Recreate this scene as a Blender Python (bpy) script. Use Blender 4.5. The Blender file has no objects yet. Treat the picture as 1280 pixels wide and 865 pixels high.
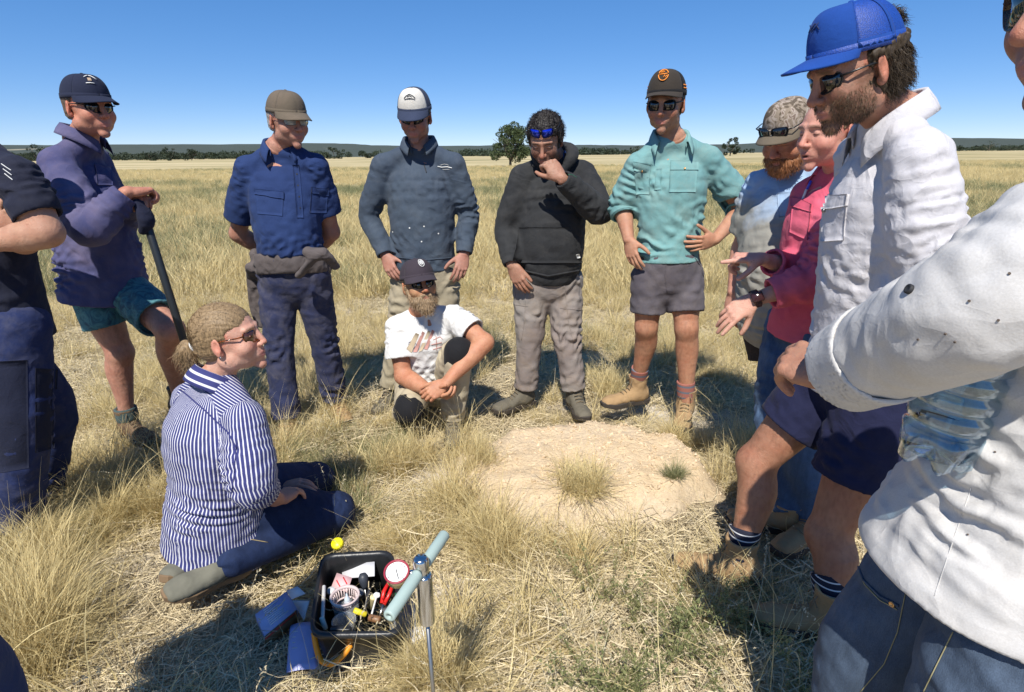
import bpy, math, random
import numpy as np
from mathutils import Vector, Matrix
from mathutils.bvhtree import BVHTree

random.seed(5)
RS = np.random.RandomState(11)
SC = bpy.context.scene
COL = SC.collection

# ------------------------------------------------------------------ camera, sky, sun, exposure
CAM_H = 1.44
F_PX = 720.0
PITCH = math.atan(240.0 / F_PX)
ROLL = math.radians(0.62)
_F = np.array([0, math.cos(PITCH), -math.sin(PITCH)])
_U0 = np.array([0, math.sin(PITCH), math.cos(PITCH)])
_R0 = np.array([1.0, 0, 0])
_R = _R0 * math.cos(ROLL) - _U0 * math.sin(ROLL)
_U = _U0 * math.cos(ROLL) + _R0 * math.sin(ROLL)
CAMP = np.array([0, 0, CAM_H])
cam_data = bpy.data.cameras.new('camera')
cam_data.sensor_width = 36.0
cam_data.lens = 36.0 * F_PX / 1280.0
cam_data.clip_start = 0.02
cam_data.clip_end = 9000
cam = bpy.data.objects.new('camera', cam_data)
COL.objects.link(cam)
cam.matrix_world = Matrix(((_R[0], _U[0], -_F[0], 0), (_R[1], _U[1], -_F[1], 0),
                           (_R[2], _U[2], -_F[2], CAM_H), (0, 0, 0, 1)))
SC.camera = cam

SUN_EL = math.radians(54)
SUN_AZ = math.radians(12)          # light travels away from the camera and this much to the right
world = bpy.data.worlds.new('World')
SC.world = world
world.use_nodes = True
wn = world.node_tree.nodes
sky = wn.new('ShaderNodeTexSky')
sky.sky_type = 'NISHITA'
sky.sun_disc = False
sky.sun_elevation = SUN_EL
sky.sun_rotation = math.pi + SUN_AZ
sky.altitude = 3000
sky.air_density = 0.85
sky.dust_density = 0.0
sky.ozone_density = 3.0
wl = world.node_tree.links
gam = wn.new('ShaderNodeGamma')
gam.inputs['Gamma'].default_value = 0.60
hsv = wn.new('ShaderNodeHueSaturation')
hsv.inputs['Saturation'].default_value = 1.60
hsv.inputs['Value'].default_value = 1.0
wl.new(sky.outputs[0], gam.inputs['Color'])
wl.new(gam.outputs[0], hsv.inputs['Color'])
tint = wn.new('ShaderNodeMix')
tint.data_type = 'RGBA'
tint.blend_type = 'MULTIPLY'
tint.inputs[0].default_value = 1.0
tint.inputs[7].default_value = (0.93, 0.96, 1.12, 1)
wl.new(hsv.outputs[0], tint.inputs[6])
wl.new(tint.outputs[2], wn['Background'].inputs['Color'])
wn['Background'].inputs['Strength'].default_value = 0.205

sun_data = bpy.data.lights.new('sun', 'SUN')
sun_data.energy = 5.0
sun_data.angle = math.radians(0.53)
sun_data.color = (1.0, 0.955, 0.88)
sun = bpy.data.objects.new('sun', sun_data)
COL.objects.link(sun)
LDIR = Vector((math.sin(SUN_AZ) * math.cos(SUN_EL), math.cos(SUN_AZ) * math.cos(SUN_EL), -math.sin(SUN_EL)))
sun.rotation_euler = LDIR.to_track_quat('-Z', 'Y').to_euler()
sun.location = (0, -3, 12)

SC.view_settings.view_transform = 'Standard'
SC.view_settings.look = 'None'
SC.view_settings.exposure = 0.3
SC.view_settings.gamma = 1.0
SC.view_settings.use_curve_mapping = False
SC.cycles.max_bounces = 14
SC.cycles.diffuse_bounces = 2
SC.cycles.glossy_bounces = 2
SC.cycles.transmission_bounces = 14


def V(*a):
    return np.array(a, dtype=float)


def nrm(v):
    v = np.asarray(v, float)
    return v / (np.linalg.norm(v) + 1e-12)


def ray(px, py):
    return _F + (px - 640.0) / F_PX * _R + (432.5 - py) / F_PX * _U


def at(px, py, Y):
    """the place seen at a picture position, Y metres ahead"""
    d = ray(px, py)
    return CAMP + d * (Y / d[1])


def gr(px, py, z=0.0):
    d = ray(px, py)
    return CAMP + d * ((z - CAM_H) / d[2])


def proj(p):
    q = np.asarray(p) - CAMP
    z = q @ _F
    return 640 + F_PX * (q @ _R) / z, 432.5 - F_PX * (q @ _U) / z


# ------------------------------------------------------------------ noise
_val = RS.rand(8192) * 2 - 1


def vnoise(P):
    P = np.asarray(P, float)
    i = np.floor(P).astype(np.int64)
    f = P - i
    f = f * f * (3 - 2 * f)
    x, y, z = i[..., 0], i[..., 1], i[..., 2]
    fx, fy, fz = f[..., 0], f[..., 1], f[..., 2]

    def h(a, b, c):
        k = ((x + a) * 73856093) ^ ((y + b) * 19349663) ^ ((z + c) * 83492791)
        k = (k ^ (k >> 13)) * 1274126177
        return _val[(k ^ (k >> 16)) & 8191]
    c00 = h(0, 0, 0) * (1 - fx) + h(1, 0, 0) * fx
    c10 = h(0, 1, 0) * (1 - fx) + h(1, 1, 0) * fx
    c01 = h(0, 0, 1) * (1 - fx) + h(1, 0, 1) * fx
    c11 = h(0, 1, 1) * (1 - fx) + h(1, 1, 1) * fx
    return (c00 * (1 - fy) + c10 * fy) * (1 - fz) + (c01 * (1 - fy) + c11 * fy) * fz


def fbm(P, o=3):
    s = 0
    a = 1.0
    P = np.asarray(P, float)
    for k in range(o):
        s = s + a * vnoise(P + 17.3 * k)
        P = P * 2.03
        a *= 0.5
    return s


# ------------------------------------------------------------------ implicit shapes -> one smooth mesh
def _resample(A, n):
    m = len(A)
    if m == 2 or n == 1:
        out = []
        for i in range(m - 1):
            for j in range(n):
                t = j / n
                out.append(A[i] * (1 - t) + A[i + 1] * t)
        out.append(A[-1])
        return np.array(out)
    out = []
    for i in range(m - 1):
        p0 = A[i - 1] if i > 0 else 2 * A[0] - A[1]
        p1, p2 = A[i], A[i + 1]
        p3 = A[i + 2] if i + 2 < m else 2 * A[-1] - A[-2]
        for j in range(n):
            t = j / n
            out.append(0.5 * ((2 * p1) + (-p0 + p2) * t + (2 * p0 - 5 * p1 + 4 * p2 - p3) * t * t + (-p0 + 3 * p1 - 3 * p2 + p3) * t ** 3))
    out.append(A[-1])
    return np.array(out)


class Chain:
    """a limb: stations (pos, r_side, r_other); optional flat cut ends with a hollow mouth"""

    def __init__(s, st, side=None, n=3, cut0=None, cut1=None, hollow=0.03, wall=0.012):
        pts = [np.asarray(q[0], float) for q in st]
        if side is None:
            ax = pts[-1] - pts[0]
            side = np.cross(ax, [0, 0, 1])
            if np.linalg.norm(side) < 1e-3 * np.linalg.norm(ax) + 1e-6:
                side = V(1, 0, 0)
            if abs(ax[2]) > 0.8 * np.linalg.norm(ax):
                side = np.cross([0, 1, 0], ax) if abs(ax[1]) < abs(ax[2]) else V(1, 0, 0)
        sides = side if isinstance(side, list) else [side] * len(pts)
        sides = [nrm(q) for q in sides]
        A = np.array([list(p) + [q[1], q[2] if len(q) > 2 else q[1]] + list(sd) for p, q, sd in zip(pts, st, sides)])
        s.A = _resample(A, n)
        s.A[:, 3:5] = np.maximum(s.A[:, 3:5], 0.0015)
        s.pad = s.A[:, 3:5].max()
        s.lo = (s.A[:, :3] - s.A[:, 3:5].max(1)[:, None]).min(0)
        s.hi = (s.A[:, :3] + s.A[:, 3:5].max(1)[:, None]).max(0)
        s.cuts = []
        if cut0 is not None:
            nn = nrm(s.A[0, :3] - s.A[1, :3]) if cut0 is True else nrm(cut0)
            s.cuts.append((s.A[0, :3].copy(), nn, s.A[0, 3:5].max() * 1.35 + max(hollow, .01)))
        if cut1 is not None:
            nn = nrm(s.A[-1, :3] - s.A[-2, :3]) if cut1 is True else nrm(cut1)
            s.cuts.append((s.A[-1, :3].copy(), nn, s.A[-1, 3:5].max() * 1.35 + max(hollow, .01)))
        s.hollow, s.wall = hollow, wall
        L = np.linalg.norm(np.diff(s.A[:, :3], axis=0), axis=1)
        s.cum = np.concatenate([[0], np.cumsum(L)])
        s.len = s.cum[-1]

    def seg(s, i, X, Y, Z):
        a, b = s.A[i], s.A[i + 1]
        ax = b[:3] - a[:3]
        L = np.linalg.norm(ax) + 1e-9
        ax = ax / L
        sd = a[5:8] + b[5:8]
        sd = sd - ax * (sd @ ax)
        if np.linalg.norm(sd) < 1e-6:
            sd = np.cross(ax, [0.3, 0.8, 0.52])
        sd = nrm(sd)
        nn = np.cross(ax, sd)
        dx, dy, dz = X - a[0], Y - a[1], Z - a[2]
        u = dx * ax[0] + dy * ax[1] + dz * ax[2]
        t = np.clip(u / L, 0, 1)
        v = dx * sd[0] + dy * sd[1] + dz * sd[2]
        w = dx * nn[0] + dy * nn[1] + dz * nn[2]
        uu = u - t * L
        rs = a[3] + (b[3] - a[3]) * t
        rt = a[4] + (b[4] - a[4]) * t
        rm = np.minimum(rs, rt)
        q0 = v / rs
        q1 = w / rt
        q2 = uu / rm
        k0 = np.sqrt(q0 * q0 + q1 * q1 + q2 * q2)
        k1 = np.sqrt((q0 / rs) ** 2 + (q1 / rt) ** 2 + (q2 / rm) ** 2) + 1e-9
        d = np.where(k0 < 0.02, -rm, k0 * (k0 - 1) / k1)
        return d, u, v, w, rs, rt

    def fill(s, G, sl, m):
        X, Y, Z = G.open(sl)
        f = np.full((X.size, Y.size, Z.size), 9.0, np.float32)
        o = [q.start for q in sl]
        for i in range(len(s.A) - 1):
            pr = max(s.A[i, 3:5].max(), s.A[i + 1, 3:5].max()) + m
            lo = np.minimum(s.A[i, :3], s.A[i + 1, :3]) - pr
            hi = np.maximum(s.A[i, :3], s.A[i + 1, :3]) + pr
            s2 = G.slc(lo, hi)
            s2 = tuple(slice(max(p.start, q.start), min(p.stop, q.stop)) for p, q in zip(s2, sl))
            if any(q.stop <= q.start for q in s2):
                continue
            x, y, z = G.open(s2)
            d = s.seg(i, x, y, z)[0]
            loc = tuple(slice(q.start - oo, q.stop - oo) for q, oo in zip(s2, o))
            f[loc] = np.minimum(f[loc], d)
        for p, nn, rho in s.cuts:
            pl = (X - p[0]) * nn[0] + (Y - p[1]) * nn[1] + (Z - p[2]) * nn[2]
            near = ((X - p[0]) ** 2 + (Y - p[1]) ** 2 + (Z - p[2]) ** 2) < rho * rho
            if s.hollow > 0:
                inner = np.maximum(f + s.wall, -(pl + s.hollow))
                g = np.maximum(np.maximum(f, pl), -inner)
            else:
                g = np.maximum(f, pl)
            f = np.where(near, g, f)
        return f


class Ell:
    def __init__(s, c, r, R=None):
        s.c = np.asarray(c, float)
        s.r = np.asarray(r, float)
        s.R = np.eye(3) if R is None else np.asarray(R)
        e = np.abs(s.R) @ s.r if R is not None else s.r
        s.lo, s.hi = s.c - e, s.c + e

    def fill(s, G, sl, m):
        X, Y, Z = G.open(sl)
        dx, dy, dz = X - s.c[0], Y - s.c[1], Z - s.c[2]
        q = [(dx * s.R[0, i] + dy * s.R[1, i] + dz * s.R[2, i]) for i in range(3)]
        k0 = np.sqrt(sum((q[i] / s.r[i]) ** 2 for i in range(3)))
        k1 = np.sqrt(sum((q[i] / s.r[i] ** 2) ** 2 for i in range(3))) + 1e-9
        return np.where(k0 < 0.02, -s.r.min(), k0 * (k0 - 1) / k1).astype(np.float32)


class Box:
    def __init__(s, c, hs, rad=0.005, R=None):
        s.c = np.asarray(c, float)
        s.h = np.asarray(hs, float)
        s.rad = rad
        s.R = np.eye(3) if R is None else np.asarray(R)
        e = np.abs(s.R) @ s.h
        s.lo, s.hi = s.c - e, s.c + e

    def fill(s, G, sl, m):
        X, Y, Z = G.open(sl)
        dx, dy, dz = X - s.c[0], Y - s.c[1], Z - s.c[2]
        q = [np.abs(dx * s.R[0, i] + dy * s.R[1, i] + dz * s.R[2, i]) - (s.h[i] - s.rad) for i in range(3)]
        o = np.sqrt(sum(np.maximum(k, 0) ** 2 for k in q))
        return (o + np.minimum(np.maximum(np.maximum(q[0], q[1]), q[2]), 0) - s.rad).astype(np.float32)


class Plane:
    """half space used as a trim (kept side is behind the normal)"""

    def __init__(s, p, n):
        s.p = np.asarray(p, float)
        s.n = nrm(n)
        s.lo = s.hi = None

    def fill(s, G, sl, m):
        X, Y, Z = G.open(sl)
        return ((X - s.p[0]) * s.n[0] + (Y - s.p[1]) * s.n[1] + (Z - s.p[2]) * s.n[2]).astype(np.float32)


class _G:
    def __init__(s, lo, hi, h):
        s.o = lo - 3 * h
        s.h = h
        s.n = np.ceil((hi - lo) / h).astype(int) + 7
        s.ax = [s.o[i] + h * np.arange(s.n[i]) for i in range(3)]

    def slc(s, lo, hi):
        a = np.clip(np.floor((lo - s.o) / s.h).astype(int), 0, s.n)
        b = np.clip(np.ceil((hi - s.o) / s.h).astype(int) + 1, 0, s.n)
        return tuple(slice(int(p), int(q)) for p, q in zip(a, b))

    def open(s, sl):
        return (s.ax[0][sl[0]][:, None, None], s.ax[1][sl[1]][None, :, None], s.ax[2][sl[2]][None, None, :])


def sdf(ops, h):
    """ops: ('u'|'s'|'i', prim, k) -> (verts, quads)"""
    un = [o[1] for o in ops if o[0] == 'u']
    lo = np.min([p.lo for p in un], 0)
    hi = np.max([p.hi for p in un], 0)
    G = _G(lo - 0.012, hi + 0.012, h)
    f = np.full(tuple(G.n), 9.0, np.float32)
    for kind, prim, k in ops:
        m = k + 3 * h
        if prim.lo is None:
            sl = tuple(slice(0, int(q)) for q in G.n)
        else:
            sl = G.slc(prim.lo - m, prim.hi + m)
        if any(q.stop <= q.start for q in sl):
            continue
        d = prim.fill(G, sl, m)
        g = f[sl]
        if kind == 'u':
            if k > 0:
                hh = np.maximum(k - np.abs(g - d), 0) / k
                f[sl] = np.minimum(g, d) - hh * hh * k * 0.25
            else:
                f[sl] = np.minimum(g, d)
        else:
            if kind == 's':
                d = -d
            if k > 0:
                hh = np.maximum(k - np.abs(g - d), 0) / k
                f[sl] = np.maximum(g, d) + hh * hh * k * 0.25
            else:
                f[sl] = np.maximum(g, d)
    return nets(f, G.o, h)


def nets(f, org, h):
    s = f < 0
    s8 = s.astype(np.int8)
    cnt = np.zeros(tuple(n - 1 for n in f.shape), np.int8)
    for a in (0, 1):
        for b in (0, 1):
            for c in (0, 1):
                cnt += s8[a:f.shape[0] - 1 + a, b:f.shape[1] - 1 + b, c:f.shape[2] - 1 + c]
    act = (cnt > 0) & (cnt < 8)
    ii = np.argwhere(act)
    idx = np.full(act.shape, -1, np.int64)
    idx[act] = np.arange(len(ii))
    pos = np.zeros((len(ii), 3))
    num = np.zeros(len(ii))
    cs = [(a, b, c) for a in (0, 1) for b in (0, 1) for c in (0, 1)]
    fv = {c: f[ii[:, 0] + c[0], ii[:, 1] + c[1], ii[:, 2] + c[2]].astype(float) for c in cs}
    for c in cs:
        for ax in range(3):
            if c[ax] == 0:
                d = list(c)
                d[ax] = 1
                d = tuple(d)
                fa, fb = fv[c], fv[d]
                m = (fa < 0) != (fb < 0)
                t = np.where(m, fa / np.where(m, fa - fb, 1), 0)
                p = np.tile(np.array(c, float), (len(ii), 1))
                p[:, ax] += t
                pos += p * m[:, None]
                num += m
    P = (ii + pos / np.maximum(num, 1)[:, None]) * h + org
    quads = []
    for ax in range(3):
        b, c = (ax + 1) % 3, (ax + 2) % 3
        sa = [slice(None)] * 3
        sb = [slice(None)] * 3
        sa[ax] = slice(0, -1)
        sb[ax] = slice(1, None)
        cr = s[tuple(sa)] != s[tuple(sb)]
        e = np.argwhere(cr)
        e = e[(e[:, b] > 0) & (e[:, c] > 0) & (e[:, b] < f.shape[b] - 1) & (e[:, c] < f.shape[c] - 1)]
        ins = s[e[:, 0], e[:, 1], e[:, 2]]

        def cell(db, dc):
            q = e.copy()
            q[:, b] += db
            q[:, c] += dc
            return idx[q[:, 0], q[:, 1], q[:, 2]]
        q = np.stack([cell(-1, -1), cell(0, -1), cell(0, 0), cell(-1, 0)], 1)
        q[~ins] = q[~ins][:, ::-1]
        quads.append(q)
    Q = np.concatenate(quads)
    Q = Q[(Q >= 0).all(1)]
    return P, Q


def vnormals(P, Q):
    n = np.cross(P[Q[:, 2]] - P[Q[:, 0]], P[Q[:, 3 if Q.shape[1] == 4 else 1]] - P[Q[:, 1 if Q.shape[1] == 4 else 0]])
    if Q.shape[1] == 3:
        n = np.cross(P[Q[:, 1]] - P[Q[:, 0]], P[Q[:, 2]] - P[Q[:, 0]])
    N = np.zeros_like(P)
    for k in range(Q.shape[1]):
        np.add.at(N, Q[:, k], n)
    return N / (np.linalg.norm(N, axis=1)[:, None] + 1e-12)


def coords(P, chains):
    """per vertex: which chain, metres along it, unit direction round it, relative position 0..1"""
    n = len(P)
    bd = np.full(n, 9.0)
    cid = np.zeros(n, int)
    U = np.zeros(n)
    C = np.zeros(n)
    S = np.zeros(n)
    T = np.zeros(n)
    RV = np.zeros((n, 3))
    for ci, ch in enumerate(chains):
        for i in range(len(ch.A) - 1):
            d, u, v, w, rs, rt = ch.seg(i, P[:, 0], P[:, 1], P[:, 2])
            m = d < bd
            ax_ = ch.A[i + 1, :3] - ch.A[i, :3]
            ax_ = ax_ / (np.linalg.norm(ax_) + 1e-9)
            q_ = P - ch.A[i, :3]
            q_ = q_ - np.outer(q_ @ ax_, ax_)
            RV[m] = q_[m]
            bd[m] = d[m]
            cid[m] = ci
            L = ch.cum[i + 1] - ch.cum[i]
            U[m] = ch.cum[i] + np.clip(u[m], 0, L)
            rr = np.sqrt(v * v + w * w) + 1e-9
            C[m] = (v / rr)[m]
            S[m] = (w / rr)[m]
            T[m] = U[m] / ch.len
    return cid, U, C, S, T, RV


# ------------------------------------------------------------------ mesh objects
def mesh_data(name, P, Q, smooth=True, cols=None, attrs=None, mats=None, midx=None):
    me = bpy.data.meshes.new(name)
    P = np.asarray(P, float)
    if isinstance(Q, np.ndarray):
        k = Q.shape[1]
        me.vertices.add(len(P))
        me.vertices.foreach_set('co', P.astype(np.float32).ravel())
        me.loops.add(Q.size)
        me.loops.foreach_set('vertex_index', Q.astype(np.int32).ravel())
        me.polygons.add(len(Q))
        me.polygons.foreach_set('loop_start', (np.arange(len(Q)) * k).astype(np.int32))
        me.update(calc_edges=True)
    else:
        me.from_pydata([tuple(p) for p in P], [], [tuple(int(i) for i in q) for q in Q])
        me.update()
    me.polygons.foreach_set('use_smooth', np.full(len(me.polygons), smooth))
    if cols is not None:
        a = me.color_attributes.new('Col', 'FLOAT_COLOR', 'POINT')
        c = np.ones((len(P), 4), np.float32)
        c[:, :3] = cols
        a.data.foreach_set('color', c.ravel())
    for k, v in (attrs or {}).items():
        a = me.attributes.new(k, 'FLOAT', 'POINT')
        a.data.foreach_set('value', np.asarray(v, np.float32))
    for m in (mats or []):
        me.materials.append(m)
    if midx is not None:
        me.polygons.foreach_set('material_index', np.asarray(midx, np.int32))
    return me


def link(name, me, parent=None, base=None):
    o = bpy.data.objects.new(name, me)
    COL.objects.link(o)
    if parent is not None:
        o.parent = parent
    return o


def tag(o, label=None, cat=None, group=None, kind=None):
    if label:
        o['label'] = label
    if cat:
        o['category'] = cat
    if group:
        o['group'] = group
    if kind:
        o['kind'] = kind
    return o


class Thing:
    """an Empty at a thing's base and the parts under it (points are given in world space)"""

    def __init__(s, name, label, cat, base, group=None):
        s.base = np.asarray(base, float)
        s.root = bpy.data.objects.new(name, None)
        s.root.empty_display_size = 0.1
        s.root.location = Vector(s.base)
        COL.objects.link(s.root)
        tag(s.root, label, cat, group)

    def add(s, name, P, Q, mat, parent=None, label=None, **kw):
        mats = mat if isinstance(mat, list) else [mat]
        me = mesh_data(name, np.asarray(P) - s.base, Q, mats=mats, **kw)
        o = link(name, me, parent or s.root)
        if label:
            o['label'] = label
        return o


def single(name, label, cat, P, Q, mat, group=None, kind=None, **kw):
    P = np.asarray(P, float)
    base = V(P[:, 0].mean(), P[:, 1].mean(), P[:, 2].min())
    o = link(name, mesh_data(name, P - base, Q, mats=mat if isinstance(mat, list) else [mat], **kw))
    o.location = Vector(base)
    return tag(o, label, cat, group, kind)


def merge(parts):
    """join (P, Q) lists; quads only arrays stay arrays"""
    Ps, Qs, o = [], [], 0
    arr = all(isinstance(q, np.ndarray) for _, q in parts) and len({q.shape[1] for _, q in parts}) == 1
    for P, Q in parts:
        Ps.append(np.asarray(P, float))
        if arr:
            Qs.append(Q + o)
        else:
            Qs += [tuple(int(i) + o for i in q) for q in Q]
        o += len(P)
    return np.concatenate(Ps), (np.concatenate(Qs) if arr else Qs)


def frame(z, x=None):
    z = nrm(z)
    if x is None:
        x = V(1, 0, 0) if abs(z[0]) < 0.8 else V(0, 1, 0)
    x = nrm(np.asarray(x, float) - z * (z @ np.asarray(x, float)))
    return x, np.cross(z, x), z


def tube(pts, r, n=8, cap=True):
    pts = [np.asarray(p, float) for p in pts]
    rr = r if isinstance(r, (list, tuple, np.ndarray)) else [r] * len(pts)
    P, Q = [], []
    x = None
    for i, p in enumerate(pts):
        t = pts[min(i + 1, len(pts) - 1)] - pts[max(i - 1, 0)]
        x, y, z = frame(t, x)
        for k in range(n):
            a = 2 * math.pi * k / n
            P.append(p + rr[i] * (math.cos(a) * x + math.sin(a) * y))
    for i in range(len(pts) - 1):
        for k in range(n):
            Q.append((i * n + k, i * n + (k + 1) % n, (i + 1) * n + (k + 1) % n, (i + 1) * n + k))
    if cap:
        Q.append(tuple(range(n - 1, -1, -1)))
        Q.append(tuple((len(pts) - 1) * n + k for k in range(n)))
    return np.array(P), Q


def lathe(prof, c, axis=(0, 0, 1), n=24, x=None):
    """prof: (radius, height)"""
    X, Y, Z = frame(np.asarray(axis, float), x)
    P, Q = [], []
    for r, h in prof:
        for k in range(n):
            a = 2 * math.pi * k / n
            P.append(np.asarray(c) + Z * h + max(r, 1e-5) * (math.cos(a) * X + math.sin(a) * Y))
    for i in range(len(prof) - 1):
        for k in range(n):
            Q.append((i * n + k, i * n + (k + 1) % n, (i + 1) * n + (k + 1) % n, (i + 1) * n + k))
    return np.array(P), Q


def boxm(c, hs, R=None, bev=0.0):
    R = np.eye(3) if R is None else np.asarray(R)
    hx, hy, hz = hs
    if bev <= 0:
        P = np.array([[sx * hx, sy * hy, sz * hz] for sz in (-1, 1) for sy in (-1, 1) for sx in (-1, 1)])
        Q = [(0, 2, 3, 1), (4, 5, 7, 6), (0, 1, 5, 4), (2, 6, 7, 3), (0, 4, 6, 2), (1, 3, 7, 5)]
        return P @ R.T + c, Q
    b = bev
    ring = [(hx - b, -hy), (hx, -hy + b), (hx, hy - b), (hx - b, hy), (-hx + b, hy), (-hx, hy - b), (-hx, -hy + b), (-hx + b, -hy)]
    P = []
    for z, s in ((-hz, 1 - b / max(hx, hy)), (-hz + b, 1), (hz - b, 1), (hz, 1 - b / max(hx, hy))):
        P += [[x * s, y * s, z] for x, y in ring]
    Q = [tuple(range(7, -1, -1)), tuple(range(24, 32))]
    for i in range(3):
        for k in range(8):
            Q.append((i * 8 + k, i * 8 + (k + 1) % 8, i * 8 + 8 + (k + 1) % 8, i * 8 + 8 + k))
    return np.array(P) @ R.T + c, Q


def sheet(fn, nu, nv, th=0.003, close_u=False):
    """param surface with thickness; fn(u,v)->point, u,v in 0..1"""
    P = np.array([[fn(u / nu, v / nv) for v in range(nv + 1)] for u in range(nu + 1)])
    du = np.gradient(P, axis=0)
    dv = np.gradient(P, axis=1)
    N = np.cross(du, dv)
    N /= np.linalg.norm(N, axis=2)[..., None] + 1e-12
    A = (P + N * th / 2).reshape(-1, 3)
    B = (P - N * th / 2).reshape(-1, 3)
    m = (nu + 1) * (nv + 1)
    w = nv + 1
    Q = []
    for u in range(nu):
        for v in range(nv):
            a = u * w + v
            Q.append((a, a + w, a + w + 1, a + 1))
            Q.append((m + a, m + a + 1, m + a + w + 1, m + a + w))
    for u in range(nu):
        a, b = u * w, (u + 1) * w
        Q.append((a, m + a, m + b, b))
        a, b = u * w + nv, (u + 1) * w + nv
        Q.append((a, b, m + b, m + a))
    for v in range(nv):
        a = v
        Q.append((a, a + 1, m + a + 1, m + a))
        a = nu * w + v
        Q.append((a, m + a, m + a + 1, a + 1))
    return np.concatenate([A, B]), np.array(Q)

# ------------------------------------------------------------------ materials
class NT:
    def __init__(s, name):
        s.m = bpy.data.materials.new(name)
        s.m.use_nodes = True
        s.t = s.m.node_tree
        s.b = s.t.nodes['Principled BSDF']
        s.out = s.t.nodes['Material Output']

    def n(s, typ, **kw):
        q = s.t.nodes.new('ShaderNode' + typ)
        for k, v in kw.items():
            if hasattr(q, k):
                setattr(q, k, v)
        return q

    def l(s, a, b):
        s.t.links.new(a, b)

    def noise(s, scale, detail=4, rough=0.55, dist=0.0, vec=None):
        q = s.n('TexNoise')
        q.inputs['Scale'].default_value = scale
        q.inputs['Detail'].default_value = detail
        q.inputs['Roughness'].default_value = rough
        q.inputs['Distortion'].default_value = dist
        s.l(vec if vec is not None else s.obj(), q.inputs['Vector'])
        return q.outputs['Fac']

    def obj(s):
        if not hasattr(s, '_o'):
            s._o = s.n('TexCoord').outputs['Object']
        return s._o

    def scaled(s, sc, vec=None):
        q = s.n('Mapping')
        q.inputs['Scale'].default_value = sc
        s.l(vec if vec is not None else s.obj(), q.inputs['Vector'])
        return q.outputs['Vector']

    def ramp(s, fac, stops):
        q = s.n('ValToRGB')
        e = q.color_ramp.elements
        while len(e) < len(stops):
            e.new(0.5)
        for i, (p, c) in enumerate(stops):
            e[i].position = p
            e[i].color = (*c[:3], 1) if hasattr(c, '__len__') else (c, c, c, 1)
        s.l(fac, q.inputs['Fac'])
        return q.outputs['Color']

    def mix(s, fac, a, b, mode='MIX'):
        q = s.n('Mix', data_type='RGBA', blend_type=mode)
        for k, v in ((0, fac), (6, a), (7, b)):
            if isinstance(v, (int, float)):
                q.inputs[k].default_value = v if k == 0 else (v, v, v, 1)
            elif isinstance(v, tuple):
                q.inputs[k].default_value = (*v[:3], 1)
            else:
                s.l(v, q.inputs[k])
        return q.outputs[2]

    def math(s, op, a, b=0.0, c=None):
        q = s.n('Math', operation=op)
        for i, v in enumerate((a, b) if c is None else (a, b, c)):
            if isinstance(v, (int, float)):
                q.inputs[i].default_value = v
            else:
                s.l(v, q.inputs[i])
        return q.outputs[0]

    def attr(s, name):
        q = s.n('Attribute')
        q.attribute_name = name
        return q

    def bump(s, h, dist, strength=1.0, prev=None):
        q = s.n('Bump')
        q.inputs['Distance'].default_value = dist
        q.inputs['Strength'].default_value = strength
        s.l(h, q.inputs['Height'])
        if prev is not None:
            s.l(prev, q.inputs['Normal'])
        return q.outputs['Normal']

    def set(s, **kw):
        for k, v in kw.items():
            k = k.replace('_', ' ')
            i = s.b.inputs[k]
            if isinstance(v, (int, float)):
                i.default_value = v
            elif isinstance(v, tuple):
                i.default_value = (*v[:3], 1) if len(v) == 3 and i.type == 'RGBA' else v
            else:
                s.l(v, i)
        return s


def sc3(c, k):
    return tuple(min(1, x * k) for x in c)


def fabric(name, c, var=0.12, rough=0.9, dirt=None, dirt_amt=0.0, weave=0.0004, fold=0.004, fold_scale=14, fade=None, sheen=0.03):
    t = NT(name)
    f1 = t.noise(7, 4, 0.6, 0.4)
    col = t.mix(t.ramp(f1, [(0.3, 0.0), (0.7, 1.0)]), sc3(c, 1 - var), sc3(c, 1 + var))
    if fade is not None:
        col = t.mix(t.ramp(t.noise(3.1, 3), [(0.42, 0.0), (0.66, 1.0)]), col, fade)
    if dirt is not None:
        d = t.math('MULTIPLY', t.ramp(t.noise(11, 6, 0.7, 0.6), [(0.45, 0.0), (0.75, 1.0)]), dirt_amt)
        col = t.mix(d, col, dirt)
    fine = t.noise(420, 2, 0.5)
    col = t.mix(0.12, col, t.ramp(fine, [(0.3, 0.25), (0.7, 0.75)]), 'OVERLAY')
    def crease(sc, wd):
        r = t.math('ABSOLUTE', t.math('SUBTRACT', t.noise(sc, 1.5, 0.5, 1.6), 0.5))
        return t.math('POWER', t.math('SUBTRACT', 1.0, t.math('MINIMUM', t.math('MULTIPLY', r, wd), 1.0)), 1.6)
    hh = t.math('ADD', t.math('MULTIPLY', crease(fold_scale * .7, 4.0), 0.30), t.noise(fold_scale * .7, 2, 0.5, 0.8))
    hh = t.math('ADD', hh, t.math('MULTIPLY', crease(fold_scale * 2.0, 4.5), 0.07))
    n1 = t.bump(hh, fold * .8)
    n2 = t.bump(t.noise(fold_scale * 3, 3, .55, .8), 0.0012, 1, n1)
    n3 = t.bump(fine, weave * .6, 1, n2)
    t.set(Base_Color=col, Roughness=rough, Normal=n3, Sheen_Weight=sheen, Sheen_Roughness=0.5)
    t.b.inputs['Specular IOR Level'].default_value = 0.25
    return t.m


def plain(name, c, rough=0.5, metal=0.0, var=0.06, bump=0.0, scale=30, spec=0.5, **kw):
    t = NT(name)
    col = t.mix(t.noise(scale, 4, 0.6), sc3(c, 1 - var * 2), sc3(c, 1 + var * 2))
    t.set(Base_Color=col, Roughness=rough, Metallic=metal, **kw)
    t.b.inputs['Specular IOR Level'].default_value = spec
    if bump:
        t.set(Normal=t.bump(t.noise(scale * 2, 4), bump))
    return t.m


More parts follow.
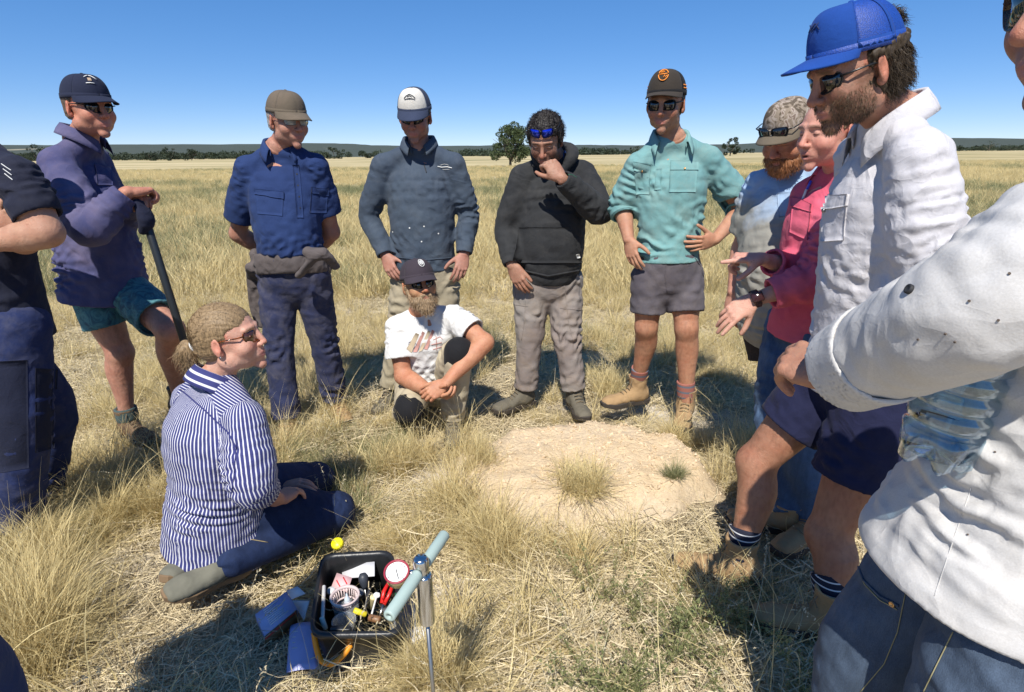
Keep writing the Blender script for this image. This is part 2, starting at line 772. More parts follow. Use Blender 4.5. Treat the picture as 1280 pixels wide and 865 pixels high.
def skin_mat():
    t = NT('skin')
    a = t.attr('Col').outputs['Color']
    mott = t.noise(38, 4, 0.6)
    col = t.mix(t.math('MULTIPLY', t.ramp(t.noise(11, 3, .6), [(.45, 0.0), (.7, 1.0)]), .35), a, t.mix(1.0, a, (1.0, .70, .62), 'MULTIPLY'))
    col = t.mix(0.5, col, t.ramp(mott, [(0.3, (0.42, 0.34, 0.3)), (0.7, (0.6, 0.56, 0.54))]), 'OVERLAY')
    fr = t.noise(170, 2, .5)
    col = t.mix(t.ramp(fr, [(.63, 0.0), (.72, .35)]), col, (.20, .09, .05))
    n1 = t.bump(t.noise(30, 5, .7, .6), 0.0035)
    n2 = t.bump(t.noise(230, 3, 0.6), 0.0005, 1, n1)
    t.set(Base_Color=col, Roughness=t.ramp(mott, [(0.3, 0.5), (0.7, 0.66)]), Normal=n2)
    t.b.inputs['Subsurface Weight'].default_value = 0.12
    t.b.inputs['Subsurface Radius'].default_value = (0.012, 0.005, 0.003)
    t.b.inputs['Subsurface Scale'].default_value = 0.6
    t.b.inputs['Specular IOR Level'].default_value = 0.4
    return t.m


def hair_mat(name, c, var=0.45):
    t = NT(name)
    f = t.noise(1, 3, 0.6, 0.0, t.scaled((190, 190, 40)))
    col = t.mix(t.ramp(f, [(0.3, 0.0), (0.7, 1.0)]), sc3(c, 1 - var), sc3(c, 1 + var))
    t.set(Base_Color=col, Roughness=0.55, Normal=t.bump(f, 0.002))
    t.b.inputs['Specular IOR Level'].default_value = 0.35
    return t.m


def lens_mat(name, c, rough=0.04, metal=0.0, coat=1.0):
    t = NT(name)
    t.set(Base_Color=c, Roughness=rough, Metallic=metal, Coat_Weight=coat)
    return t.m


SKIN = skin_mat()
M = {}
M['lens'] = lens_mat('dark_lens', (0.006, 0.007, 0.008))
M['lens_brown'] = lens_mat('brown_lens', (0.06, 0.02, 0.008))
M['lens_green'] = lens_mat('green_lens', (0.01, 0.035, 0.03))
M['lens_blue'] = lens_mat('blue_mirror_lens', (0.01, 0.06, 0.9), 0.08, 0.9)
M['black_plastic'] = plain('black_plastic', (0.012, 0.012, 0.013), 0.3)
M['clear_lens'] = lens_mat('clear_lens', (0.3, 0.33, 0.35), 0.02)
M['brass'] = plain('brass', (0.6, 0.36, 0.16), 0.35, 1.0)
M['chrome'] = plain('chrome', (0.62, 0.62, 0.6), 0.16, 1.0, 0.02)
M['steel'] = plain('steel', (0.42, 0.41, 0.38), 0.35, 1.0, 0.08)
M['rubber'] = plain('boot_rubber', (0.05, 0.04, 0.032), 0.8, bump=0.001)
M['thread'] = plain('seam_thread', (0.36, 0.27, 0.12), 0.8)

# ------------------------------------------------------------------ heads
def rotz(a):
    c, s = math.cos(a), math.sin(a)
    return np.array([[c, -s, 0], [s, c, 0], [0, 0, 1]])


def rotx(a):
    c, s = math.cos(a), math.sin(a)
    return np.array([[1, 0, 0], [0, c, -s], [0, s, c]])


def roty(a):
    c, s = math.cos(a), math.sin(a)
    return np.array([[c, 0, s], [0, 1, 0], [-s, 0, c]])


def head_frame(look, up=(0, 0, 1), roll=0):
    """columns: x (the person's right), y forward, z up"""
    y = nrm(look)
    x = nrm(np.cross(y, up))
    z = np.cross(x, y)
    if roll:
        x, z = x * math.cos(roll) + z * math.sin(roll), z * math.cos(roll) - x * math.sin(roll)
    return np.stack([x, y, z], 1)


class Head:
    def __init__(s, c, look, up=(0, 0, 1), size=1.0, roll=0):
        s.c = np.asarray(c, float)
        s.R = head_frame(look, up, roll)
        s.k = size

    def w(s, P):
        return np.asarray(P) * s.k @ s.R.T + s.c

    def l(s, P):
        return (np.asarray(P, float) - s.c) @ s.R / s.k


def head_geo(H, neck, h=0.0032, fat=0.0, neck_r=0.058, skin=(0.52, 0.30, 0.21), stubble=None, brow=(0.1, 0.06, 0.04),
             mouth_open=0.0, female=False, nose=1.0, jaw=1.0, lips=(0.42, 0.17, 0.14)):
    nb = H.l(neck)
    f = fat
    o = []
    u = lambda p, k: o.append(('u', p, k))
    u(Ell((0, -0.014, 0.036), (0.077, 0.098, 0.084)), 0)
    u(Ell((0, 0.018, 0.0), (0.066 + f * .4, 0.076, 0.088)), 0.02)
    u(Ell((0, 0.03, -0.062), (0.053 * jaw + f, 0.054, 0.044)), 0.025)
    u(Ell((0, 0.078, -0.1), (0.02 * jaw, 0.017, 0.018)), 0.02)
    for sx in (-1, 1):
        u(Ell((sx * 0.04, 0.058, -0.028), (0.026 + f * .6, 0.028, 0.028)), 0.02)
        u(Ell((sx * (0.05 * jaw + f), 0.0, -0.062), (0.014, 0.03, 0.024)), 0.025)
        u(Chain([((sx * 0.012, 0.0905, 0.031), 0.008), ((sx * 0.043, 0.078, 0.030), 0.008)], n=1), 0.012)
        o.append(('s', Ell((sx * 0.031, 0.1, 0.008), (0.018, 0.014, 0.013)), 0.014))
        u(Ell((sx * 0.031, 0.0765, 0.008), (0.0135, 0.0125, 0.0115)), 0.003)
    u(Chain([((0, 0.090, 0.022), 0.0075), ((0, 0.1, -0.002), 0.0085), ((0, 0.1 + .013 * nose, -0.026), 0.0125 * nose)], n=2), 0.009)
    for sx in (-1, 1):
        u(Ell((sx * 0.012, 0.1, -0.03), (0.0085, 0.011, 0.008)), 0.005)
        o.append(('s', Ell((sx * 0.0065, 0.108, -0.039), (0.004, 0.005, 0.004)), 0.002))
    u(Ell((0, 0.081, -0.06), (0.03, 0.016, 0.022)), 0.016)
    zo = -0.004 * mouth_open
    u(Chain([((-0.022, 0.0895, -0.0605), 0.0032), ((0, 0.0955, -0.0575), 0.0052), ((0.022, 0.0895, -0.0605), 0.0032)], n=3), 0.004)
    u(Chain([((-0.019, 0.0885, -0.068 + zo), 0.0035), ((0, 0.094, -0.0705 + zo), 0.0062), ((0.019, 0.0885, -0.068 + zo), 0.0035)], n=3), 0.004)
    o.append(('s', Chain([((-0.023, 0.098, -0.0635 + zo / 2), 0.0013), ((0, 0.1035, -0.064 + zo / 2), 0.0016 + 0.004 * mouth_open), ((0.023, 0.098, -0.0635 + zo / 2), 0.0013)], n=3), 0.002))
    if mouth_open:
        o.append(('s', Ell((0, 0.1, -0.064 + zo / 2), (0.013, 0.012, 0.0035 * mouth_open)), 0.001))
    for sx in (-1, 1):
        Re = roty(0.0) @ rotz(-sx * 0.45)
        u(Ell((sx * 0.080, -0.012, -0.002), (0.0075, 0.019, 0.031), Re), 0.005)
        u(Ell((sx * 0.077, -0.006, -0.026), (0.007, 0.011, 0.012)), 0.005)
        o.append(('s', Ell((sx * 0.0895, -0.006, 0.003), (0.006, 0.0095, 0.018), Re), 0.004))
    # neck, in head space down to the collar
    mid = V(0, -0.022, -0.055)
    u(Chain([(mid, neck_r * .93, neck_r * .98), (mid * .5 + nb * .5, neck_r * .93, neck_r * .95), (nb, neck_r * 1.05, neck_r), (nb * 1.12 - mid * .12, neck_r * 1.25, neck_r * 1.1)], side=V(1, 0, 0)), 0.018)
    if not female:
        q = mid * .45 + nb * .55
        u(Ell(q + V(0, neck_r * .9, 0), (0.012, 0.012, 0.016)), 0.016)
    P, Q = sdf(o, h)
    x, y, z = P.T
    N = vnoise(P * 55)
    col = np.tile(np.array(skin, float), (len(P), 1))

    def blend(m, c, a=1.0):
        nonlocal col
        m = np.clip(m, 0, 1)[:, None] * a
        col = col * (1 - m) + np.array(c) * m
    red = np.array(skin) * V(1.12, 0.78, 0.74)
    blend(np.exp(-(((np.abs(x) - 0.042) / 0.02) ** 2 + ((z + 0.028) / 0.02) ** 2)) * (y > 0.03), red, 0.7)
    blend(np.exp(-((x / 0.014) ** 2 + ((z + 0.026) / 0.014) ** 2)) * (y > 0.09), red, 0.7)
    blend((np.abs(x) > 0.072) * (z < 0.035) * (y < 0.03) * (z > -0.045), red, 0.6)
    lip = np.exp(-(((z + 0.064) / (0.0105 + 0.003 * mouth_open)) ** 4 + (x / 0.023) ** 4)) * (y > 0.083)
    blend(lip * 1.3, lips, 0.8)
    if mouth_open:
        blend(np.exp(-(((z + 0.0655) / (0.0032)) ** 2 + (x / 0.014) ** 4)) * (y > 0.08), (0.05, 0.015, 0.012), 0.95)
    blend(np.exp(-(((z - 0.034 + 0.004 * (np.abs(x) / .03)) / 0.0055) ** 4 + ((np.abs(x) - 0.031) / 0.019) ** 4)) * (y > 0.05), brow, 0.75)
    blend(np.exp(-(((z - 0.003) / 0.0016) ** 2 + ((np.abs(x) - 0.031) / 0.013) ** 4)) * (y > 0.07), (0.04, 0.02, 0.015), 0.9)
    if stubble is not None:
        c, a = stubble
        m = np.clip((-0.018 - z + 0.55 * np.abs(x) - 0.006 * N) / 0.014, 0, 1) * np.clip((z + 0.15) / 0.025, 0, 1) * np.clip((y + 0.012) / 0.02, 0, 1)
        side = np.clip((np.abs(x) - 0.052) / 0.008, 0, 1) * (z < 0.02) * (z > -0.1) * np.clip((y + 0.01) / 0.015, 0, 1) * (y < 0.045 - 0.5 * (z + 0.02))
        m = np.maximum(m, side)
        m = m * (1 - np.clip(lip * 2, 0, 1)) * (1 - np.exp(-(((z + 0.03) / .014) ** 2 + (x / 0.02) ** 2)))
        blend(m * (0.75 + 0.35 * vnoise(P * 160)), c, a)
    col = col * (1 + 0.10 * N[:, None] * V(0.5, 1, 1))
    return H.w(P), Q, np.clip(col, 0.004, 0.95)


def hair_geo(H, kind='short', h=0.0035, length=0.0, rough=0.003, seed=0, hairline=0.075, capped=True):
    """hair on the sides and back (under a cap) or a full head of hair"""
    o = []
    t = {'short': 0.006, 'mid': 0.011, 'curly': 0.014}[kind]
    o.append(('u', Ell((0, -0.018, 0.036), (0.077 + t, 0.098 + t, 0.086 + t)), 0))
    o.append(('u', Ell((0, -0.04, -0.02 - length * .4), (0.066 + t, 0.068 + t, 0.05 + length * .6)), 0.02))
    # cut the face and ears away
    o.append(('s', Box((0, 0.09, -0.03), (0.2, hairline, 0.085), 0.02), 0.01))
    o.append(('s', Ell((0, 0.1, 0.0), (0.062, 0.055, 0.078)), 0.012))
    for sx in (-1, 1):
        o.append(('s', Ell((sx * 0.085, -0.004, -0.012), (0.02, 0.024, 0.036)), 0.008))
    o.append(('i', Plane((0, 0, -0.062 - length), (0, -0.25, -1)), 0.01))
    if capped:
        o.append(('i', Plane((0, 0, 0.045), (0, 0.12, 1)), 0.004))
    P, Q = sdf(o, h)
    N = vnormals(P, Q)
    F = P.copy()
    F[:, 2] *= 0.25
    d = rough * (vnoise(F * 240 + seed) + 0.7 * vnoise(P * 110 + seed))
    if kind == 'curly':
        d = d + 0.004 * vnoise(P * 45 + seed) + 0.004 * vnoise(P * 130)
    return H.w(P + N * d[:, None]), Q


def strands(H, roots, dirs, L, n, w=0.0011, grav=0.3, curl=0.0, seed=1, segs=4, jit=0.28):
    """flat hairs: roots, dirs in head space"""
    rs = np.random.RandomState(seed)
    k = rs.randint(0, len(roots), n)
    p = roots[k] + rs.normal(0, 0.0015, (n, 3))
    d = dirs[k] + rs.normal(0, jit, (n, 3))
    d /= np.linalg.norm(d, axis=1)[:, None]
    LL = L * rs.uniform(0.5, 1.15, n)
    side = np.cross(d, rs.normal(0, 1, (n, 3)))
    side /= np.linalg.norm(side, axis=1)[:, None] + 1e-9
    ph = rs.uniform(0, 6.28, n)
    P = np.zeros((n, segs + 1, 2, 3))
    g = (H.R.T @ V(0, 0, -1))
    for i in range(segs + 1):
        t = i / segs
        c = p + d * (LL * t)[:, None] + g * (grav * LL * t * t)[:, None]
        if curl:
            c = c + side * (curl * np.sin(ph + t * 7))[:, None] * t
        ww = w * (1 - t * 0.75)
        P[:, i, 0] = c - side * ww
        P[:, i, 1] = c + side * ww
    idx = np.arange(n * (segs + 1) * 2).reshape(n, segs + 1, 2)
    Q = np.stack([idx[:, :-1, 0], idx[:, :-1, 1], idx[:, 1:, 1], idx[:, 1:, 0]], -1).reshape(-1, 4)
    return H.w(P.reshape(-1, 3)), Q


def beard_geo(H, length=0.03, h=0.0035, fat=0.0, seed=0, width=1.0):
    o = [('u', Ell((0, 0.045, -0.072), (0.062 * width + fat, 0.056, 0.05)), 0),
         ('u', Ell((0, 0.07, -0.095 - length * .5), (0.04 * width + fat * .6, 0.034, 0.026 + length * .7)), 0.02)]
    for sx in (-1, 1):
        o.append(('u', Chain([((sx * (0.07 + fat * .7), 0.012, 0.0), 0.009, 0.012), ((sx * (0.064 + fat), 0.02, -0.045), 0.014), ((sx * 0.045, 0.05, -0.085), 0.02)], n=3), 0.015))
    o.append(('u', Chain([((-0.033, 0.082, -0.066), 0.007), ((-0.016, 0.098, -0.05), 0.0065), ((0.016, 0.098, -0.05), 0.0065), ((0.033, 0.082, -0.066), 0.007)], n=3), 0.008))
    o.append(('s', Ell((0, 0.103, -0.064), (0.02, 0.016, 0.0065)), 0.004))
    o.append(('s', Ell((0, 0.1, -0.012), (0.05, 0.05, 0.034)), 0.008))
    P, Q = sdf(o, h)
    N = vnormals(P, Q)
    F = P.copy()
    F[:, 2] *= 0.3
    d = 0.004 * vnoise(F * 260 + seed) + 0.003 * vnoise(P * 90)
    return P + N * d[:, None], Q, N


# ------------------------------------------------------------------ caps, glasses
def cap_geo(H, tilt=0.06, trucker=False, brim=0.072, droop=0.016, curve=0.022, lift=0.0, grow=1.0, twist=0.0, wide=1.0, crown=1.0):
    """returns dict of (P, Q): dome_front, dome_back, brim, button, band (world)"""
    rx, ry, yc = 0.0865 * grow, 0.1065 * grow, -0.012
    T = rotz(twist) @ rotx(-tilt)
    piv = V(0, -0.01, 0.045)

    def tr(p):
        return H.w((np.asarray(p) - piv) @ T.T + piv + V(0, 0, lift))

    zt = (0.146 if trucker else 0.138) * crown
    zr0 = 0.045

    def dome(phi, t, off=0.0):
        # phi 0 = forward
        c, s = math.cos(phi), math.sin(phi)
        zr = zr0 + 0.006 * c
        a = t * math.pi / 2
        fr = max(0, c) ** 1.5
        e = 0.72 - (0.22 if trucker else 0.1) * fr
        rad = math.cos(a) ** e if t < 1 else 0.0
        z = zr + (zt - zr) * math.sin(a) ** (1.05)
        z += 0.007 * fr * math.sin(a * 2) * (1.5 if trucker else 0.8)
        # seams between six panels
        g = min(abs(((phi + math.pi / 6) % (math.pi / 3)) - math.pi / 6), 9)
        pinch = 0.0012 * math.exp(-(g / 0.03) ** 2)
        r = 1 + off / 0.09
        return V(s * rx * rad * r - s * pinch, yc + c * ry * rad * r - c * pinch, z + off * math.sin(a))
    out = {}
    F = math.radians(62)
    out['front'] = sheet(lambda u, v: dome(-F + 2 * F * u, v * 0.995), 26, 14, 0.0022)
    out['back'] = sheet(lambda u, v: dome(F + (2 * math.pi - 2 * F) * u, v * 0.995), 52, 14, 0.0022)
    out['band'] = sheet(lambda u, v: dome(2 * math.pi * u, 0.0, 0.0016 - 0.0) + V(0, 0, 0.0 + 0.02 * (v - 0.35)), 48, 2, 0.002)

    def br(u, v):
        phi = math.radians(66) * (2 * u - 1)
        s, c = math.sin(phi), math.cos(phi)
        x = rx * s * (1 + 0.04 * v * wide)
        L = brim * max(0.0, math.cos(phi * 1.33)) ** 0.55
        y = yc + ry * c + L * v
        zr = zr0 + 0.006 * c
        return V(x, y, zr + 0.003 - droop * v * L / brim - curve * (x / rx) ** 2 * (0.15 + v * .85) * 1.0)
    out['brim'] = sheet(br, 28, 8, 0.0042)
    out['button'] = lathe([(0.0, 0.006), (0.005, 0.005), (0.0075, 0.001), (0.0078, -0.002)], (0, yc, zt - 0.001), n=10)
    return {k: (tr(p), q) for k, (p, q) in out.items()}, (dome, tr, br)


def dome_patch(dome, tr, phi0, phi1, t0, t1, off=0.0026, nu=10, nv=6, th=0.0012):
    P, Q = sheet(lambda u, v: dome(phi0 + (phi1 - phi0) * u, t0 + (t1 - t0) * v, off), nu, nv, th)
    return tr(P), Q


def dome_curve(dome, tr, pts, off=0.0035, r=0.0011, dx=0.09, phi=0.0, t=0.34, sx=0.03, sz=0.2):
    """pts in -1..1 logo space -> a raised stitched line on the cap front"""
    P = [dome(phi + x * sx / 0.09, t + y * sz, off) for x, y in pts]
    return tube([tr(p) for p in P], r, 5)


def glasses_geo(H, style='wrap', y0=0.094, z0=0.01, w=0.066, hgt=0.021, up=0.0, on_cap=None, clear=False):
    """returns lenses list, frame list (world) ; head space front at y0"""
    lens, fr = [], []
    off = V(0, 0, up) if on_cap is None else on_cap
    R = 0.085 if style == 'wrap' else 0.13

    def pt(a, z, d=0.0):
        # a: metres sideways along the wrap
        th = a / R
        return V((R + d) * math.sin(th), y0 - R + (R + d) * math.cos(th), z) + off
    for sx in (-1, 1):
        c = sx * (0.0335)
        hw, hh = 0.0305, hgt
        n = 20
        ring = []
        for k in range(n):
            a = 2 * math.pi * k / n
            e = 0.55 if style != 'round' else 0.9
            ca, sa = math.cos(a), math.sin(a)
            x = math.copysign(abs(ca) ** e, ca) * hw
            z = math.copysign(abs(sa) ** e, sa) * hh
            if z < 0:
                x *= 0.92
            if style == 'wrap':
                z *= 1 - 0.25 * (sx * x / hw) * (1 if z < 0 else 0.4)
                z += 0.002 * sx * x / hw
            ring.append((c + x, z0 + z - 0.004))
        P = [pt(c, z0 - 0.004, 0.0025)] + [pt(a * 1 + 0, z, 0.001) for a, z in ring] + [pt(a, z, -0.0015) for a, z in ring] + [pt(c, z0 - 0.004, -0.001)]
        m = len(P) - 1
        Q = []
        for k in range(n):
            k2 = (k + 1) % n
            Q.append((0, 1 + k, 1 + k2))
            Q.append((1 + k, 1 + n + k, 1 + n + k2, 1 + k2))
            Q.append((m, 1 + n + k2, 1 + n + k))
        lens.append((H.w(P), Q))
        rim = [pt(a, z, 0.0) for a, z in ring] + [pt(*ring[0], 0.0)]
        fr.append(tuple_w(H, tube(rim, 0.0011 if clear else 0.0017, 6)))
        e0 = pt(sx * 0.062, z0 + 0.004, 0)
        fr.append(tuple_w(H, tube([e0, V(sx * 0.0745, min(e0[1] - off[1], 0.06) * 1 + off[1], z0 + 0.006 + off[2]), V(sx * 0.081, 0.01 + off[1], z0 + 0.006 + off[2]), V(sx * 0.08, -0.018 + off[1], z0 - 0.004 + off[2])], [0.0028, 0.0026, 0.002, 0.002] if not clear else 0.0012, 6)))
    fr.append(tuple_w(H, tube([pt(-0.008, z0 + 0.004, 0), pt(0, z0 + 0.007, 0.001), pt(0.008, z0 + 0.004, 0)], 0.0018, 6)))
    return lens, fr


def tuple_w(H, pq):
    return H.w(pq[0]), pq[1]


# ------------------------------------------------------------------ hands
def hand_ops(w, f, n, s, curl=(0.35, 0.4, 0.45, 0.5), spread=0.06, thumb=(0.7, 0.3), size=1.0, tc=0.35, thumb_fwd=0.75):
    """w wrist, f finger direction, n the way the palm faces, s towards the thumb. curl: per finger, or tuples of 3 joints"""
    f = nrm(f)
    n = nrm(np.asarray(n, float) - f * (f @ np.asarray(n, float)))
    s0 = np.cross(f, n)
    s = s0 if s0 @ np.asarray(s, float) > 0 else -s0
    k = size
    P = lambda a, b, c: w + k * (f * a + s * b + n * c)
    o = []
    u = lambda p, kk: o.append(('u', p, kk))
    # heel and back of the hand
    u(Chain([(P(-0.015, 0, 0), .027 * k, .021 * k), (P(0.02, 0, 0.0), .033 * k, .019 * k), (P(0.055, 0, 0.0), .039 * k, .0155 * k), (P(0.084, -0.001, 0.0), .038 * k, .0125 * k)], side=s, n=2), 0.008)
    u(Chain([(P(0.015, 0.018, 0.008), .016 * k), (P(0.045, 0.03, 0.01), .014 * k)], n=1), 0.012)
    u(Chain([(P(0.02, -0.022, 0.008), .015 * k), (P(0.06, -0.027, 0.006), .012 * k)], n=1), 0.012)
    bases = [(0.090, 0.0295), (0.094, 0.010), (0.090, -0.0095), (0.081, -0.0275)]
    lens = [0.074, 0.082, 0.077, 0.060]
    rad = [0.0092, 0.0094, 0.009, 0.0079]
    for i in range(4):
        b = P(bases[i][0], bases[i][1], 0.0)
        c = curl[i]
        cs = c if hasattr(c, '__len__') else (c * 0.8, c * 1.1, c * 0.8)
        sp = (1.5 - i) * spread
        d = nrm(f + s * sp)
        ax_n = n
        ang = 0
        pts = [b - d * 0.012 * k, b]
        p = b
        for j, (fr, a) in enumerate(zip((0.45, 0.3, 0.25), cs)):
            ang += a
            dd = d * math.cos(ang) + ax_n * math.sin(ang)
            p = p + dd * lens[i] * fr * k
            pts.append(p)
        r = rad[i] * k
        rr = [r * 1.0, r * 1.06, r * 1.0, r * .93, r * .78]
        st = [(q, r_) for q, r_ in zip(pts, rr)]
        u(Chain(st, n=2), 0.0035 if i else 0.005)
        # knuckle
        u(Ell(b - n * 0.003 * k, (0.009 * k,) * 3), 0.005)
    tb = P(0.022, 0.026, 0.006)
    td = nrm(s * thumb[0] + f * thumb_fwd + n * thumb[1])
    t2 = nrm(td + (f * .5 - s * .2 + n * .25) * tc)
    t3 = nrm(t2 + (f * .4 - s * .5 + n * .2) * tc)
    p1 = tb + td * 0.04 * k
    p2 = p1 + t2 * 0.034 * k
    p3 = p2 + t3 * 0.026 * k
    u(Chain([(tb, .0145 * k), (p1, .0115 * k), (p2, .0105 * k), (p3, .0082 * k)], n=2), 0.009)
    return o


def arm_ops(sh, el, wr, k=1.0, thick=1.0, up=None):
    t = thick * k
    a = nrm(el - sh)
    b = nrm(wr - el)
    out = [('u', Chain([(sh, .052 * t), (sh * .6 + el * .4, .049 * t), (sh * .15 + el * .85, .041 * t), (el, .040 * t)], n=2), 0.0),
           ('u', Chain([(el, .040 * t), (el * .72 + wr * .28, .044 * t), (el * .35 + wr * .65, .034 * t), (wr, .0285 * t, .0225 * t)], side=up, n=2), 0.02)]
    return out


def leg_ops(hip, kn, an, k=1.0, toe=None):
    o = [('u', Chain([(hip, .088 * k), (hip * .5 + kn * .5, .078 * k), (hip * .12 + kn * .88, .060 * k), (kn, .056 * k)], n=3), 0.02)]
    back = V(0, 0, 0)
    if toe is not None:
        fw = nrm(toe - an)
        ax = nrm(an - kn)
        fw = nrm(fw - ax * (fw @ ax))
        back = -fw
        o.append(('u', Ell(kn + fw * 0.018, (0.034, 0.034, 0.04)), 0.03))
    o.append(('u', Chain([(kn, .055 * k), (kn * .72 + an * .28 + back * .018, .060 * k), (kn * .45 + an * .55 + back * .010, .048 * k), (kn * .12 + an * .88, .036 * k), (an, .037 * k)], n=3), 0.025))
    return o


# ------------------------------------------------------------------ garments
def folds(P, N, chains, spec, seed=0):
    """push the cloth in and out along folds. spec per chain: (amp, fu, fc, [(t, width, extra amp)])"""
    cid, U, C, S, T, RV = coords(P, chains)
    d = np.zeros(len(P))
    for i, sp in enumerate(spec):
        m = cid == i
        if not m.any():
            continue
        amp, fu, fc, peaks = sp
        R = chains[i].A[:, 3].mean()
        ld = np.linalg.norm(np.diff(chains[i].A[:, :3], axis=0), axis=1).sum()
        x, y, u = C[m] * R, S[m] * R, U[m]
        w1 = vnoise(np.stack([u * 5, x * 5, y * 5], 1) + seed) * .05
        w2 = vnoise(np.stack([u * 5, x * 5, y * 5], 1) + seed + 40) * .05
        tot = 0
        for j, (sl, ff, am) in enumerate(((.75, .55, 1.0), (-.6, .6, .9), (.25, 1.25, .5))):
            Q = np.stack([(u + sl * x + .35 * y * (1 - 2 * (j % 2)) + w1) * fu * ff, (x - sl * u * .6 + w2) * fc, (y + w1) * fc], 1) + seed + 31 * i + 77 * j
            n1 = vnoise(Q)
            mk = np.clip(vnoise(np.stack([u * 6, x * 6, y * 6], 1) + seed + 9 * j) * 1.6 + .5, 0.08, 1)
            tot = tot + mk * am * (.45 - 1.25 * np.abs(n1))
        big = vnoise(np.stack([u * 7, x * 6, y * 6], 1) + seed + 3)
        a = np.full(m.sum(), amp * 0.55)
        for t0, wd, ex in peaks:
            a += ex * np.exp(-((T[m] - t0) / wd) ** 2)
        e = np.ones(m.sum())
        for p0, nn, rho in chains[i].cuts:
            ee = np.clip((-((P[m] - p0) @ nn) - 0.004) / 0.035, 0.12, 1)
            e = np.minimum(e, np.where(np.linalg.norm(P[m] - p0, axis=1) < rho, ee, 1))
        d[m] = a * e * (tot * .8 + .45 * big - .2)
    sg = np.where((N * RV).sum(1) < 0, -1.0, 1.0)
    return P + N * (d * sg)[:, None], (cid, U, C, S, T)


def buckle(P, Q, chains, spec, seed=0, start=None, iters=52, smooth=5, stiff=.5, lim=(-.010, .022)):
    """loose cloth: the weave is a little longer than the shape it covers, so it buckles into folds.
    spec per chain: (excess along, excess round, [(t, width, extra along)])"""
    P0 = P.copy()
    N0 = vnormals(P, Q)
    cid, U, C, S, T, RV = coords(P, chains)
    n = len(P)
    e1 = np.concatenate([Q[:, [0, 1]], Q[:, [1, 2]], Q[:, [2, 3]], Q[:, [3, 0]]])
    e1 = np.unique(np.sort(e1, 1), axis=0)
    e2 = np.unique(np.sort(np.concatenate([Q[:, [0, 2]], Q[:, [1, 3]]]), 1), axis=0)
    E = np.concatenate([e1, e2])
    # limb direction at each vertex
    AX = np.zeros((n, 3))
    su = np.ones(n)
    sc = np.ones(n)
    for i, ch in enumerate(chains):
        m = cid == i
        if not m.any():
            continue
        k = np.clip(np.searchsorted(ch.cum, U[m]) - 1, 0, len(ch.A) - 2)
        d = ch.A[k + 1, :3] - ch.A[k, :3]
        AX[m] = d / (np.linalg.norm(d, axis=1)[:, None] + 1e-9)
        a_u, a_c, peaks = spec[i]
        ex = np.full(m.sum(), a_u, float)
        for t0, wd, x in peaks:
            ex += x * np.exp(-((T[m] - t0) / wd) ** 2)
        patch = np.clip(.55 + 1.9 * vnoise(P[m] * 6.5 + seed + i * 5), .0, 1.7)
        e = np.ones(m.sum())
        for p0, nn, rho in ch.cuts:
            ee = np.clip((-((P[m] - p0) @ nn) - 0.006) / 0.04, 0, 1)
            e = np.minimum(e, np.where(np.linalg.norm(P[m] - p0, axis=1) < rho, ee, 1))
        su[m] = 1 + ex * patch * e
        sc[m] = 1 + a_c * np.clip(.75 + 1.1 * vnoise(P[m] * 6 + seed + i * 9 + 50), .1, 1.6) * e
    # soften the jumps between limbs
    def lap(X, w):
        s_ = np.stack([np.bincount(e1[:, 0], X[e1[:, 1], j], n) + np.bincount(e1[:, 1], X[e1[:, 0], j], n) for j in range(X.shape[1])], 1)
        return X * (1 - w) + w * s_ / deg[:, None]
    deg = np.maximum(np.bincount(e1.ravel(), minlength=n), 1).astype(float)
    K = np.stack([su, sc], 1)
    for _ in range(6):
        K = lap(K, .8)
        AX = lap(AX, .8)
    AX /= np.linalg.norm(AX, axis=1)[:, None] + 1e-9
    # the pull runs askew over most of a garment
    th = 2.1 * vnoise(P * 4.2 + seed + 71) + .35 * vnoise(P * 13 + seed)
    TX = np.cross(N0, AX)
    AX = AX * np.cos(th)[:, None] + TX * np.sin(th)[:, None]
    su, sc = K[:, 0], K[:, 1]
    ev = P[E[:, 1]] - P[E[:, 0]]
    ax = AX[E[:, 0]]
    al = (ev * ax).sum(1)
    L0 = np.linalg.norm(ev, axis=1)
    ac = np.sqrt(np.maximum(L0 ** 2 - al ** 2, 0))
    um, cm = su[E].mean(1), sc[E].mean(1)
    R = np.sqrt((al * um) ** 2 + (ac * cm) ** 2)
    dg = np.maximum(np.bincount(E.ravel(), minlength=n), 1).astype(float)
    rd = lambda f_, o: vnoise(P * f_ + seed + o)
    X = (P if start is None else start) + N0 * (.0025 * rd(17, 0) + .002 * rd(34, 9))[:, None]
    i0, i1 = E[:, 0], E[:, 1]
    for it in range(iters):
        d = X[i1] - X[i0]
        L = np.sqrt((d * d).sum(1)) + 1e-9
        c = d * (.5 * (1 - R / L))[:, None]
        mv = np.stack([np.bincount(i0, c[:, j], n) - np.bincount(i1, c[:, j], n) for j in range(3)], 1)
        X = X + mv / dg[:, None] * 1.7
        if it % 2 == 0:
            D = X - P0
            for _ in range(smooth):
                D = lap(lap(D, .5), -.53)
            dn = (D * N0).sum(1)
            D += N0 * (np.clip(dn, lim[0], lim[1]) - dn)[:, None]
            D -= (D - N0 * (D * N0).sum(1)[:, None]) * .04
            X = P0 + D
    # crisper crests
    dn = ((X - P0) * N0).sum(1)[:, None]
    B = dn
    for _ in range(5):
        B = lap(B, .7)
    X = X + N0 * np.clip((dn - B) * 1.3, -.004, .006)
    return X, (cid, U, C, S, T)


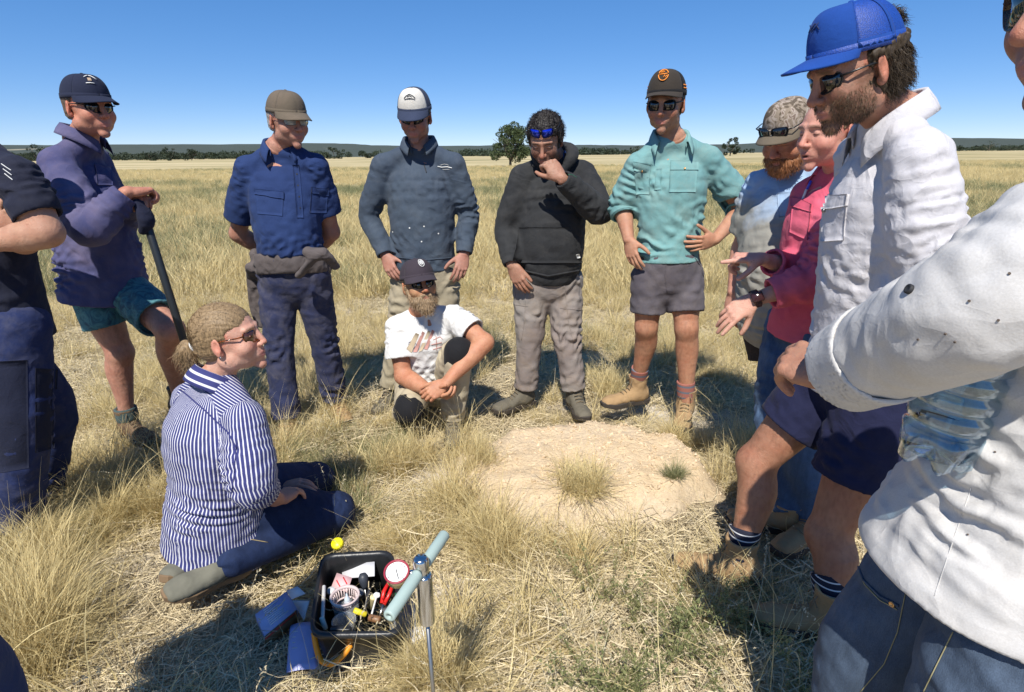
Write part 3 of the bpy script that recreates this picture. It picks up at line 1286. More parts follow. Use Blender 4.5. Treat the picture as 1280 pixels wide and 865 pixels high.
def garment(chains, extra=(), k=0.03, h=0.006, fold=None, seed=0, subs=(), loose=0.0):
    o = []
    for i, c in enumerate(chains):
        o.append(('u', c, k if i else 0))
    for e in extra:
        o.append(e)
    for sb in subs:
        o.append(('s', sb, 0.004))
    P, Q = sdf(o, h)
    N = vnormals(P, Q)
    info = None
    if fold is not None:
        if loose > 0:
            bs = []
            for f_ in fold:
                a_ = f_[0] / .010 * loose
                bs.append((.19 * min(a_, 1.5), .05 * min(a_, 1.5), [(t0, wd, .12 * ex / .008 * loose) for t0, wd, ex in f_[3]]))
            P, info = buckle(P, Q, chains, bs, seed, folds(P, N, chains, fold, seed)[0])
        else:
            P, info = folds(P, N, chains, fold, seed)
    return P, Q, info


def collar_geo(nb, up, fwd, r=0.068, hgt=0.042, leaf=0.04, gap=0.7, drop=0.03, spread=0.3, open_w=0.0, lean=0.012):
    """a shirt collar round the neck: gap = half angle left open at the front"""
    X, Y, Z = frame(np.asarray(up, float), np.cross(fwd, up))
    # X = side, Y = forward-ish
    fw = nrm(np.asarray(fwd, float) - Z * (Z @ np.asarray(fwd, float)))
    sd = np.cross(fw, Z)
    A = math.pi - gap

    def fn(u, v):
        a = (2 * u - 1) * A          # 0 = back
        fr = (abs(a) / A) ** 3       # 1 at the front points
        c, s = -math.cos(a), math.sin(a)
        base = nb + r * (s * sd * 1.04 + c * fw) - Z * (drop * fr) + fw * fr * 0.012 + sd * np.sign(s) * open_w * fr
        rad = s * sd + c * fw
        L = leaf * (1 + 0.45 * fr)
        prof = [(0.0, 0.0), (-0.004, hgt * .55), (-0.004, hgt * (1 - .25 * fr)), (0.006, hgt * (1.05 - .3 * fr)), (lean + 0.006, hgt - L * .5), (lean + 0.012 + .006 * fr, hgt - L)]
        q = v * (len(prof) - 1)
        i = min(int(q), len(prof) - 2)
        t = q - i
        o, z = prof[i][0] * (1 - t) + prof[i + 1][0] * t, prof[i][1] * (1 - t) + prof[i + 1][1] * t
        return base + rad * o + Z * z + sd * np.sign(s) * spread * 0.02 * fr * v
    return sheet(fn, 34, 10, 0.0028)


def boot_geo(an, toe, h=0.0045, shaft=0.10, k=1.0, upv=(0, 0, 1), chunky=1.0, up_dir=None):
    """ankle joint, toe point: upper and sole as two meshes"""
    z = nrm(upv)
    f = nrm((toe - an) - z * ((toe - an) @ z))
    x = np.cross(f, z)
    g = an - z * 0.085                     # sole height below the ankle
    P = lambda a, b, c: g + k * (f * a + x * b + z * c)
    R = np.stack([x, f, z], 1)
    o = [('u', Chain([(P(-0.035, 0, 0.055), .036 * chunky, .04), (P(0.03, 0, 0.055), .038 * chunky, .042), (P(0.10, 0, 0.042), .044 * chunky, .033), (P(0.16, 0, 0.037), .046 * chunky, .03), (P(0.195, 0, 0.034), .038 * chunky, .025)], side=x, n=3), 0.0)]
    ud = up_dir if up_dir is not None else z
    if shaft > 0:
        o.append(('u', Chain([(an - z * 0.03, .046 * k, .05 * k), (an + ud * (shaft - 0.07), .047 * k, .05 * k), (an + ud * (shaft - 0.02), .053 * k, .056 * k)], side=x, n=2, cut1=True, hollow=0.03, wall=0.009), 0.03))
    o.append(('i', Plane(P(0, 0, 0.022), -z), 0.0))
    U = sdf(o, h)
    N = vnormals(*U)
    UP = U[0] + N * (0.0022 * fbm(U[0] * 38, 2) - 0.0022 * np.exp(-(((U[0] - P(.12, 0, 0)) @ f) / .02) ** 2))[:, None]
    # sole
    st = []
    prof = [(-0.07, 0.022), (-0.062, 0.034), (-0.03, 0.04), (0.03, 0.036), (0.08, 0.041), (0.13, 0.05), (0.17, 0.048), (0.2, 0.037), (0.224, 0.018)]
    ring = [(a, b * chunky) for a, b in prof] + [(a, -b * chunky) for a, b in reversed(prof)]
    Ps, Qs = [], []
    for zz, sc in ((0.0, 0.96), (0.004, 1.0), (0.026, 1.02), (0.029, 0.98)):
        for a, b in ring:
            lift = 0.012 * max(0, (a - 0.15) / 0.07)
            Ps.append(P(0.08 + (a - 0.08) * sc, b * sc, zz + lift))
    m = len(ring)
    for i in range(3):
        for q in range(m):
            Qs.append((i * m + q, i * m + (q + 1) % m, (i + 1) * m + (q + 1) % m, (i + 1) * m + q))
    Qs.append(tuple(range(m)))
    Qs.append(tuple(range(4 * m - 1, 3 * m - 1, -1)))
    laces = []
    for i in range(5):
        a = 0.10 - i * 0.018
        c = 0.075 + i * 0.013
        laces.append(tube([P(a, -0.022, c - 0.004), P(a + 0.004, 0, c + 0.008), P(a, 0.022, c - 0.004)], 0.0025, 5))
    laces.append(tube([P(0.03, 0.0, 0.145), P(0.05, 0.02, 0.15), P(0.06, 0.035, 0.12)], 0.002, 5))
    laces.append(tube([P(0.03, 0.0, 0.145), P(0.05, -0.02, 0.15), P(0.065, -0.03, 0.125)], 0.002, 5))
    return (UP, U[1]), (np.array(Ps), Qs), merge(laces)


# ------------------------------------------------------------------ pieces laid on a garment
class Surf:
    def __init__(s, P, Q):
        s.b = BVHTree.FromPolygons([tuple(p) for p in P], [tuple(q) for q in Q.tolist()])

    def hit(s, px, py):
        d = ray(px, py)
        loc, n, i, dist = s.b.ray_cast(Vector(CAMP), Vector(d))
        if loc is None:
            return None
        n = np.array(n)
        if n @ d > 0:
            n = -n
        return np.array(loc), n

    def patch(s, corners, off=0.003, nu=10, nv=8, th=0.002):
        """corners: four picture points round the piece (tl, tr, br, bl)"""
        c = [np.array(q, float) for q in corners]
        P = np.full((nu + 1, nv + 1, 3), np.nan)
        NN = np.zeros((nu + 1, nv + 1, 3))
        for i in range(nu + 1):
            for j in range(nv + 1):
                u, v = i / nu, j / nv
                q = (c[0] * (1 - u) + c[1] * u) * (1 - v) + (c[3] * (1 - u) + c[2] * u) * v
                r = s.hit(*q)
                if r is not None:
                    P[i, j], NN[i, j] = r
        return s._fin(P, NN, off, th)

    def _fin(s, P, NN, off, th):
        ok = ~np.isnan(P[..., 0])
        if ok.sum() < 4:
            return None
        N = NN / (np.linalg.norm(NN, axis=2)[..., None] + 1e-9)
        A = P + N * off
        B = A - N * (th + off)
        nu, nv = P.shape[0] - 1, P.shape[1] - 1
        w = nv + 1
        med = np.nanmedian(np.linalg.norm(np.diff(P, axis=0), axis=2))
        idx = -np.ones((nu + 1, nv + 1), int)
        idx[ok] = np.arange(ok.sum())
        n = ok.sum()
        Q = []
        cells = np.zeros((nu, nv), bool)
        for i in range(nu):
            for j in range(nv):
                q = [(i, j), (i + 1, j), (i + 1, j + 1), (i, j + 1)]
                if all(ok[a] for a in q):
                    L = [np.linalg.norm(P[q[k]] - P[q[(k + 1) % 4]]) for k in range(4)]
                    if max(L) < 0.08 + 4 * med:
                        cells[i, j] = True
                        a = [idx[k] for k in q]
                        Q.append((a[0], a[3], a[2], a[1]))
                        Q.append(tuple(n + k for k in (a[0], a[1], a[2], a[3])))
        for i in range(nu):
            for j in range(nv):
                if cells[i, j]:
                    for (di, dj, p, q) in ((-1, 0, (i, j), (i, j + 1)), (1, 0, (i + 1, j + 1), (i + 1, j)), (0, -1, (i + 1, j), (i, j)), (0, 1, (i, j + 1), (i + 1, j + 1))):
                        a, b = i + di, j + dj
                        if a < 0 or b < 0 or a >= nu or b >= nv or not cells[a, b]:
                            p_, q_ = idx[p], idx[q]
                            Q.append((p_, q_, n + q_, n + p_))
        return np.concatenate([A[ok], B[ok]]), Q

    def line(s, pts, r=0.0015, n=14, off=0.001, sides=5):
        """a seam or cord following picture points"""
        pts = [np.array(p, float) for p in pts]
        out = []
        for a, b in zip(pts[:-1], pts[1:]):
            m = max(2, int(n / (len(pts) - 1)))
            for t in range(m):
                q = s.hit(*(a + (b - a) * t / m))
                if q is not None:
                    out.append(q[0] + q[1] * off)
        q = s.hit(*pts[-1])
        if q is not None:
            out.append(q[0] + q[1] * off)
        if len(out) < 2:
            return None
        keep = [out[0]]
        for p in out[1:]:
            if 1e-4 < np.linalg.norm(p - keep[-1]) < 0.12:
                keep.append(p)
        return tube(keep, r, sides) if len(keep) > 1 else None

    def button(s, px, py, r=0.006, th=0.0025):
        q = s.hit(px, py)
        if q is None:
            return None
        return lathe([(0, th), (r * .55, th), (r * .7, th * 1.4), (r, th), (r, -0.001)], q[0] + q[1] * 0.001, q[1], 12)


# ------------------------------------------------------------------ people
class Person:
    def __init__(s, label, base, neck, shA, shB, pel, skin=(0.46, 0.25, 0.165), hip_w=0.092, group='people gathered round the sand patch', girth=1.0, fwd=None):
        s.T = Thing('person', label, 'person', base, group)
        s.nk, s.sA, s.sB, s.pel = [np.asarray(q, float) for q in (neck, shA, shB, pel)]
        s.side = nrm(s.sB - s.sA)
        s.up = nrm((s.sA + s.sB) / 2 - s.pel)
        f = np.cross(s.side, s.up)
        s.fwd = nrm(f)
        if fwd is not None and s.fwd @ np.asarray(fwd, float) < 0:
            s.fwd = -s.fwd
        s.skin = np.array(skin)
        s.parts = []
        s.g = girth
        s.body_parts = []
        s.hs = nrm(s.side * 1.0)
        s.surf = {}

    def hips(s, side=None, w=0.092):
        sd = nrm(side) if side is not None else s.side
        s.hs = sd
        s.hA, s.hB = s.pel - sd * w, s.pel + sd * w

    # ---- skin
    def head(s, c, look, roll=0.0, size=1.0, **kw):
        s.H = Head(c, look, size=size, roll=roll)
        P, Q, C = head_geo(s.H, s.nk, skin=tuple(s.skin), **kw)
        s.body_parts.append((P, Q, C))
        return s.H

    def arm(s, sh, el, wr, f, n, sd, thick=1.0, h=0.0032, bare=True, hand=1.0, tone=None, **kw):
        o = arm_ops(sh, el, wr, thick=thick) if bare else [('u', Chain([(el * .5 + wr * .5, .036 * thick), (wr, .0285 * thick, .0225 * thick)], n=1), 0)]
        o += hand_ops(wr, f, n, sd, size=hand, **kw)
        P, Q = sdf(o, h)
        C = np.tile(s.skin if tone is None else np.array(tone), (len(P), 1))
        N = vnoise(P * 30)
        C = C * (1 + 0.12 * N[:, None] * V(.6, 1, 1))
        # redder knuckles
        s.body_parts.append((P, Q, np.clip(C, 0, 1)))

    def legs(s, *joints, k=1.0, h=0.0055, tone=None):
        """joints: (hip, knee, ankle, toe)"""
        for hp, kn, an, toe in joints:
            P, Q = sdf(leg_ops(hp, kn, an, k, toe), h)
            C = np.tile(s.skin * 0.95 if tone is None else np.array(tone), (len(P), 1))
            C = C * (1 + 0.14 * fbm(P * 18, 2)[:, None] * V(.6, 1, 1))
            # body hair
            C = C * (1 - 0.16 * np.clip(vnoise(P * V(170, 170, 45)) * 1.6, 0, 1)[:, None])
            s.body_parts.append((P, Q, np.clip(C, 0, 1)))

    def torso_skin(s):
        g = s.g
        m = (s.sA + s.sB) / 2
        o = [('u', Chain([(s.pel, .15 * g, .105 * g), (s.pel * .6 + m * .4, .135 * g, .1 * g), (s.pel * .2 + m * .8, .15 * g, .105 * g), (m - s.up * .02, .12, .07)], side=s.side, n=3), 0),
             ('u', Chain([(s.sA, .042), (s.nk - s.up * .03, .05), (s.sB, .042)], n=3), 0.03)]
        P, Q = sdf(o, 0.009)
        s.body_parts.append((P, Q, np.tile(s.skin, (len(P), 1))))

    def finish(s):
        s.torso_skin()
        P, Q = merge([(p, q) for p, q, c in s.body_parts])
        C = np.concatenate([c for p, q, c in s.body_parts])
        s.T.add('body', P, Q, SKIN, cols=C)

    # ---- clothes
    def shirt(s, mat, rad=None, hem=0.14, sleeves=(), k=0.036, h=0.006, name='shirt', amp=0.010, seed=0, subs=(), shoulder=0.052,
              trap=0.056, belly=0.0, hem_n=None, extra=(), fold=None, label=None, attrs=None, hem_off=None, loose=1.0):
        g = s.g
        m = (s.sA + s.sB) / 2
        r = dict(hem=(.180, .130), hip=(.172, .125), waist=(.155, .115), chest=(.165, .118), top=(.12, .072))
        r.update(rad or {})
        sd0 = s.hs
        st = [(m - s.up * .025, r['top'][0], r['top'][1]),
              (s.pel * .22 + m * .78, r['chest'][0] * g, r['chest'][1] * g),
              (s.pel * .62 + m * .38 + s.fwd * belly * .6, r['waist'][0] * g, (r['waist'][1]) * g + belly * .6),
              (s.pel * 1.0 + s.fwd * belly * .5, r['hip'][0] * g, r['hip'][1] * g + belly * .5),
              (s.pel - s.up * hem + (np.asarray(hem_off) if hem_off is not None else 0), r['hem'][0] * g, r['hem'][1] * g + belly * .3)]
        sides = [s.side, s.side, nrm(s.side + sd0), sd0, sd0]
        if hem < 0.03:
            del st[3], sides[3]
        tor = Chain(st, side=sides, n=4, cut1=hem_n if hem_n is not None else True, hollow=0.05, wall=0.012)
        ch = [tor, Chain([(s.sA, shoulder), (s.nk - s.up * .03, trap), (s.sB, shoulder)], n=4)]
        fl = [(amp, 17, 4, [(0.75, .2, amp * .4)]), (amp * .3, 14, 6, [])]
        for sl in sleeves:
            pts, kw = sl
            pts = [(pts[0][0], pts[0][1] * .80)] + list(pts[1:])
            ch.append(Chain(pts, n=4, cut1=kw.get('cut', True), hollow=kw.get('hollow', .03), wall=.011, side=kw.get('side')))
            fl.append(kw.get('fold', (amp * .8, 24, 6, [(0.5, .15, amp * .6), (0.9, .12, amp * .4)])))
        if fold:
            fl = fold
        P, Q, info = garment(ch, extra=extra, k=k, h=h, fold=fl, seed=seed + 3.7, subs=subs, loose=loose)
        s.last_chains = ch
        s.surf[name] = Surf(P, Q)
        at_ = attrs(P, info, ch) if attrs else None
        o = s.T.add(name, P, Q, mat, attrs=at_, label=label)
        return o

    def trousers(s, mat, legs, waist=0.10, rad=(.165, .125), k=0.02, h=0.007, name='trousers', amp=0.011, seed=0, crotch=0.06, peaks=None, label=None, hollow=0.03, fold_u=22, cut=True, wall=0.013, subs=(), loose=1.0):
        """legs: lists of (pos, r[, r2]) from hip to hem"""
        g = s.g
        ch = [Chain([(s.pel + s.up * waist, rad[0] * g, rad[1] * g), (s.pel, rad[0] * 1.05 * g, rad[1] * 1.03 * g), (s.pel - s.up * crotch, rad[0] * .9 * g, rad[1] * .85 * g)], side=s.hs, n=3, cut0=True, hollow=0.02)]
        fl = [(amp * .5, 16, 5, [(1.0, .4, amp * .3)])]
        for st in legs:
            ch.append(Chain(st, n=4, cut1=cut, hollow=hollow, wall=wall))
            fl.append((amp * .7, fold_u, 6, peaks or [(0.52, .12, amp * .7), (0.92, .12, amp * 1.0), (0.05, .12, amp * .5)]))
        P, Q, info = garment(ch, k=k, h=h, fold=fl, seed=seed + 9.1, subs=subs, loose=loose)
        s.surf[name] = Surf(P, Q)
        return s.T.add(name, P, Q, mat, label=label)

    def boots(s, mat, feet, sole=None, **kw):
        for an, toe in feet:
            U, S, L = boot_geo(an, toe, **kw)
            o = s.T.add('boot', U[0], U[1], mat)
            s.T.add('sole', S[0], S[1], sole or M['rubber'], parent=o, smooth=False)
            s.T.add('lace', L[0], L[1], M['lace'], parent=o)

    def cap(s, m_front, m_back=None, m_brim=None, m_logo=None, logo=None, **kw):
        g, fn = cap_geo(s.H, **kw)
        m_back = m_back or m_front
        o = s.T.add('cap', *g['front'], m_front)
        s.T.add('cap_back', *g['back'], m_back, parent=o)
        s.T.add('band', *g['band'], m_back, parent=o)
        s.T.add('brim', *g['brim'], m_brim or m_front, parent=o)
        s.T.add('button', *g['button'], m_brim or m_front, parent=o)
        s.capfn = fn
        s.capo = o
        return o, fn

    def glasses(s, lens, frame, label=None, **kw):
        L, F = glasses_geo(s.H, **kw)
        P, Q = merge(F)
        o = s.T.add('sunglasses', P, Q, frame, label=label)
        for l in L:
            s.T.add('lens', l[0], l[1], lens, parent=o)
        return o

    def put(s, name, geo, mat, parent=None, **kw):
        if geo is None:
            print('MISSED', name, s.T.root['label'][:30])
            return None
        return s.T.add(name, geo[0], geo[1], mat, parent=parent, **kw)


def rep_limbs(nm, s, *segs):
    """prints limb lengths while posing"""
    print('LIMB', nm, ' '.join('%s=%.2f' % (k, np.linalg.norm(np.asarray(a) - np.asarray(b))) for k, a, b in segs))


def lerp(a, b, t):
    return np.asarray(a) * (1 - t) + np.asarray(b) * t


def sleeve(sh, el, wr, r=(.07, .064, .058, .052, .046), upto=1.0, **kw):
    """sleeve stations down to a fraction of the forearm (upto>1 keeps to the wrist); upto<0: fraction of the upper arm"""
    if upto < 0:
        e = lerp(sh, el, -upto)
        return ([(sh, r[0]), (lerp(sh, e, .5), r[1]), (e, r[2])], kw)
    st = [(sh, r[0]), (lerp(sh, el, .55), r[1]), (el, r[2]), (lerp(el, wr, upto * .5), r[3]), (lerp(el, wr, upto), r[4])]
    return (st, kw)


def pant(hip, kn, an, r=(.1, .092, .078, .074, .066), end=1.0, slack=0.0):
    e = lerp(kn, an, end)
    return [(hip, r[0]), (lerp(hip, kn, .5), r[1]), (kn, r[2]), (lerp(kn, e, .5), r[3]), (e, r[4])]


def shorts_leg(hip, kn, frac=0.62, r=(.105, .105, .1)):
    return [(hip, r[0]), (lerp(hip, kn, frac * .5), r[1]), (lerp(hip, kn, frac), r[2])]

M['lace'] = plain('boot_lace', (0.2, 0.15, 0.09), 0.8)
M['tan_boot'] = plain('tan_suede', (0.36, 0.235, 0.12), 0.85, var=0.14, scale=22, bump=0.002, spec=0.2)
M['brown_boot'] = plain('brown_leather', (0.15, 0.095, 0.055), 0.7, var=0.15, scale=22, bump=0.002, spec=0.3)
M['grey_boot'] = plain('grey_brown_leather', (0.13, 0.115, 0.085), 0.75, var=0.15, scale=22, bump=0.002, spec=0.3)
M['black_boot'] = plain('black_leather', (0.035, 0.03, 0.026), 0.6, var=0.12, scale=22, bump=0.002)
M['white_print'] = plain('white_print', (0.75, 0.75, 0.72), 0.7)
M['orange_print'] = plain('orange_stitching', (0.85, 0.27, 0.03), 0.7)
M['black_print'] = plain('black_print', (0.02, 0.02, 0.022), 0.7)

NAVY = (0.018, 0.03, 0.10)


def circ(n=24, r=1.0, a0=0, a1=2 * math.pi):
    return [(r * math.cos(a0 + (a1 - a0) * i / n), r * math.sin(a0 + (a1 - a0) * i / n)) for i in range(n + 1)]


# ---- 1: far left, arms folded, cropped by the picture edge
def p_folded_arms():
    Y = 2.0
    sA, sB = at(-100, 212, 2.22), at(22, 222, 1.9)      # left shoulder is farther away, right one nearer
    pel = at(2, 405, 2.03)
    nk = at(-52, 168, 2.1)
    p = Person('man in black T-shirt and navy work trousers, arms folded, cut off by the frame edge', gr(30, 650), nk, sA, sB, pel, skin=(0.42, 0.24, 0.16), fwd=(1, 0.5, 0))
    p.side = nrm(sB - sA)
    p.hips(w=0.09)
    H = p.head(nk + V(-0.03, 0.03, 0.16), (1, 0.45, -0.2), stubble=((0.2, 0.13, 0.1), 0.3))
    elB, wrB = at(62, 285, 1.80), at(-8, 268, 2.0)
    elA, wrA = at(52, 252, 2.12), at(14, 296, 1.86)
    elB = at(58, 290, 1.86)
    p.arm(sB, elB, at(-14, 304, 1.82), at(-60, 308, 1.85) - at(-14, 304, 1.82), V(0, 1, 0), V(0, 0, 1), thick=1.15)
    p.arm(sA, at(30, 300, 1.98), at(-6, 284, 1.88), at(40, 262, 1.86) - at(-6, 284, 1.88), V(-.2, 1, 0), V(0, 0, 1), thick=1.1, hand=.9)
    mt = fabric('black_cotton', (0.012, 0.014, 0.03), dirt=(0.1, 0.1, 0.1), dirt_amt=0.1)
    p.shirt(mt, rad=dict(hem=(.17, .15), hip=(.165, .145), waist=(.16, .14), chest=(.175, .135)), hem=0.05,
            sleeves=[([(sB, .078), (lerp(sB, elB, .45), .070), (lerp(sB, elB, .72), .068)], {}), ([(sA, .08), (lerp(sA, at(30, 300, 1.98), .7), .07)], {})], seed=1)
    S = p.surf['shirt']
    for i, dy in enumerate((0, 6, 12)):
        p.put('print', S.line([(2 + i * 2, 205 + dy), (14 + i, 213 + dy)], r=.0012), M['white_print'])
    tr = fabric('navy_drill', (0.016, 0.026, 0.085), dirt=(0.2, 0.18, 0.15), dirt_amt=0.2)
    knB, anB = at(28, 525, 1.93), at(22, 655, 1.93)
    knA, anA = at(62, 510, 2.17), at(52, 622, 2.17)
    p.trousers(tr, [pant(p.hB, knB, anB, (.105, .10, .09, .085, .08)), pant(p.hA, knA, anA, (.105, .10, .09, .085, .08))], waist=0.04, seed=2)
    S = p.surf['trousers']
    kp = fabric('black_cordura', (0.011, 0.014, 0.032))
    p.put('knee_panel', S.patch([(-6, 452), (34, 450), (36, 585), (-6, 592)], off=.0015, nu=14, nv=16), kp)
    p.put('knee_panel', S.patch([(44, 460), (72, 462), (68, 560), (44, 566)], off=.0015, nu=10, nv=12), kp)
    p.boots(M['black_boot'], [(at(22, 668, 1.93), gr(75, 705, .03)), (at(54, 634, 2.17), gr(98, 655, .03))])
    p.finish()


# ---- 2: leaning on the shovel
def p_shovel():
    Y = 2.72
    sA, sB = at(118, 200, 2.95), at(72, 205, 2.62)
    nk = at(103, 172, 2.76)
    pel = at(128, 352, 2.76)
    p = Person('man in faded purple-blue shirt and teal shorts leaning on a shovel', gr(170, 545), nk, sA, sB, pel, skin=(0.46, 0.22, 0.15), fwd=(1, 0, 0), girth=1.03)
    p.hips(w=0.07, side=V(-.25, -1, 0))
    H = p.head(at(112, 136, 2.72), V(0.88, -0.45, -0.05), jaw=1.1, fat=0.006, brow=(0.2, 0.12, 0.08))
    cm = fabric('navy_cap_cloth', (0.014, 0.018, 0.04), fold=.001)
    o, fn = p.cap(cm, tilt=0.03, droop=0.02, curve=0.026)
    for pts in ([(-1, .2), (-.75, .55), (-.4, .85), (-.05, .98)], [(.1, .98), (.45, .85), (.8, .6)]):
        p.put('logo', dome_curve(fn[0], fn[1], pts, t=.46, phi=.24, sx=.03, sz=.2, r=.0022), M['white_print'], parent=o)
    p.put('logo', dome_curve(fn[0], fn[1], [(-.5, 0), (0, .06), (.6, 0)], t=.36, phi=.28, sx=.03, sz=.2, r=.0020), M['white_print'], parent=o)
    p.put('logo', dome_patch(fn[0], fn[1], 0.18, 0.36, .44, .55), plain('tan_stitching', (.42, .30, .2), .8), parent=o)
    p.glasses(M['lens'], M['black_plastic'], style='wrap')
    hr = hair_mat('grey_brown_hair', (0.12, 0.08, 0.055))
    p.put('hair', hair_geo(H), hr)
    elB, wrB = at(112, 286, 2.42), at(160, 240, 2.50)
    elA, wrA = at(150, 275, 2.93), at(172, 246, 2.62)
    top = at(174, 248, 2.56)
    p.arm(sB, elB, wrB, at(180, 238, 2.56) - wrB, V(.15, .3, -1), V(0.3, 1, 0), curl=(1.0, 1.0, 1.0, 1.0), bare=False, thick=1.1)
    p.arm(sA, elA, wrA, at(182, 250, 2.5) - wrA, V(.1, -.3, -1), V(0, -1, .2), curl=(1.0, 1.0, 1.0, 1.0), bare=False, thick=1.1)
    mt = fabric('faded_purple_blue_cotton', (0.045, 0.05, 0.13), fade=(0.13, 0.12, 0.21), dirt=(0.3, 0.2, 0.2), dirt_amt=0.15)
    p.shirt(mt, rad=dict(hem=(.185, .18), hip=(.175, .17), waist=(.168, .152), chest=(.165, .14)), hem=0.09, belly=0.02,
            sleeves=[sleeve(sB, elB, wrB, (.085, .082, .076, .066, .052), .93), sleeve(sA, elA, wrA, (.08, .075, .07, .06, .05), .9)], seed=2, amp=.012)
    dk = fabric('navy_lining', (0.02, 0.025, 0.07))
    p.put('collar', collar_geo(nk - p.up * .0, p.up + p.fwd * .25, p.fwd, r=.076, leaf=.045, gap=.5), mt)
    S = p.surf['shirt']
    p.put('pocket', S.patch([(118, 206), (139, 209), (140, 232), (121, 231)], off=.005), mt)
    p.put('placket', S.line([(134, 190), (147, 208), (151, 222)], r=.004), dk)
    sh = NT('teal_swirl_print')
    nz = sh.noise(16, 3, 0.5, 2.5)
    c = sh.ramp(nz, [(0.3, (0.03, 0.07, 0.10)), (0.48, (0.05, 0.16, 0.19)), (0.6, (0.08, 0.23, 0.24)), (0.72, (0.05, 0.08, 0.13))])
    sh.set(Base_Color=c, Roughness=0.85, Normal=sh.bump(sh.noise(20, 3, .6, 1), .004))
    kA, aA, tA = at(213, 412, 2.55), at(226, 500, 2.82), at(262, 520, 2.80)
    kB, aB, tB = at(150, 440, 2.70), at(158, 515, 2.72), at(208, 548, 2.62)
    p.trousers(sh.m, [shorts_leg(p.hB, kB, .58, (.088, .10, .105)), shorts_leg(p.hA, kA, .80, (.088, .098, .098))], waist=.03, rad=(.14, .115), name='shorts', seed=3)
    p.legs((p.hB, kB, aB, tB), (p.hA, kA, aA, tA), k=1.02, tone=(0.47, 0.25, 0.18))
    p.boots(M['brown_boot'], [(at(160, 528, 2.72), gr(215, 572, .03)), (aA, tA)], shaft=.1)
    sk = fabric('grey_green_sock', (0.06, 0.09, 0.09))
    for an, kn in ((at(159, 520, 2.72), kB),):
        P, Q, _ = garment([Chain([(an, .052), (an + V(0, 0, .05), .051)], n=2, cut1=True)], h=.005)
        p.put('sock', (P, Q), sk)
    # the dark cloth under the hands
    P, Q, _ = garment([Chain([(at(176, 255, 2.54), .02, .05), (at(183, 275, 2.52), .03, .045), (at(180, 288, 2.52), .02, .03)], n=3)], h=.006, fold=[(.006, 30, 20, [])])
    p.put('glove', (P, Q), fabric('dark_navy_glove', (0.015, 0.018, 0.04)))
    p.finish()
    # the shovel, a thing of its own
    b = at(238, 452, 2.40)
    bt = b + nrm(b - top) * .5
    bt = top + (b - top) * ((top[2] - 0.02) / (top[2] - b[2]))
    mid = lerp(top, bt, .80)
    S = Thing('shovel', 'long handled shovel with black shaft and blue blade held by the man in purple-blue', 'shovel', (bt[0], bt[1], 0))
    S.add('handle', *tube([top, lerp(top, mid, .12), mid], [.019, .0165, .0165], 10), M['shaft'])
    S.add('grip', *tube([top + nrm(top - mid) * .02, lerp(top, mid, .1)], .021, 10), M['blue_paint'])
    x, y, z = frame(bt - mid, V(0, 1, 0))
    w = [(0.0, .025), (.15, .03), (.2, .1), (.9, .1), (1, .05)]

    def bl(u, v):
        i = np.interp(v, [a for a, _ in w], [c_ for _, c_ in w])
        q = (2 * u - 1)
        return lerp(mid, bt + nrm(bt - mid) * .02, v) + y * q * i + x * .02 * (q * q)
    S.add('blade', *sheet(bl, 10, 14, .003), M['blue_paint'])


M['shaft'] = plain('black_fibreglass', (0.02, 0.025, 0.03), 0.4)
M['blue_paint'] = plain('blue_paint', (0.04, 0.09, 0.22), 0.45)


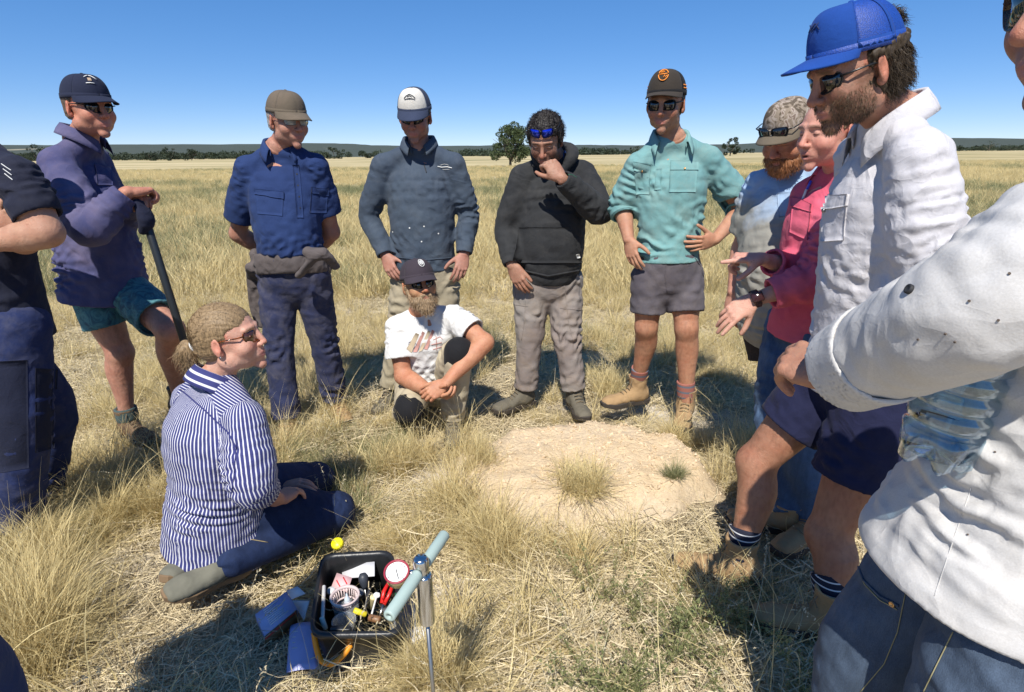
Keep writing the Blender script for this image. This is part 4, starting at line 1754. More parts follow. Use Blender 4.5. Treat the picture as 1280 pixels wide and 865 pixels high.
# ---- 3: navy shirt, jumper round the waist
def p_navy_shirt():
    sA, sB = at(310, 212, 3.03), at(394, 209, 3.03)
    nk = at(351, 183, 3.03)
    pel = at(368, 345, 3.02)
    p = Person('older man in blue short-sleeved shirt with a grey jumper tied round his waist', gr(388, 520), nk, sA, sB, pel, skin=(0.40, 0.21, 0.15), fwd=(0, -1, 0), girth=1.02)
    p.hips(w=0.09)
    H = p.head(at(360, 152, 2.99), V(0.74, -0.68, -0.12), jaw=1.0, fat=0.002, brow=(0.35, 0.3, 0.26), stubble=((0.35, 0.25, 0.2), 0.2))
    cm = fabric('brown_olive_cap_cloth', (0.115, 0.092, 0.066), fold=.0015, dirt=(0.3, 0.2, 0.15), dirt_amt=.2)
    o, fn = p.cap(cm, tilt=0.07, droop=0.022, curve=0.03)
    p.put('hair', hair_geo(H), hair_mat('grey_hair', (0.33, 0.31, 0.29)))
    p.glasses(M['clear_lens'], M['black_plastic'], style='wide', hgt=.016, clear=True)
    elA, wrA = at(298, 292, 3.14), at(340, 318, 3.24)
    elB, wrB = at(414, 290, 3.14), at(384, 322, 3.24)
    p.arm(sA, elA, wrA, V(1, 0.2, -.2), V(0, 1, 0), V(0, 0, 1), thick=1.08)
    p.arm(sB, elB, wrB, V(-1, 0.2, -.2), V(0, 1, 0), V(0, 0, 1), thick=1.08)
    mt = fabric('royal_navy_drill', (0.016, 0.034, 0.11), fade=(0.022, 0.045, 0.135))
    vsub = Chain([(nk + p.fwd * .085 + V(.012, 0, .0), .032), (at(366, 205, 2.90), .020)], n=2)
    p.shirt(mt, rad=dict(hem=(.165, .125), hip=(.17, .13), waist=(.165, .132), chest=(.175, .125)), hem=-0.05, belly=0.03,
            sleeves=[([(sA, .078), (lerp(sA, elA, .45), .082), (lerp(sA, elA, .74), .084)], {}), ([(sB, .078), (lerp(sB, elB, .45), .08), (lerp(sB, elB, .68), .08)], {})], seed=5, amp=.011, subs=[vsub])
    p.put('collar', collar_geo(nk, p.up, p.fwd + V(.25, 0, 0), r=.07, leaf=.05, gap=.62, drop=.05), mt)
    S = p.surf['shirt']
    for c in ([(319, 236), (355, 240), (353, 262), (322, 259)], [(389, 234), (410, 236), (408, 258), (387, 258)]):
        o = p.put('pocket', S.patch([c[0], c[1], (c[2][0], c[2][1] + 8), (c[3][0], c[3][1] + 8)], off=.003), mt)
        p.put('pocket_flap', S.patch([c[0], c[1], (c[1][0], c[1][1] + 9), (c[0][0], c[0][1] + 7)], off=.008), mt, parent=o)
    pl = p.put('placket', S.patch([(366, 206), (374, 206), (379, 272), (371, 272)], off=.0035, nu=3, nv=14), mt)
    for y in (218, 232, 246, 260):
        p.put('button', S.button(371 + (y - 218) * .1, y, r=.0045), M['black_print'], parent=pl)
    tr = fabric('navy_drill', (0.022, 0.028, 0.07), fade=(0.034, 0.038, 0.08), dirt=(0.25, 0.22, 0.18), dirt_amt=0.25)
    kA, aA = at(349, 432, 2.94), at(358, 522, 2.86)
    kB, aB = at(404, 424, 3.06), at(419, 497, 3.12)
    p.trousers(tr, [pant(p.hA, kA, aA, (.10, .092, .078, .074, .074)), pant(p.hB, kB, aB, (.10, .092, .078, .074, .074))], waist=.06, seed=6)
    p.boots(M['tan_boot'], [(at(360, 527, 2.86), gr(352, 558, .03)), (at(420, 500, 3.12), gr(432, 524, .03))])
    # jumper tied round the waist
    jm = fabric('grey_brown_fleece', (0.105, 0.088, 0.085), weave=.001, fold=.006)
    wl = pel + p.up * .075

    def band(a, dz=0.0, out=0.0):
        return wl + p.side * math.sin(a) * (.192 + out) - p.fwd * math.cos(a) * (.16 + out) + p.up * dz
    ring = [(band(a, 0.03 * math.cos(a) * -1 - .012, -.012), .055, .016) for a in np.linspace(-math.pi, math.pi, 17)]
    kn = at(394, 318, 2.80)
    ch = [Chain(ring, side=p.up, n=2),
          Chain([(kn + V(-.03, 0, .012), .028), (kn, .034), (kn + V(.04, 0, .005), .028)], n=3),
          Chain([(kn, .026), (at(386, 330, 2.80), .030, .018), (at(374, 344, 2.82), .027, .016)], n=3),
          Chain([(kn + V(.03, 0, 0), .026), (at(410, 322, 2.82), .032, .02), (at(418, 332, 2.86), .03, .018)], n=3),
          Chain([(band(-1.75, -.02), .03, .05), (at(327, 350, 3.08), .018, .08), (at(326, 385, 3.10), .012, .06), (at(327, 408, 3.10), .008, .03)], side=V(0, 1, 0), n=3),
          Chain([(band(-1.5, 0.0), .03, .05), (at(320, 318, 3.04), .03, .045)], n=2)]
    P, Q, _ = garment(ch, k=.012, h=.006, fold=[(.012, 30, 14, [])] + [(.009, 26, 14, [])] * 5, seed=8, loose=1.0)
    p.put('jumper', (P, Q), jm, label='grey-brown jumper knotted round the waist')
    p.finish()


# ---- 4: slate half-zip, hands in pockets
def p_slate():
    sA, sB = at(479, 208, 3.35), at(567, 206, 3.35)
    nk = at(524, 181, 3.35)
    pel = at(532, 346, 3.33)
    p = Person('tall man in slate blue half-zip jumper and khaki trousers with both hands in pockets', gr(530, 500), nk, sA, sB, pel, skin=(0.38, 0.2, 0.15), fwd=(0, -1, 0), girth=1.04)
    p.hips(w=0.095)
    H = p.head(at(519, 147, 3.29), V(-0.05, -0.9, -0.24), brow=(0.1, 0.07, 0.05), stubble=((0.16, 0.1, 0.08), 0.35))
    wt = fabric('white_cap_cloth', (0.62, 0.59, 0.53), dirt=(0.35, 0.28, 0.2), dirt_amt=.3, fold=.001)
    nv = fabric('navy_cap_mesh', (0.03, 0.04, 0.075), fold=.001)
    o, fn = p.cap(wt, nv, nv, trucker=True, tilt=0.04, droop=0.03, curve=0.022)
    for pts in ([(-1, -.15), (-.6, .25), (0, .55), (.6, .25), (1, -.15)], [(-.9, -.3), (0, -.12), (.9, -.3)], [(-.4, .1), (0, .3), (.4, .1)], [(-.5, -.2), (.5, -.2)]):
        p.put('logo', dome_curve(fn[0], fn[1], pts, t=.42, sx=.033, sz=.22, r=.0016), M['black_print'], parent=o)
    p.glasses(M['lens'], M['black_plastic'], style='wrap', hgt=.019)
    p.put('hair', hair_geo(H), hair_mat('dark_brown_hair', (0.05, 0.035, 0.025)))
    elA, wrA = at(461, 270, 3.37), at(482, 320, 3.26)
    elB, wrB = at(586, 268, 3.37), at(580, 318, 3.26)
    p.arm(sA, elA, wrA, at(492, 345, 3.2) - wrA, V(.3, 1, 0), V(.5, -1, 0), bare=False)
    p.arm(sB, elB, wrB, at(574, 345, 3.2) - wrB, V(-.3, 1, 0), V(-.5, -1, 0), bare=False)
    mt = fabric('slate_blue_fleece', (0.048, 0.066, 0.095), fade=(0.058, 0.078, 0.105), dirt=(0.4, 0.4, 0.4), dirt_amt=.06, weave=.0008, fold=.008, fold_scale=9)
    vsub = Chain([(nk + p.fwd * .06 + V(0, 0, .03), .03), (at(531, 205, 3.23), .018)], n=2)
    p.shirt(mt, rad=dict(hem=(.172, .135), hip=(.172, .135), waist=(.172, .130), chest=(.180, .128)), hem=-0.055, belly=0.015, amp=.010, seed=11,
            sleeves=[sleeve(sA, elA, wrA, (.078, .070, .062, .056, .046), .97), sleeve(sB, elB, wrB, (.078, .070, .062, .056, .046), .97)], subs=[vsub])
    p.put('collar', collar_geo(nk - p.up * .01, p.up, p.fwd, r=.075, hgt=.06, leaf=.045, gap=.42, drop=.045), mt)
    S = p.surf['shirt']
    p.put('print', S.line([(547, 208), (552, 209), (559, 208.5), (565, 210)], r=.0024, n=16), M['white_print'])
    p.put('print', S.line([(550, 206.5), (556, 205), (561, 206.5)], r=.0008), M['white_print'])
    p.put('print', S.line([(553, 211.5), (558, 212), (562, 211.5)], r=.0008), M['white_print'])
    for q in ((491, 290), (512, 285), (527, 302), (548, 292), (530, 283)):
        p.put('spot', S.button(q[0], q[1], r=.004, th=.0008), M['white_print'])
    p.put('zip', S.line([(530, 206), (533, 216)], r=.003), M['black_print'])
    p.put('waistband', S.line([(490, 321), (530, 325), (578, 321)], r=.003, n=24), mt)
    kh = fabric('khaki_cotton', (0.30, 0.26, 0.18), fade=(0.36, 0.31, 0.22), dirt=(0.3, 0.22, 0.13), dirt_amt=.2)
    kA, aA = at(500, 425, 3.28), at(489, 482, 3.27)
    kB, aB = at(557, 425, 3.28), at(562, 482, 3.28)
    p.trousers(kh, [pant(p.hA, kA, aA, (.10, .092, .078, .074, .072)), pant(p.hB, kB, aB, (.10, .092, .078, .074, .072))], waist=.08, seed=12, rad=(.17, .125))
    S = p.surf['trousers']
    p.put('pocket', S.line([(489, 330), (496, 352)], r=.003), kh)
    p.put('pocket', S.line([(580, 328), (572, 352)], r=.003), kh)
    p.boots(M['grey_boot'], [(at(489, 488, 3.27), gr(478, 506, .03)), (at(563, 486, 3.28), gr(572, 505, .03))])
    p.finish()


# ---- 5: black hoodie, hand at the mouth
def p_hoodie():
    sA, sB = at(653, 222, 3.16), at(729, 218, 3.2)
    nk = at(691, 196, 3.2)
    pel = at(685, 352, 3.18)
    p = Person('man in black hoodie and grey work trousers with one hand held to his mouth', gr(688, 505), nk, sA, sB, pel, skin=(0.36, 0.2, 0.135), fwd=(0, -1, 0), girth=1.03)
    p.hips(w=0.095)
    H = p.head(at(682, 176, 3.08), V(-0.22, -0.86, -0.48), brow=(0.02, 0.015, 0.012), stubble=((0.045, 0.03, 0.025), 0.8), size=1.0)
    hr = hair_mat('black_hair', (0.018, 0.014, 0.012), .5)
    hp = hair_geo(H, 'curly', seed=4, hairline=.055, capped=False)
    p.put('hair', hp, hr)
    hl = H.l(hp[0])
    k = (hl[:, 2] > 0.0)
    N = vnormals(*hp)
    p.put('hair_strands', strands(H, hl[k], (N @ H.R)[k] * .6 + V(0, .2, .1), 0.018, 1500, w=.0014, curl=.006, seed=3), hr)
    p.glasses(M['lens_blue'], M['black_plastic'], style='wrap', on_cap=V(0.0, 0.0, 0.078), label='blue mirrored sunglasses pushed up on the hair')
    elA, wrA = at(633, 285, 3.16), at(640, 332, 3.04)
    elB, wrB = at(747, 262, 3.02), at(701, 222, 2.88)
    p.arm(sA, elA, wrA, at(649, 352, 3.02) - wrA, V(.5, 1, 0), V(.8, -.6, 0), bare=False, curl=(.3, .3, .3, .3), thumb=(.3, .1), tc=.2)
    p.arm(sB, elB, wrB, at(687, 204, 2.90) - wrB, V(-.35, .85, -.1), V(-.6, -.3, .7), bare=False, curl=((1.1, 1.2, .6), (1.25, 1.3, .7), (1.3, 1.4, .7), (1.3, 1.4, .7)), thumb=(.5, .5), tc=.5)
    mt = fabric('black_fleece', (0.022, 0.023, 0.025), fade=(0.032, 0.033, 0.034), dirt=(0.3, 0.28, 0.25), dirt_amt=.06, weave=.0008, fold=.01, fold_scale=8)
    p.shirt(mt, name='hoodie', rad=dict(hem=(.165, .135), hip=(.182, .155), waist=(.182, .148), chest=(.178, .132), top=(.13, .085)), hem=-0.02, belly=0.03, seed=14, amp=.010,
            sleeves=[sleeve(sA, elA, wrA, (.082, .074, .066, .060, .046), .97), sleeve(sB, elB, wrB, (.082, .080, .076, .064, .046), .97)])
    # hood lying round the neck
    P, Q, _ = garment([Chain([(nk + p.fwd * .10 - p.side * .03 - p.up * .075, .022), (nk + p.fwd * .075 - p.side * .085 - p.up * .01, .034), (nk - p.side * .08 + p.up * .025, .04), (nk - p.fwd * .09 + p.up * .01, .06), (nk + p.side * .08 + p.up * .03, .04), (nk + p.fwd * .075 + p.side * .085 - p.up * .005, .034), (nk + p.fwd * .10 + p.side * .03 - p.up * .075, .022)], n=4)], h=.006, fold=[(.007, 25, 25, [])])
    p.put('hood', (P, Q), mt)
    bl = fabric('blue_collar_cloth', (0.05, 0.09, 0.25))
    p.put('collar', collar_geo(nk + p.up * .02, p.up, p.fwd, r=.062, leaf=.03, gap=.8), bl)
    S = p.surf['hoodie']
    p.put('pouch', S.patch([(650, 284), (712, 284), (727, 328), (640, 328)], off=.007, nu=16, nv=12), mt)
    p.put('logo', S.line([(706, 219), (714, 218), (721, 222)], r=.001), plain('green_thread', (0.03, 0.2, 0.1), .7))
    p.put('tag', S.patch([(719, 318), (723, 317), (724, 322), (720, 323)], off=.008, nu=2, nv=2), M['white_print'])
    p.put('waistband', S.line([(632, 333), (685, 345), (735, 336)], r=.006, n=26), mt)
    gy = fabric('grey_work_cotton', (0.215, 0.18, 0.165), fade=(0.27, 0.245, 0.22), dirt=(0.25, 0.17, 0.09), dirt_amt=.35)
    kA, aA = at(662, 420, 3.12), at(657, 484, 3.12)
    kB, aB = at(708, 420, 3.10), at(717, 486, 3.06)
    p.trousers(gy, [pant(p.hA, kA, aA, (.104, .096, .080, .070, .070)), pant(p.hB, kB, aB, (.104, .096, .080, .070, .070))], waist=.05, seed=15, rad=(.172, .13), amp=.012)
    S = p.surf['trousers']
    for pts in ([(641, 350), (645, 372), (640, 395)], [(657, 352), (656, 400), (652, 425)], [(705, 352), (710, 400), (716, 425)], [(638, 380), (660, 383)], [(700, 385), (728, 388)]):
        p.put('seam', S.line(pts, r=.0018), gy)
    p.boots(M['grey_boot'], [(at(655, 490, 3.12), gr(638, 512, .03)), (at(718, 492, 3.06), gr(724, 520, .03))])
    p.finish()


# ---- 6: teal shirt, hands on hips
def p_teal():
    sA, sB = at(798, 207, 2.92), at(885, 199, 2.95)
    nk = at(838, 171, 2.93)
    pel = at(834, 345, 2.9)
    p = Person('tall young man in teal work shirt and grey shorts standing with hands on hips', gr(822, 530), nk, sA, sB, pel, skin=(0.43, 0.235, 0.15), fwd=(0, -1, 0))
    p.hips(w=0.09)
    H = p.head(at(832, 132, 2.88), V(-0.42, -0.88, -0.12), brow=(0.05, 0.03, 0.02), stubble=((0.13, 0.08, 0.055), 0.45), jaw=1.02)
    cm = fabric('charcoal_brown_cap_cloth', (0.045, 0.036, 0.028), fold=.001)
    o, fn = p.cap(cm, fabric('black_cap_mesh', (0.01, 0.01, 0.011), fold=.001), cm, trucker=True, tilt=-0.04, droop=0.012, curve=0.024, twist=0.0, lift=.004)
    or_ = M['orange_print']
    for pts, rr_ in ((circ(22, 1, .15, 3.0), .0024), (circ(22, 1, 3.3, 6.15), .0024), ([(-.85, .05), (.9, -.05)], .0024), ([(-.25, .6), (.15, .2)], .0018), ([(.1, .7), (.5, .2)], .0018),
                     ([(.45, .7), (.75, .3)], .0014), ([(-.7, -.25), (-.4, -.6)], .0018), ([(-.35, -.2), (-.05, -.6)], .0018)):
        p.put('logo', dome_curve(fn[0], fn[1], pts, t=.48, sx=.025, sz=.19, r=rr_), or_, parent=o)
    for z in (.12, .2):
        P, Q = sheet(lambda u, v: fn[0](math.radians(70) + .62 * u, z + .03 * v, .003), 8, 2, .001)
        p.put('stripe', (fn[1](P), Q), or_, parent=o)
        P, Q = sheet(lambda u, v: fn[0](-math.radians(70) - .62 * u, z + .03 * v, .003), 8, 2, .001)
        p.put('stripe', (fn[1](P), Q), or_, parent=o)
    p.glasses(M['lens'], M['black_plastic'], style='wide', hgt=.022)
    p.put('hair', hair_geo(H), hair_mat('brown_hair', (0.05, 0.033, 0.02)))
    elA, wrA = at(784, 268, 2.98), at(789, 300, 2.80)
    wrA = at(786, 300, 2.86)
    elA = at(778, 258, 2.98)
    elB, wrB = at(929, 262, 2.98), at(893, 300, 2.84)
    p.arm(sA, elA, wrA, at(792, 326, 2.82) - wrA, V(.7, .7, 0), V(.7, -.8, .1), hand=.92, thick=1.0, curl=(.25, .3, .35, .4), spread=.08)
    p.arm(sB, elB, wrB, at(858, 308, 2.77) - wrB, V(-.15, 1, .15), V(0, -.2, 1), hand=.94, thick=1.0, curl=((.3, .3, .2), (.2, .3, .2), (.15, .3, .2), (.1, .3, .2)), spread=.10, thumb=(.7, .2), tc=.1)
    mt = fabric('teal_cotton', (0.145, 0.30, 0.30), fade=(0.18, 0.35, 0.345), dirt=(0.35, 0.33, 0.25), dirt_amt=.25)
    vs = Chain([(nk + p.fwd * .09 + V(-.01, 0, .0), .040), (at(829, 193, 2.80), .036), (at(823, 211, 2.80), .018)], n=2)
    p.shirt(mt, rad=dict(hem=(.158, .125), hip=(.158, .125), waist=(.158, .112), chest=(.175, .118), top=(.13, .075)), hem=-0.075, seed=21, amp=.011,
            sleeves=[sleeve(sA, elA, wrA, (.072, .076, .072, .068, .062), .30, fold=(.009, 26, 9, [(.7, .2, .008)])), sleeve(sB, elB, wrB, (.074, .08, .076, .07, .064), .22, fold=(.009, 26, 9, [(.7, .2, .008)]))], subs=[vs])
    p.put('collar', collar_geo(nk, p.up, p.fwd + V(-.1, 0, 0), r=.072, leaf=.052, gap=.75, drop=.06, open_w=.01), mt)
    S = p.surf['shirt']
    for c in ([(792, 203), (813, 206), (812, 243), (795, 243)], [(838, 202), (872, 202), (869, 240), (836, 240)]):
        o = p.put('pocket', S.patch(c, off=.0035), mt)
        p.put('pocket_flap', S.patch([c[0], c[1], (c[1][0], c[1][1] + 11), (c[0][0], c[0][1] + 11)], off=.007), mt, parent=o)
        p.put('button', S.button((c[0][0] + c[1][0]) / 2, c[0][1] + 10, r=.005, th=.009), M['brass'], parent=o)
    p.put('placket', S.patch([(820, 212), (827, 211), (826, 237), (818, 237)], off=.004, nu=3, nv=8), mt)
    for sd, el, w in ((sA, elA, wrA), (sB, elB, wrB)):
        e = lerp(el, w, .22 if w is wrB else .28)
        P, Q, _ = garment([Chain([(lerp(el, w, -.06 if w is wrB else 0.02), .071), (e, .0685)], n=2, cut1=True, cut0=True, hollow=.012, wall=.011)], h=.005, fold=[(.004, 20, 9, [])])
        p.put('cuff', (P, Q), mt)
    gs = fabric('grey_purple_drill', (0.085, 0.075, 0.088), fade=(0.11, 0.10, 0.115), dirt=(0.25, 0.2, 0.15), dirt_amt=.2)
    kA, aA, tA = at(808, 408, 2.88), at(797, 480, 3.0), at(762, 518, 2.9)
    kB, aB, tB = at(858, 410, 2.82), at(858, 500, 2.82), gr(850, 552, .03)
    p.trousers(gs, [shorts_leg(p.hA, kA, .70, (.096, .094, .09)), shorts_leg(p.hB, kB, .70, (.096, .094, .09))], waist=.12, name='shorts', seed=22, rad=(.155, .115), amp=.007)
    S = p.surf['shorts']
    p.put('seam', S.line([(833, 325), (831, 345), (834, 366)], r=.002), gs)
    p.put('pocket', S.line([(868, 322), (876, 333), (879, 345)], r=.003), gs)
    p.legs((p.hA, kA, aA, tA), (p.hB, kB, aB, tB), k=.98, tone=(0.40, 0.21, 0.13))
    p.boots(M['tan_boot'], [(at(797, 486, 3.0), gr(754, 523, .03)), (at(857, 503, 2.84), gr(849, 560, .03))], shaft=.1)
    so = NT('striped_sock')
    z = so.n('SeparateXYZ')
    so.l(so.obj(), z.inputs[0])
    w_ = so.math('SINE', so.math('MULTIPLY', z.outputs[2], 190.0))
    so.set(Base_Color=so.ramp(w_, [(0.35, (0.32, 0.12, 0.09)), (0.65, (0.13, 0.14, 0.17))]), Roughness=.95)
    for an, kn in ((at(798, 474, 3.0), kA), (at(857, 494, 2.83), kB)):
        a = an + (kn - an) * .02
        P, Q, _ = garment([Chain([(a, .045), (a + nrm(kn - an) * .075, .0475)], n=2, cut1=True)], h=.0045)
        p.put('sock', (P, Q), so.m)
    p.finish()


# ---- 7: red beard, pale blue shirt
def p_red_beard():
    sA, sB = at(950, 232, 2.58), at(1035, 222, 2.42)
    nk = at(1000, 208, 2.50)
    pel = at(985, 385, 2.45)
    p = Person('man with red beard and camouflage cap in a dusty pale blue shirt', gr(965, 600), nk, sA, sB, pel, skin=(0.50, 0.26, 0.19), fwd=(-1, -1, 0), girth=1.08)
    p.hips(w=0.09)
    H = p.head(at(985, 172, 2.42), V(-0.80, -0.62, -0.42), fat=.008, brow=(0.25, 0.12, 0.06), stubble=((0.30, 0.12, 0.05), 0.8), jaw=1.05, size=1.02)
    rd = hair_mat('red_beard_hair', (0.26, 0.11, 0.045), .4)
    bp, bq, bn = beard_geo(H, length=.008, fat=.006, seed=3)
    p.put('beard', (H.w(bp), bq), rd)
    p.put('beard_strands', strands(H, bp, bn * .6 + V(0, .1, -.8), .012, 1800, w=.0009, seed=8), rd)
    p.put('hair', hair_geo(H), rd)
    cf = NT('camouflage_cloth')
    n = cf.noise(24, 3, .5, 1.5)
    cf.set(Base_Color=cf.ramp(n, [(0.38, (0.10, 0.075, 0.05)), (0.44, (0.24, 0.19, 0.14)), (0.52, (0.36, 0.30, 0.25)), (0.6, (0.17, 0.12, 0.09))]), Roughness=.9)
    for nd in cf.t.nodes:
        if nd.bl_idname == 'ShaderNodeValToRGB':
            nd.color_ramp.interpolation = 'CONSTANT'
    br = fabric('olive_brown_brim_cloth', (0.13, 0.105, 0.075), fold=.001)
    p.cap(cf.m, None, br, tilt=0.0, droop=.02, curve=.03, lift=.004)
    p.glasses(M['lens'], M['black_plastic'], style='wrap', on_cap=V(0, 0.026, 0.055), label='sunglasses resting on the cap above the brim')
    elA, wrA = at(928, 312, 2.62), at(918, 365, 2.55)
    elB, wrB = at(1040, 310, 2.5), at(1030, 360, 2.4)
    p.arm(sA, elA, wrA, V(-.1, -.2, -1), V(.7, .5, 0), V(0, -1, 0), thick=1.12)
    p.arm(sB, elB, wrB, V(-.2, -.2, -1), V(-.7, .5, 0), V(0, -1, 0), thick=1.1, bare=False)
    mt = NT('dusty_pale_blue_cotton')
    z = mt.n('SeparateXYZ')
    mt.l(mt.obj(), z.inputs[0])
    zz = mt.math('ADD', z.outputs[2], mt.math('MULTIPLY', mt.noise(6, 4, .6), .35))
    col = mt.ramp(zz, [(0.0, (0.29, 0.28, 0.24)), (1.0, (0.29, 0.28, 0.24))])
    rp = mt.n('MapRange')
    rp.inputs[1].default_value, rp.inputs[2].default_value = 1.33, 1.46
    mt.l(zz, rp.inputs[0])
    col = mt.mix(rp.outputs[0], (0.27, 0.26, 0.225), (0.29, 0.41, 0.58))
    b1 = mt.bump(mt.noise(14, 3, .55, 1.1), .005)
    mt.set(Base_Color=col, Roughness=.9, Normal=mt.bump(mt.noise(60, 3, .6, .5), .0012, 1, b1))
    mt = mt.m
    vs = Chain([(nk + p.fwd * .07 + V(0, 0, .02), .034), (at(965, 232, 2.34), .045), (at(960, 252, 2.30), .022)], n=2)
    p.shirt(mt, rad=dict(hem=(.19, .15), hip=(.19, .15), waist=(.185, .15), chest=(.185, .13)), hem=0.06, belly=.06, seed=31, amp=.010,
            sleeves=[([(sA, .08), (lerp(sA, elA, .4), .082), (lerp(sA, elA, .75), .078)], {}), sleeve(sB, elB, wrB, (.08, .07, .065, .06, .05), .5)], subs=[vs])
    p.put('collar', collar_geo(nk, p.up, p.fwd, r=.078, leaf=.05, gap=.85, drop=.07, open_w=.012), mt)
    S = p.surf['shirt']
    p.put('pocket', S.patch([(972, 242), (992, 240), (992, 268), (974, 272)], off=.004), mt)
    kA, kB = at(972, 470, 2.42), at(1000, 470, 2.4)
    dk = fabric('dark_brown_drill', (0.03, 0.024, 0.022))
    p.trousers(dk, [shorts_leg(p.hA, kA, .72, (.11, .115, .112)), shorts_leg(p.hB, kB, .72, (.11, .112, .11))], waist=.05, name='shorts', seed=32, loose=0)
    aA, aB = gr(972, 585, .1), gr(1000, 590, .1)
    p.legs((p.hA, kA, aA, aA + V(-.2, -.1, -.08)), (p.hB, kB, aB, aB + V(-.2, -.1, -.08)))
    p.boots(M['tan_boot'], [(aA, aA + V(-.2, -.1, -.08)), (aB, aB + V(-.2, -.1, -.08))])
    p.finish()


# ---- 8: pink shirt, pointing
def p_pink():
    sA, sB = at(1010, 245, 2.24), at(1070, 250, 2.02)
    nk = at(1050, 212, 2.14)
    pel = at(1010, 412, 2.16)
    p = Person('woman in bright pink shirt and blue jeans pointing at the ground with both hands', gr(980, 640), nk, sA, sB, pel, skin=(0.56, 0.30, 0.23), fwd=(-1, -.3, 0), girth=.9)
    p.hips(w=0.09)
    H = p.head(at(1036, 166, 2.10), V(-0.93, -0.30, -0.12), female=True, mouth_open=1.0, brow=(0.25, 0.15, 0.1), jaw=.92, fat=.004, size=1.0, neck_r=.052, nose=.88)
    p.put('hair', hair_geo(H, 'mid', length=.03), hair_mat('light_brown_hair', (0.2, 0.12, 0.07)))
    # arm A (far): pointing left, arm B (near): hand lowered with a watch
    elA, wrA = at(1000, 338, 2.16), at(950, 323, 2.04)
    elB, wrB = at(1018, 350, 1.97), at(940, 375, 1.98)
    p.arm(sA, elA, wrA, at(912, 322, 2.03) - wrA, V(-.2, .2, -1), V(0, -.4, .6), bare=True, thick=.86, hand=.93,
          curl=((.05, .05, .05), (.9, 1.2, .6), (1.1, 1.3, .6), (1.1, 1.3, .6)), spread=.04, thumb=(.5, .6), tc=.4, tone=(0.58, 0.33, 0.26))
    p.arm(sB, elB, wrB, at(900, 403, 1.97) - wrB, V(.3, .75, -.75), V(0, -.6, -.3), bare=True, thick=.88, hand=.95,
          curl=((.1, .1, .1), (.3, .3, .2), (.4, .4, .2), (.5, .5, .3)), spread=.09, thumb=(.5, .5), tc=.3, tone=(0.56, 0.32, 0.24))
    mt = fabric('bright_pink_cotton', (0.56, 0.085, 0.14), fade=(0.62, 0.13, 0.19))
    vs = Chain([(nk + p.fwd * .06 + V(0, 0, .02), .028), (at(1028, 232, 2.0), .012)], n=2)
    p.shirt(mt, rad=dict(hem=(.19, .15), hip=(.19, .145), waist=(.17, .135), chest=(.17, .14)), hem=0.02, seed=41, amp=.012, h=.006,
            sleeves=[sleeve(sA, elA, wrA, (.068, .07, .064, .056, .05), .72), sleeve(sB, elB, wrB, (.07, .076, .07, .064, .056), .70)], subs=[vs])
    p.put('collar', collar_geo(nk, p.up, p.fwd, r=.064, leaf=.045, gap=.8, drop=.05), mt)
    S = p.surf['shirt']
    o = p.put('pocket', S.patch([(992, 252), (1014, 262), (1010, 300), (988, 290)], off=.004), mt)
    p.put('pocket_flap', S.patch([(990, 246), (1016, 256), (1014, 266), (990, 258)], off=.008), mt, parent=o)
    bp = bpy.data.materials.get('blue_pen') or plain('blue_pen', (0.05, 0.08, 0.6), .3)
    q = S.hit(1011, 238)
    if q is not None:
        a = q[0] + q[1] * .012
        po = p.put('pen', tube([a, a + nrm(V(-.25, 0, -1)) * .045], .0045, 8), M['white_print'])
        p.put('pen_cap', tube([a + V(0.002, 0, .0), a + V(.012, 0, .03)], .005, 8), bp, parent=po)
    # watch
    d = nrm(wrB - elB)
    wc = wrB - d * .012
    wt = p.put('watch_strap', lathe([(.031, -.011), (.0325, -.011), (.0325, .011), (.031, .011)], wc, d, 24), plain('plum_strap', (0.05, 0.018, 0.02), .5))
    X = nrm(V(-.25, -1, .45) - d * (V(-.25, -1, .45) @ d))
    Yv = np.cross(d, X)
    R = np.stack([Yv, d, X], 1)
    p.put('watch_case', boxm(wc + X * .033, (.017, .020, .0055), R, .003), plain('dark_plum_case', (0.04, 0.015, 0.015), .15), parent=wt)
    jn = denim('mid_blue_denim', (0.06, 0.10, 0.17))
    kA, aA = at(968, 520, 2.04), gr(985, 640, .12)
    kB, aB = at(990, 525, 1.98), gr(1012, 645, .12)
    aB = gr(1020, 650, .12)
    kA = at(966, 510, 2.12)
    p.trousers(jn, [pant(p.hA, kA, aA, (.1, .092, .072, .068, .062)), pant(p.hB, kB, aB, (.1, .094, .074, .068, .062))], waist=.06, seed=42, amp=.007, rad=(.16, .125))
    p.boots(M['tan_boot'], [(aA, gr(908, 655, .03)), (aB, aB + V(-.18, -.1, -.09))], shaft=.06)
    p.finish()


def denim(name, c, gold=False):
    t = NT(name)
    f1 = t.noise(5, 4, 0.6, 0.4)
    col = t.mix(t.ramp(f1, [(0.35, 0.0), (0.7, 1.0)]), sc3(c, .8), sc3(c, 1.3))
    st = t.noise(1, 3, 0.7, 0, t.scaled((60, 60, 9)))
    col = t.mix(0.4, col, t.ramp(st, [(0.3, 0.3), (0.7, 0.72)]), 'OVERLAY')
    tw = t.noise(1, 2, 0.6, 0, t.scaled((900, 900, 260)))
    col = t.mix(0.35, col, t.ramp(tw, [(0.3, 0.25), (0.7, 0.8)]), 'OVERLAY')
    b = t.bump(t.noise(9, 3, .55, .8), .006)
    t.set(Base_Color=col, Roughness=.85, Normal=t.bump(tw, .0006, 1, t.bump(t.noise(40, 3), .0012, 1, b)))
    t.b.inputs['Specular IOR Level'].default_value = .25
    return t.m


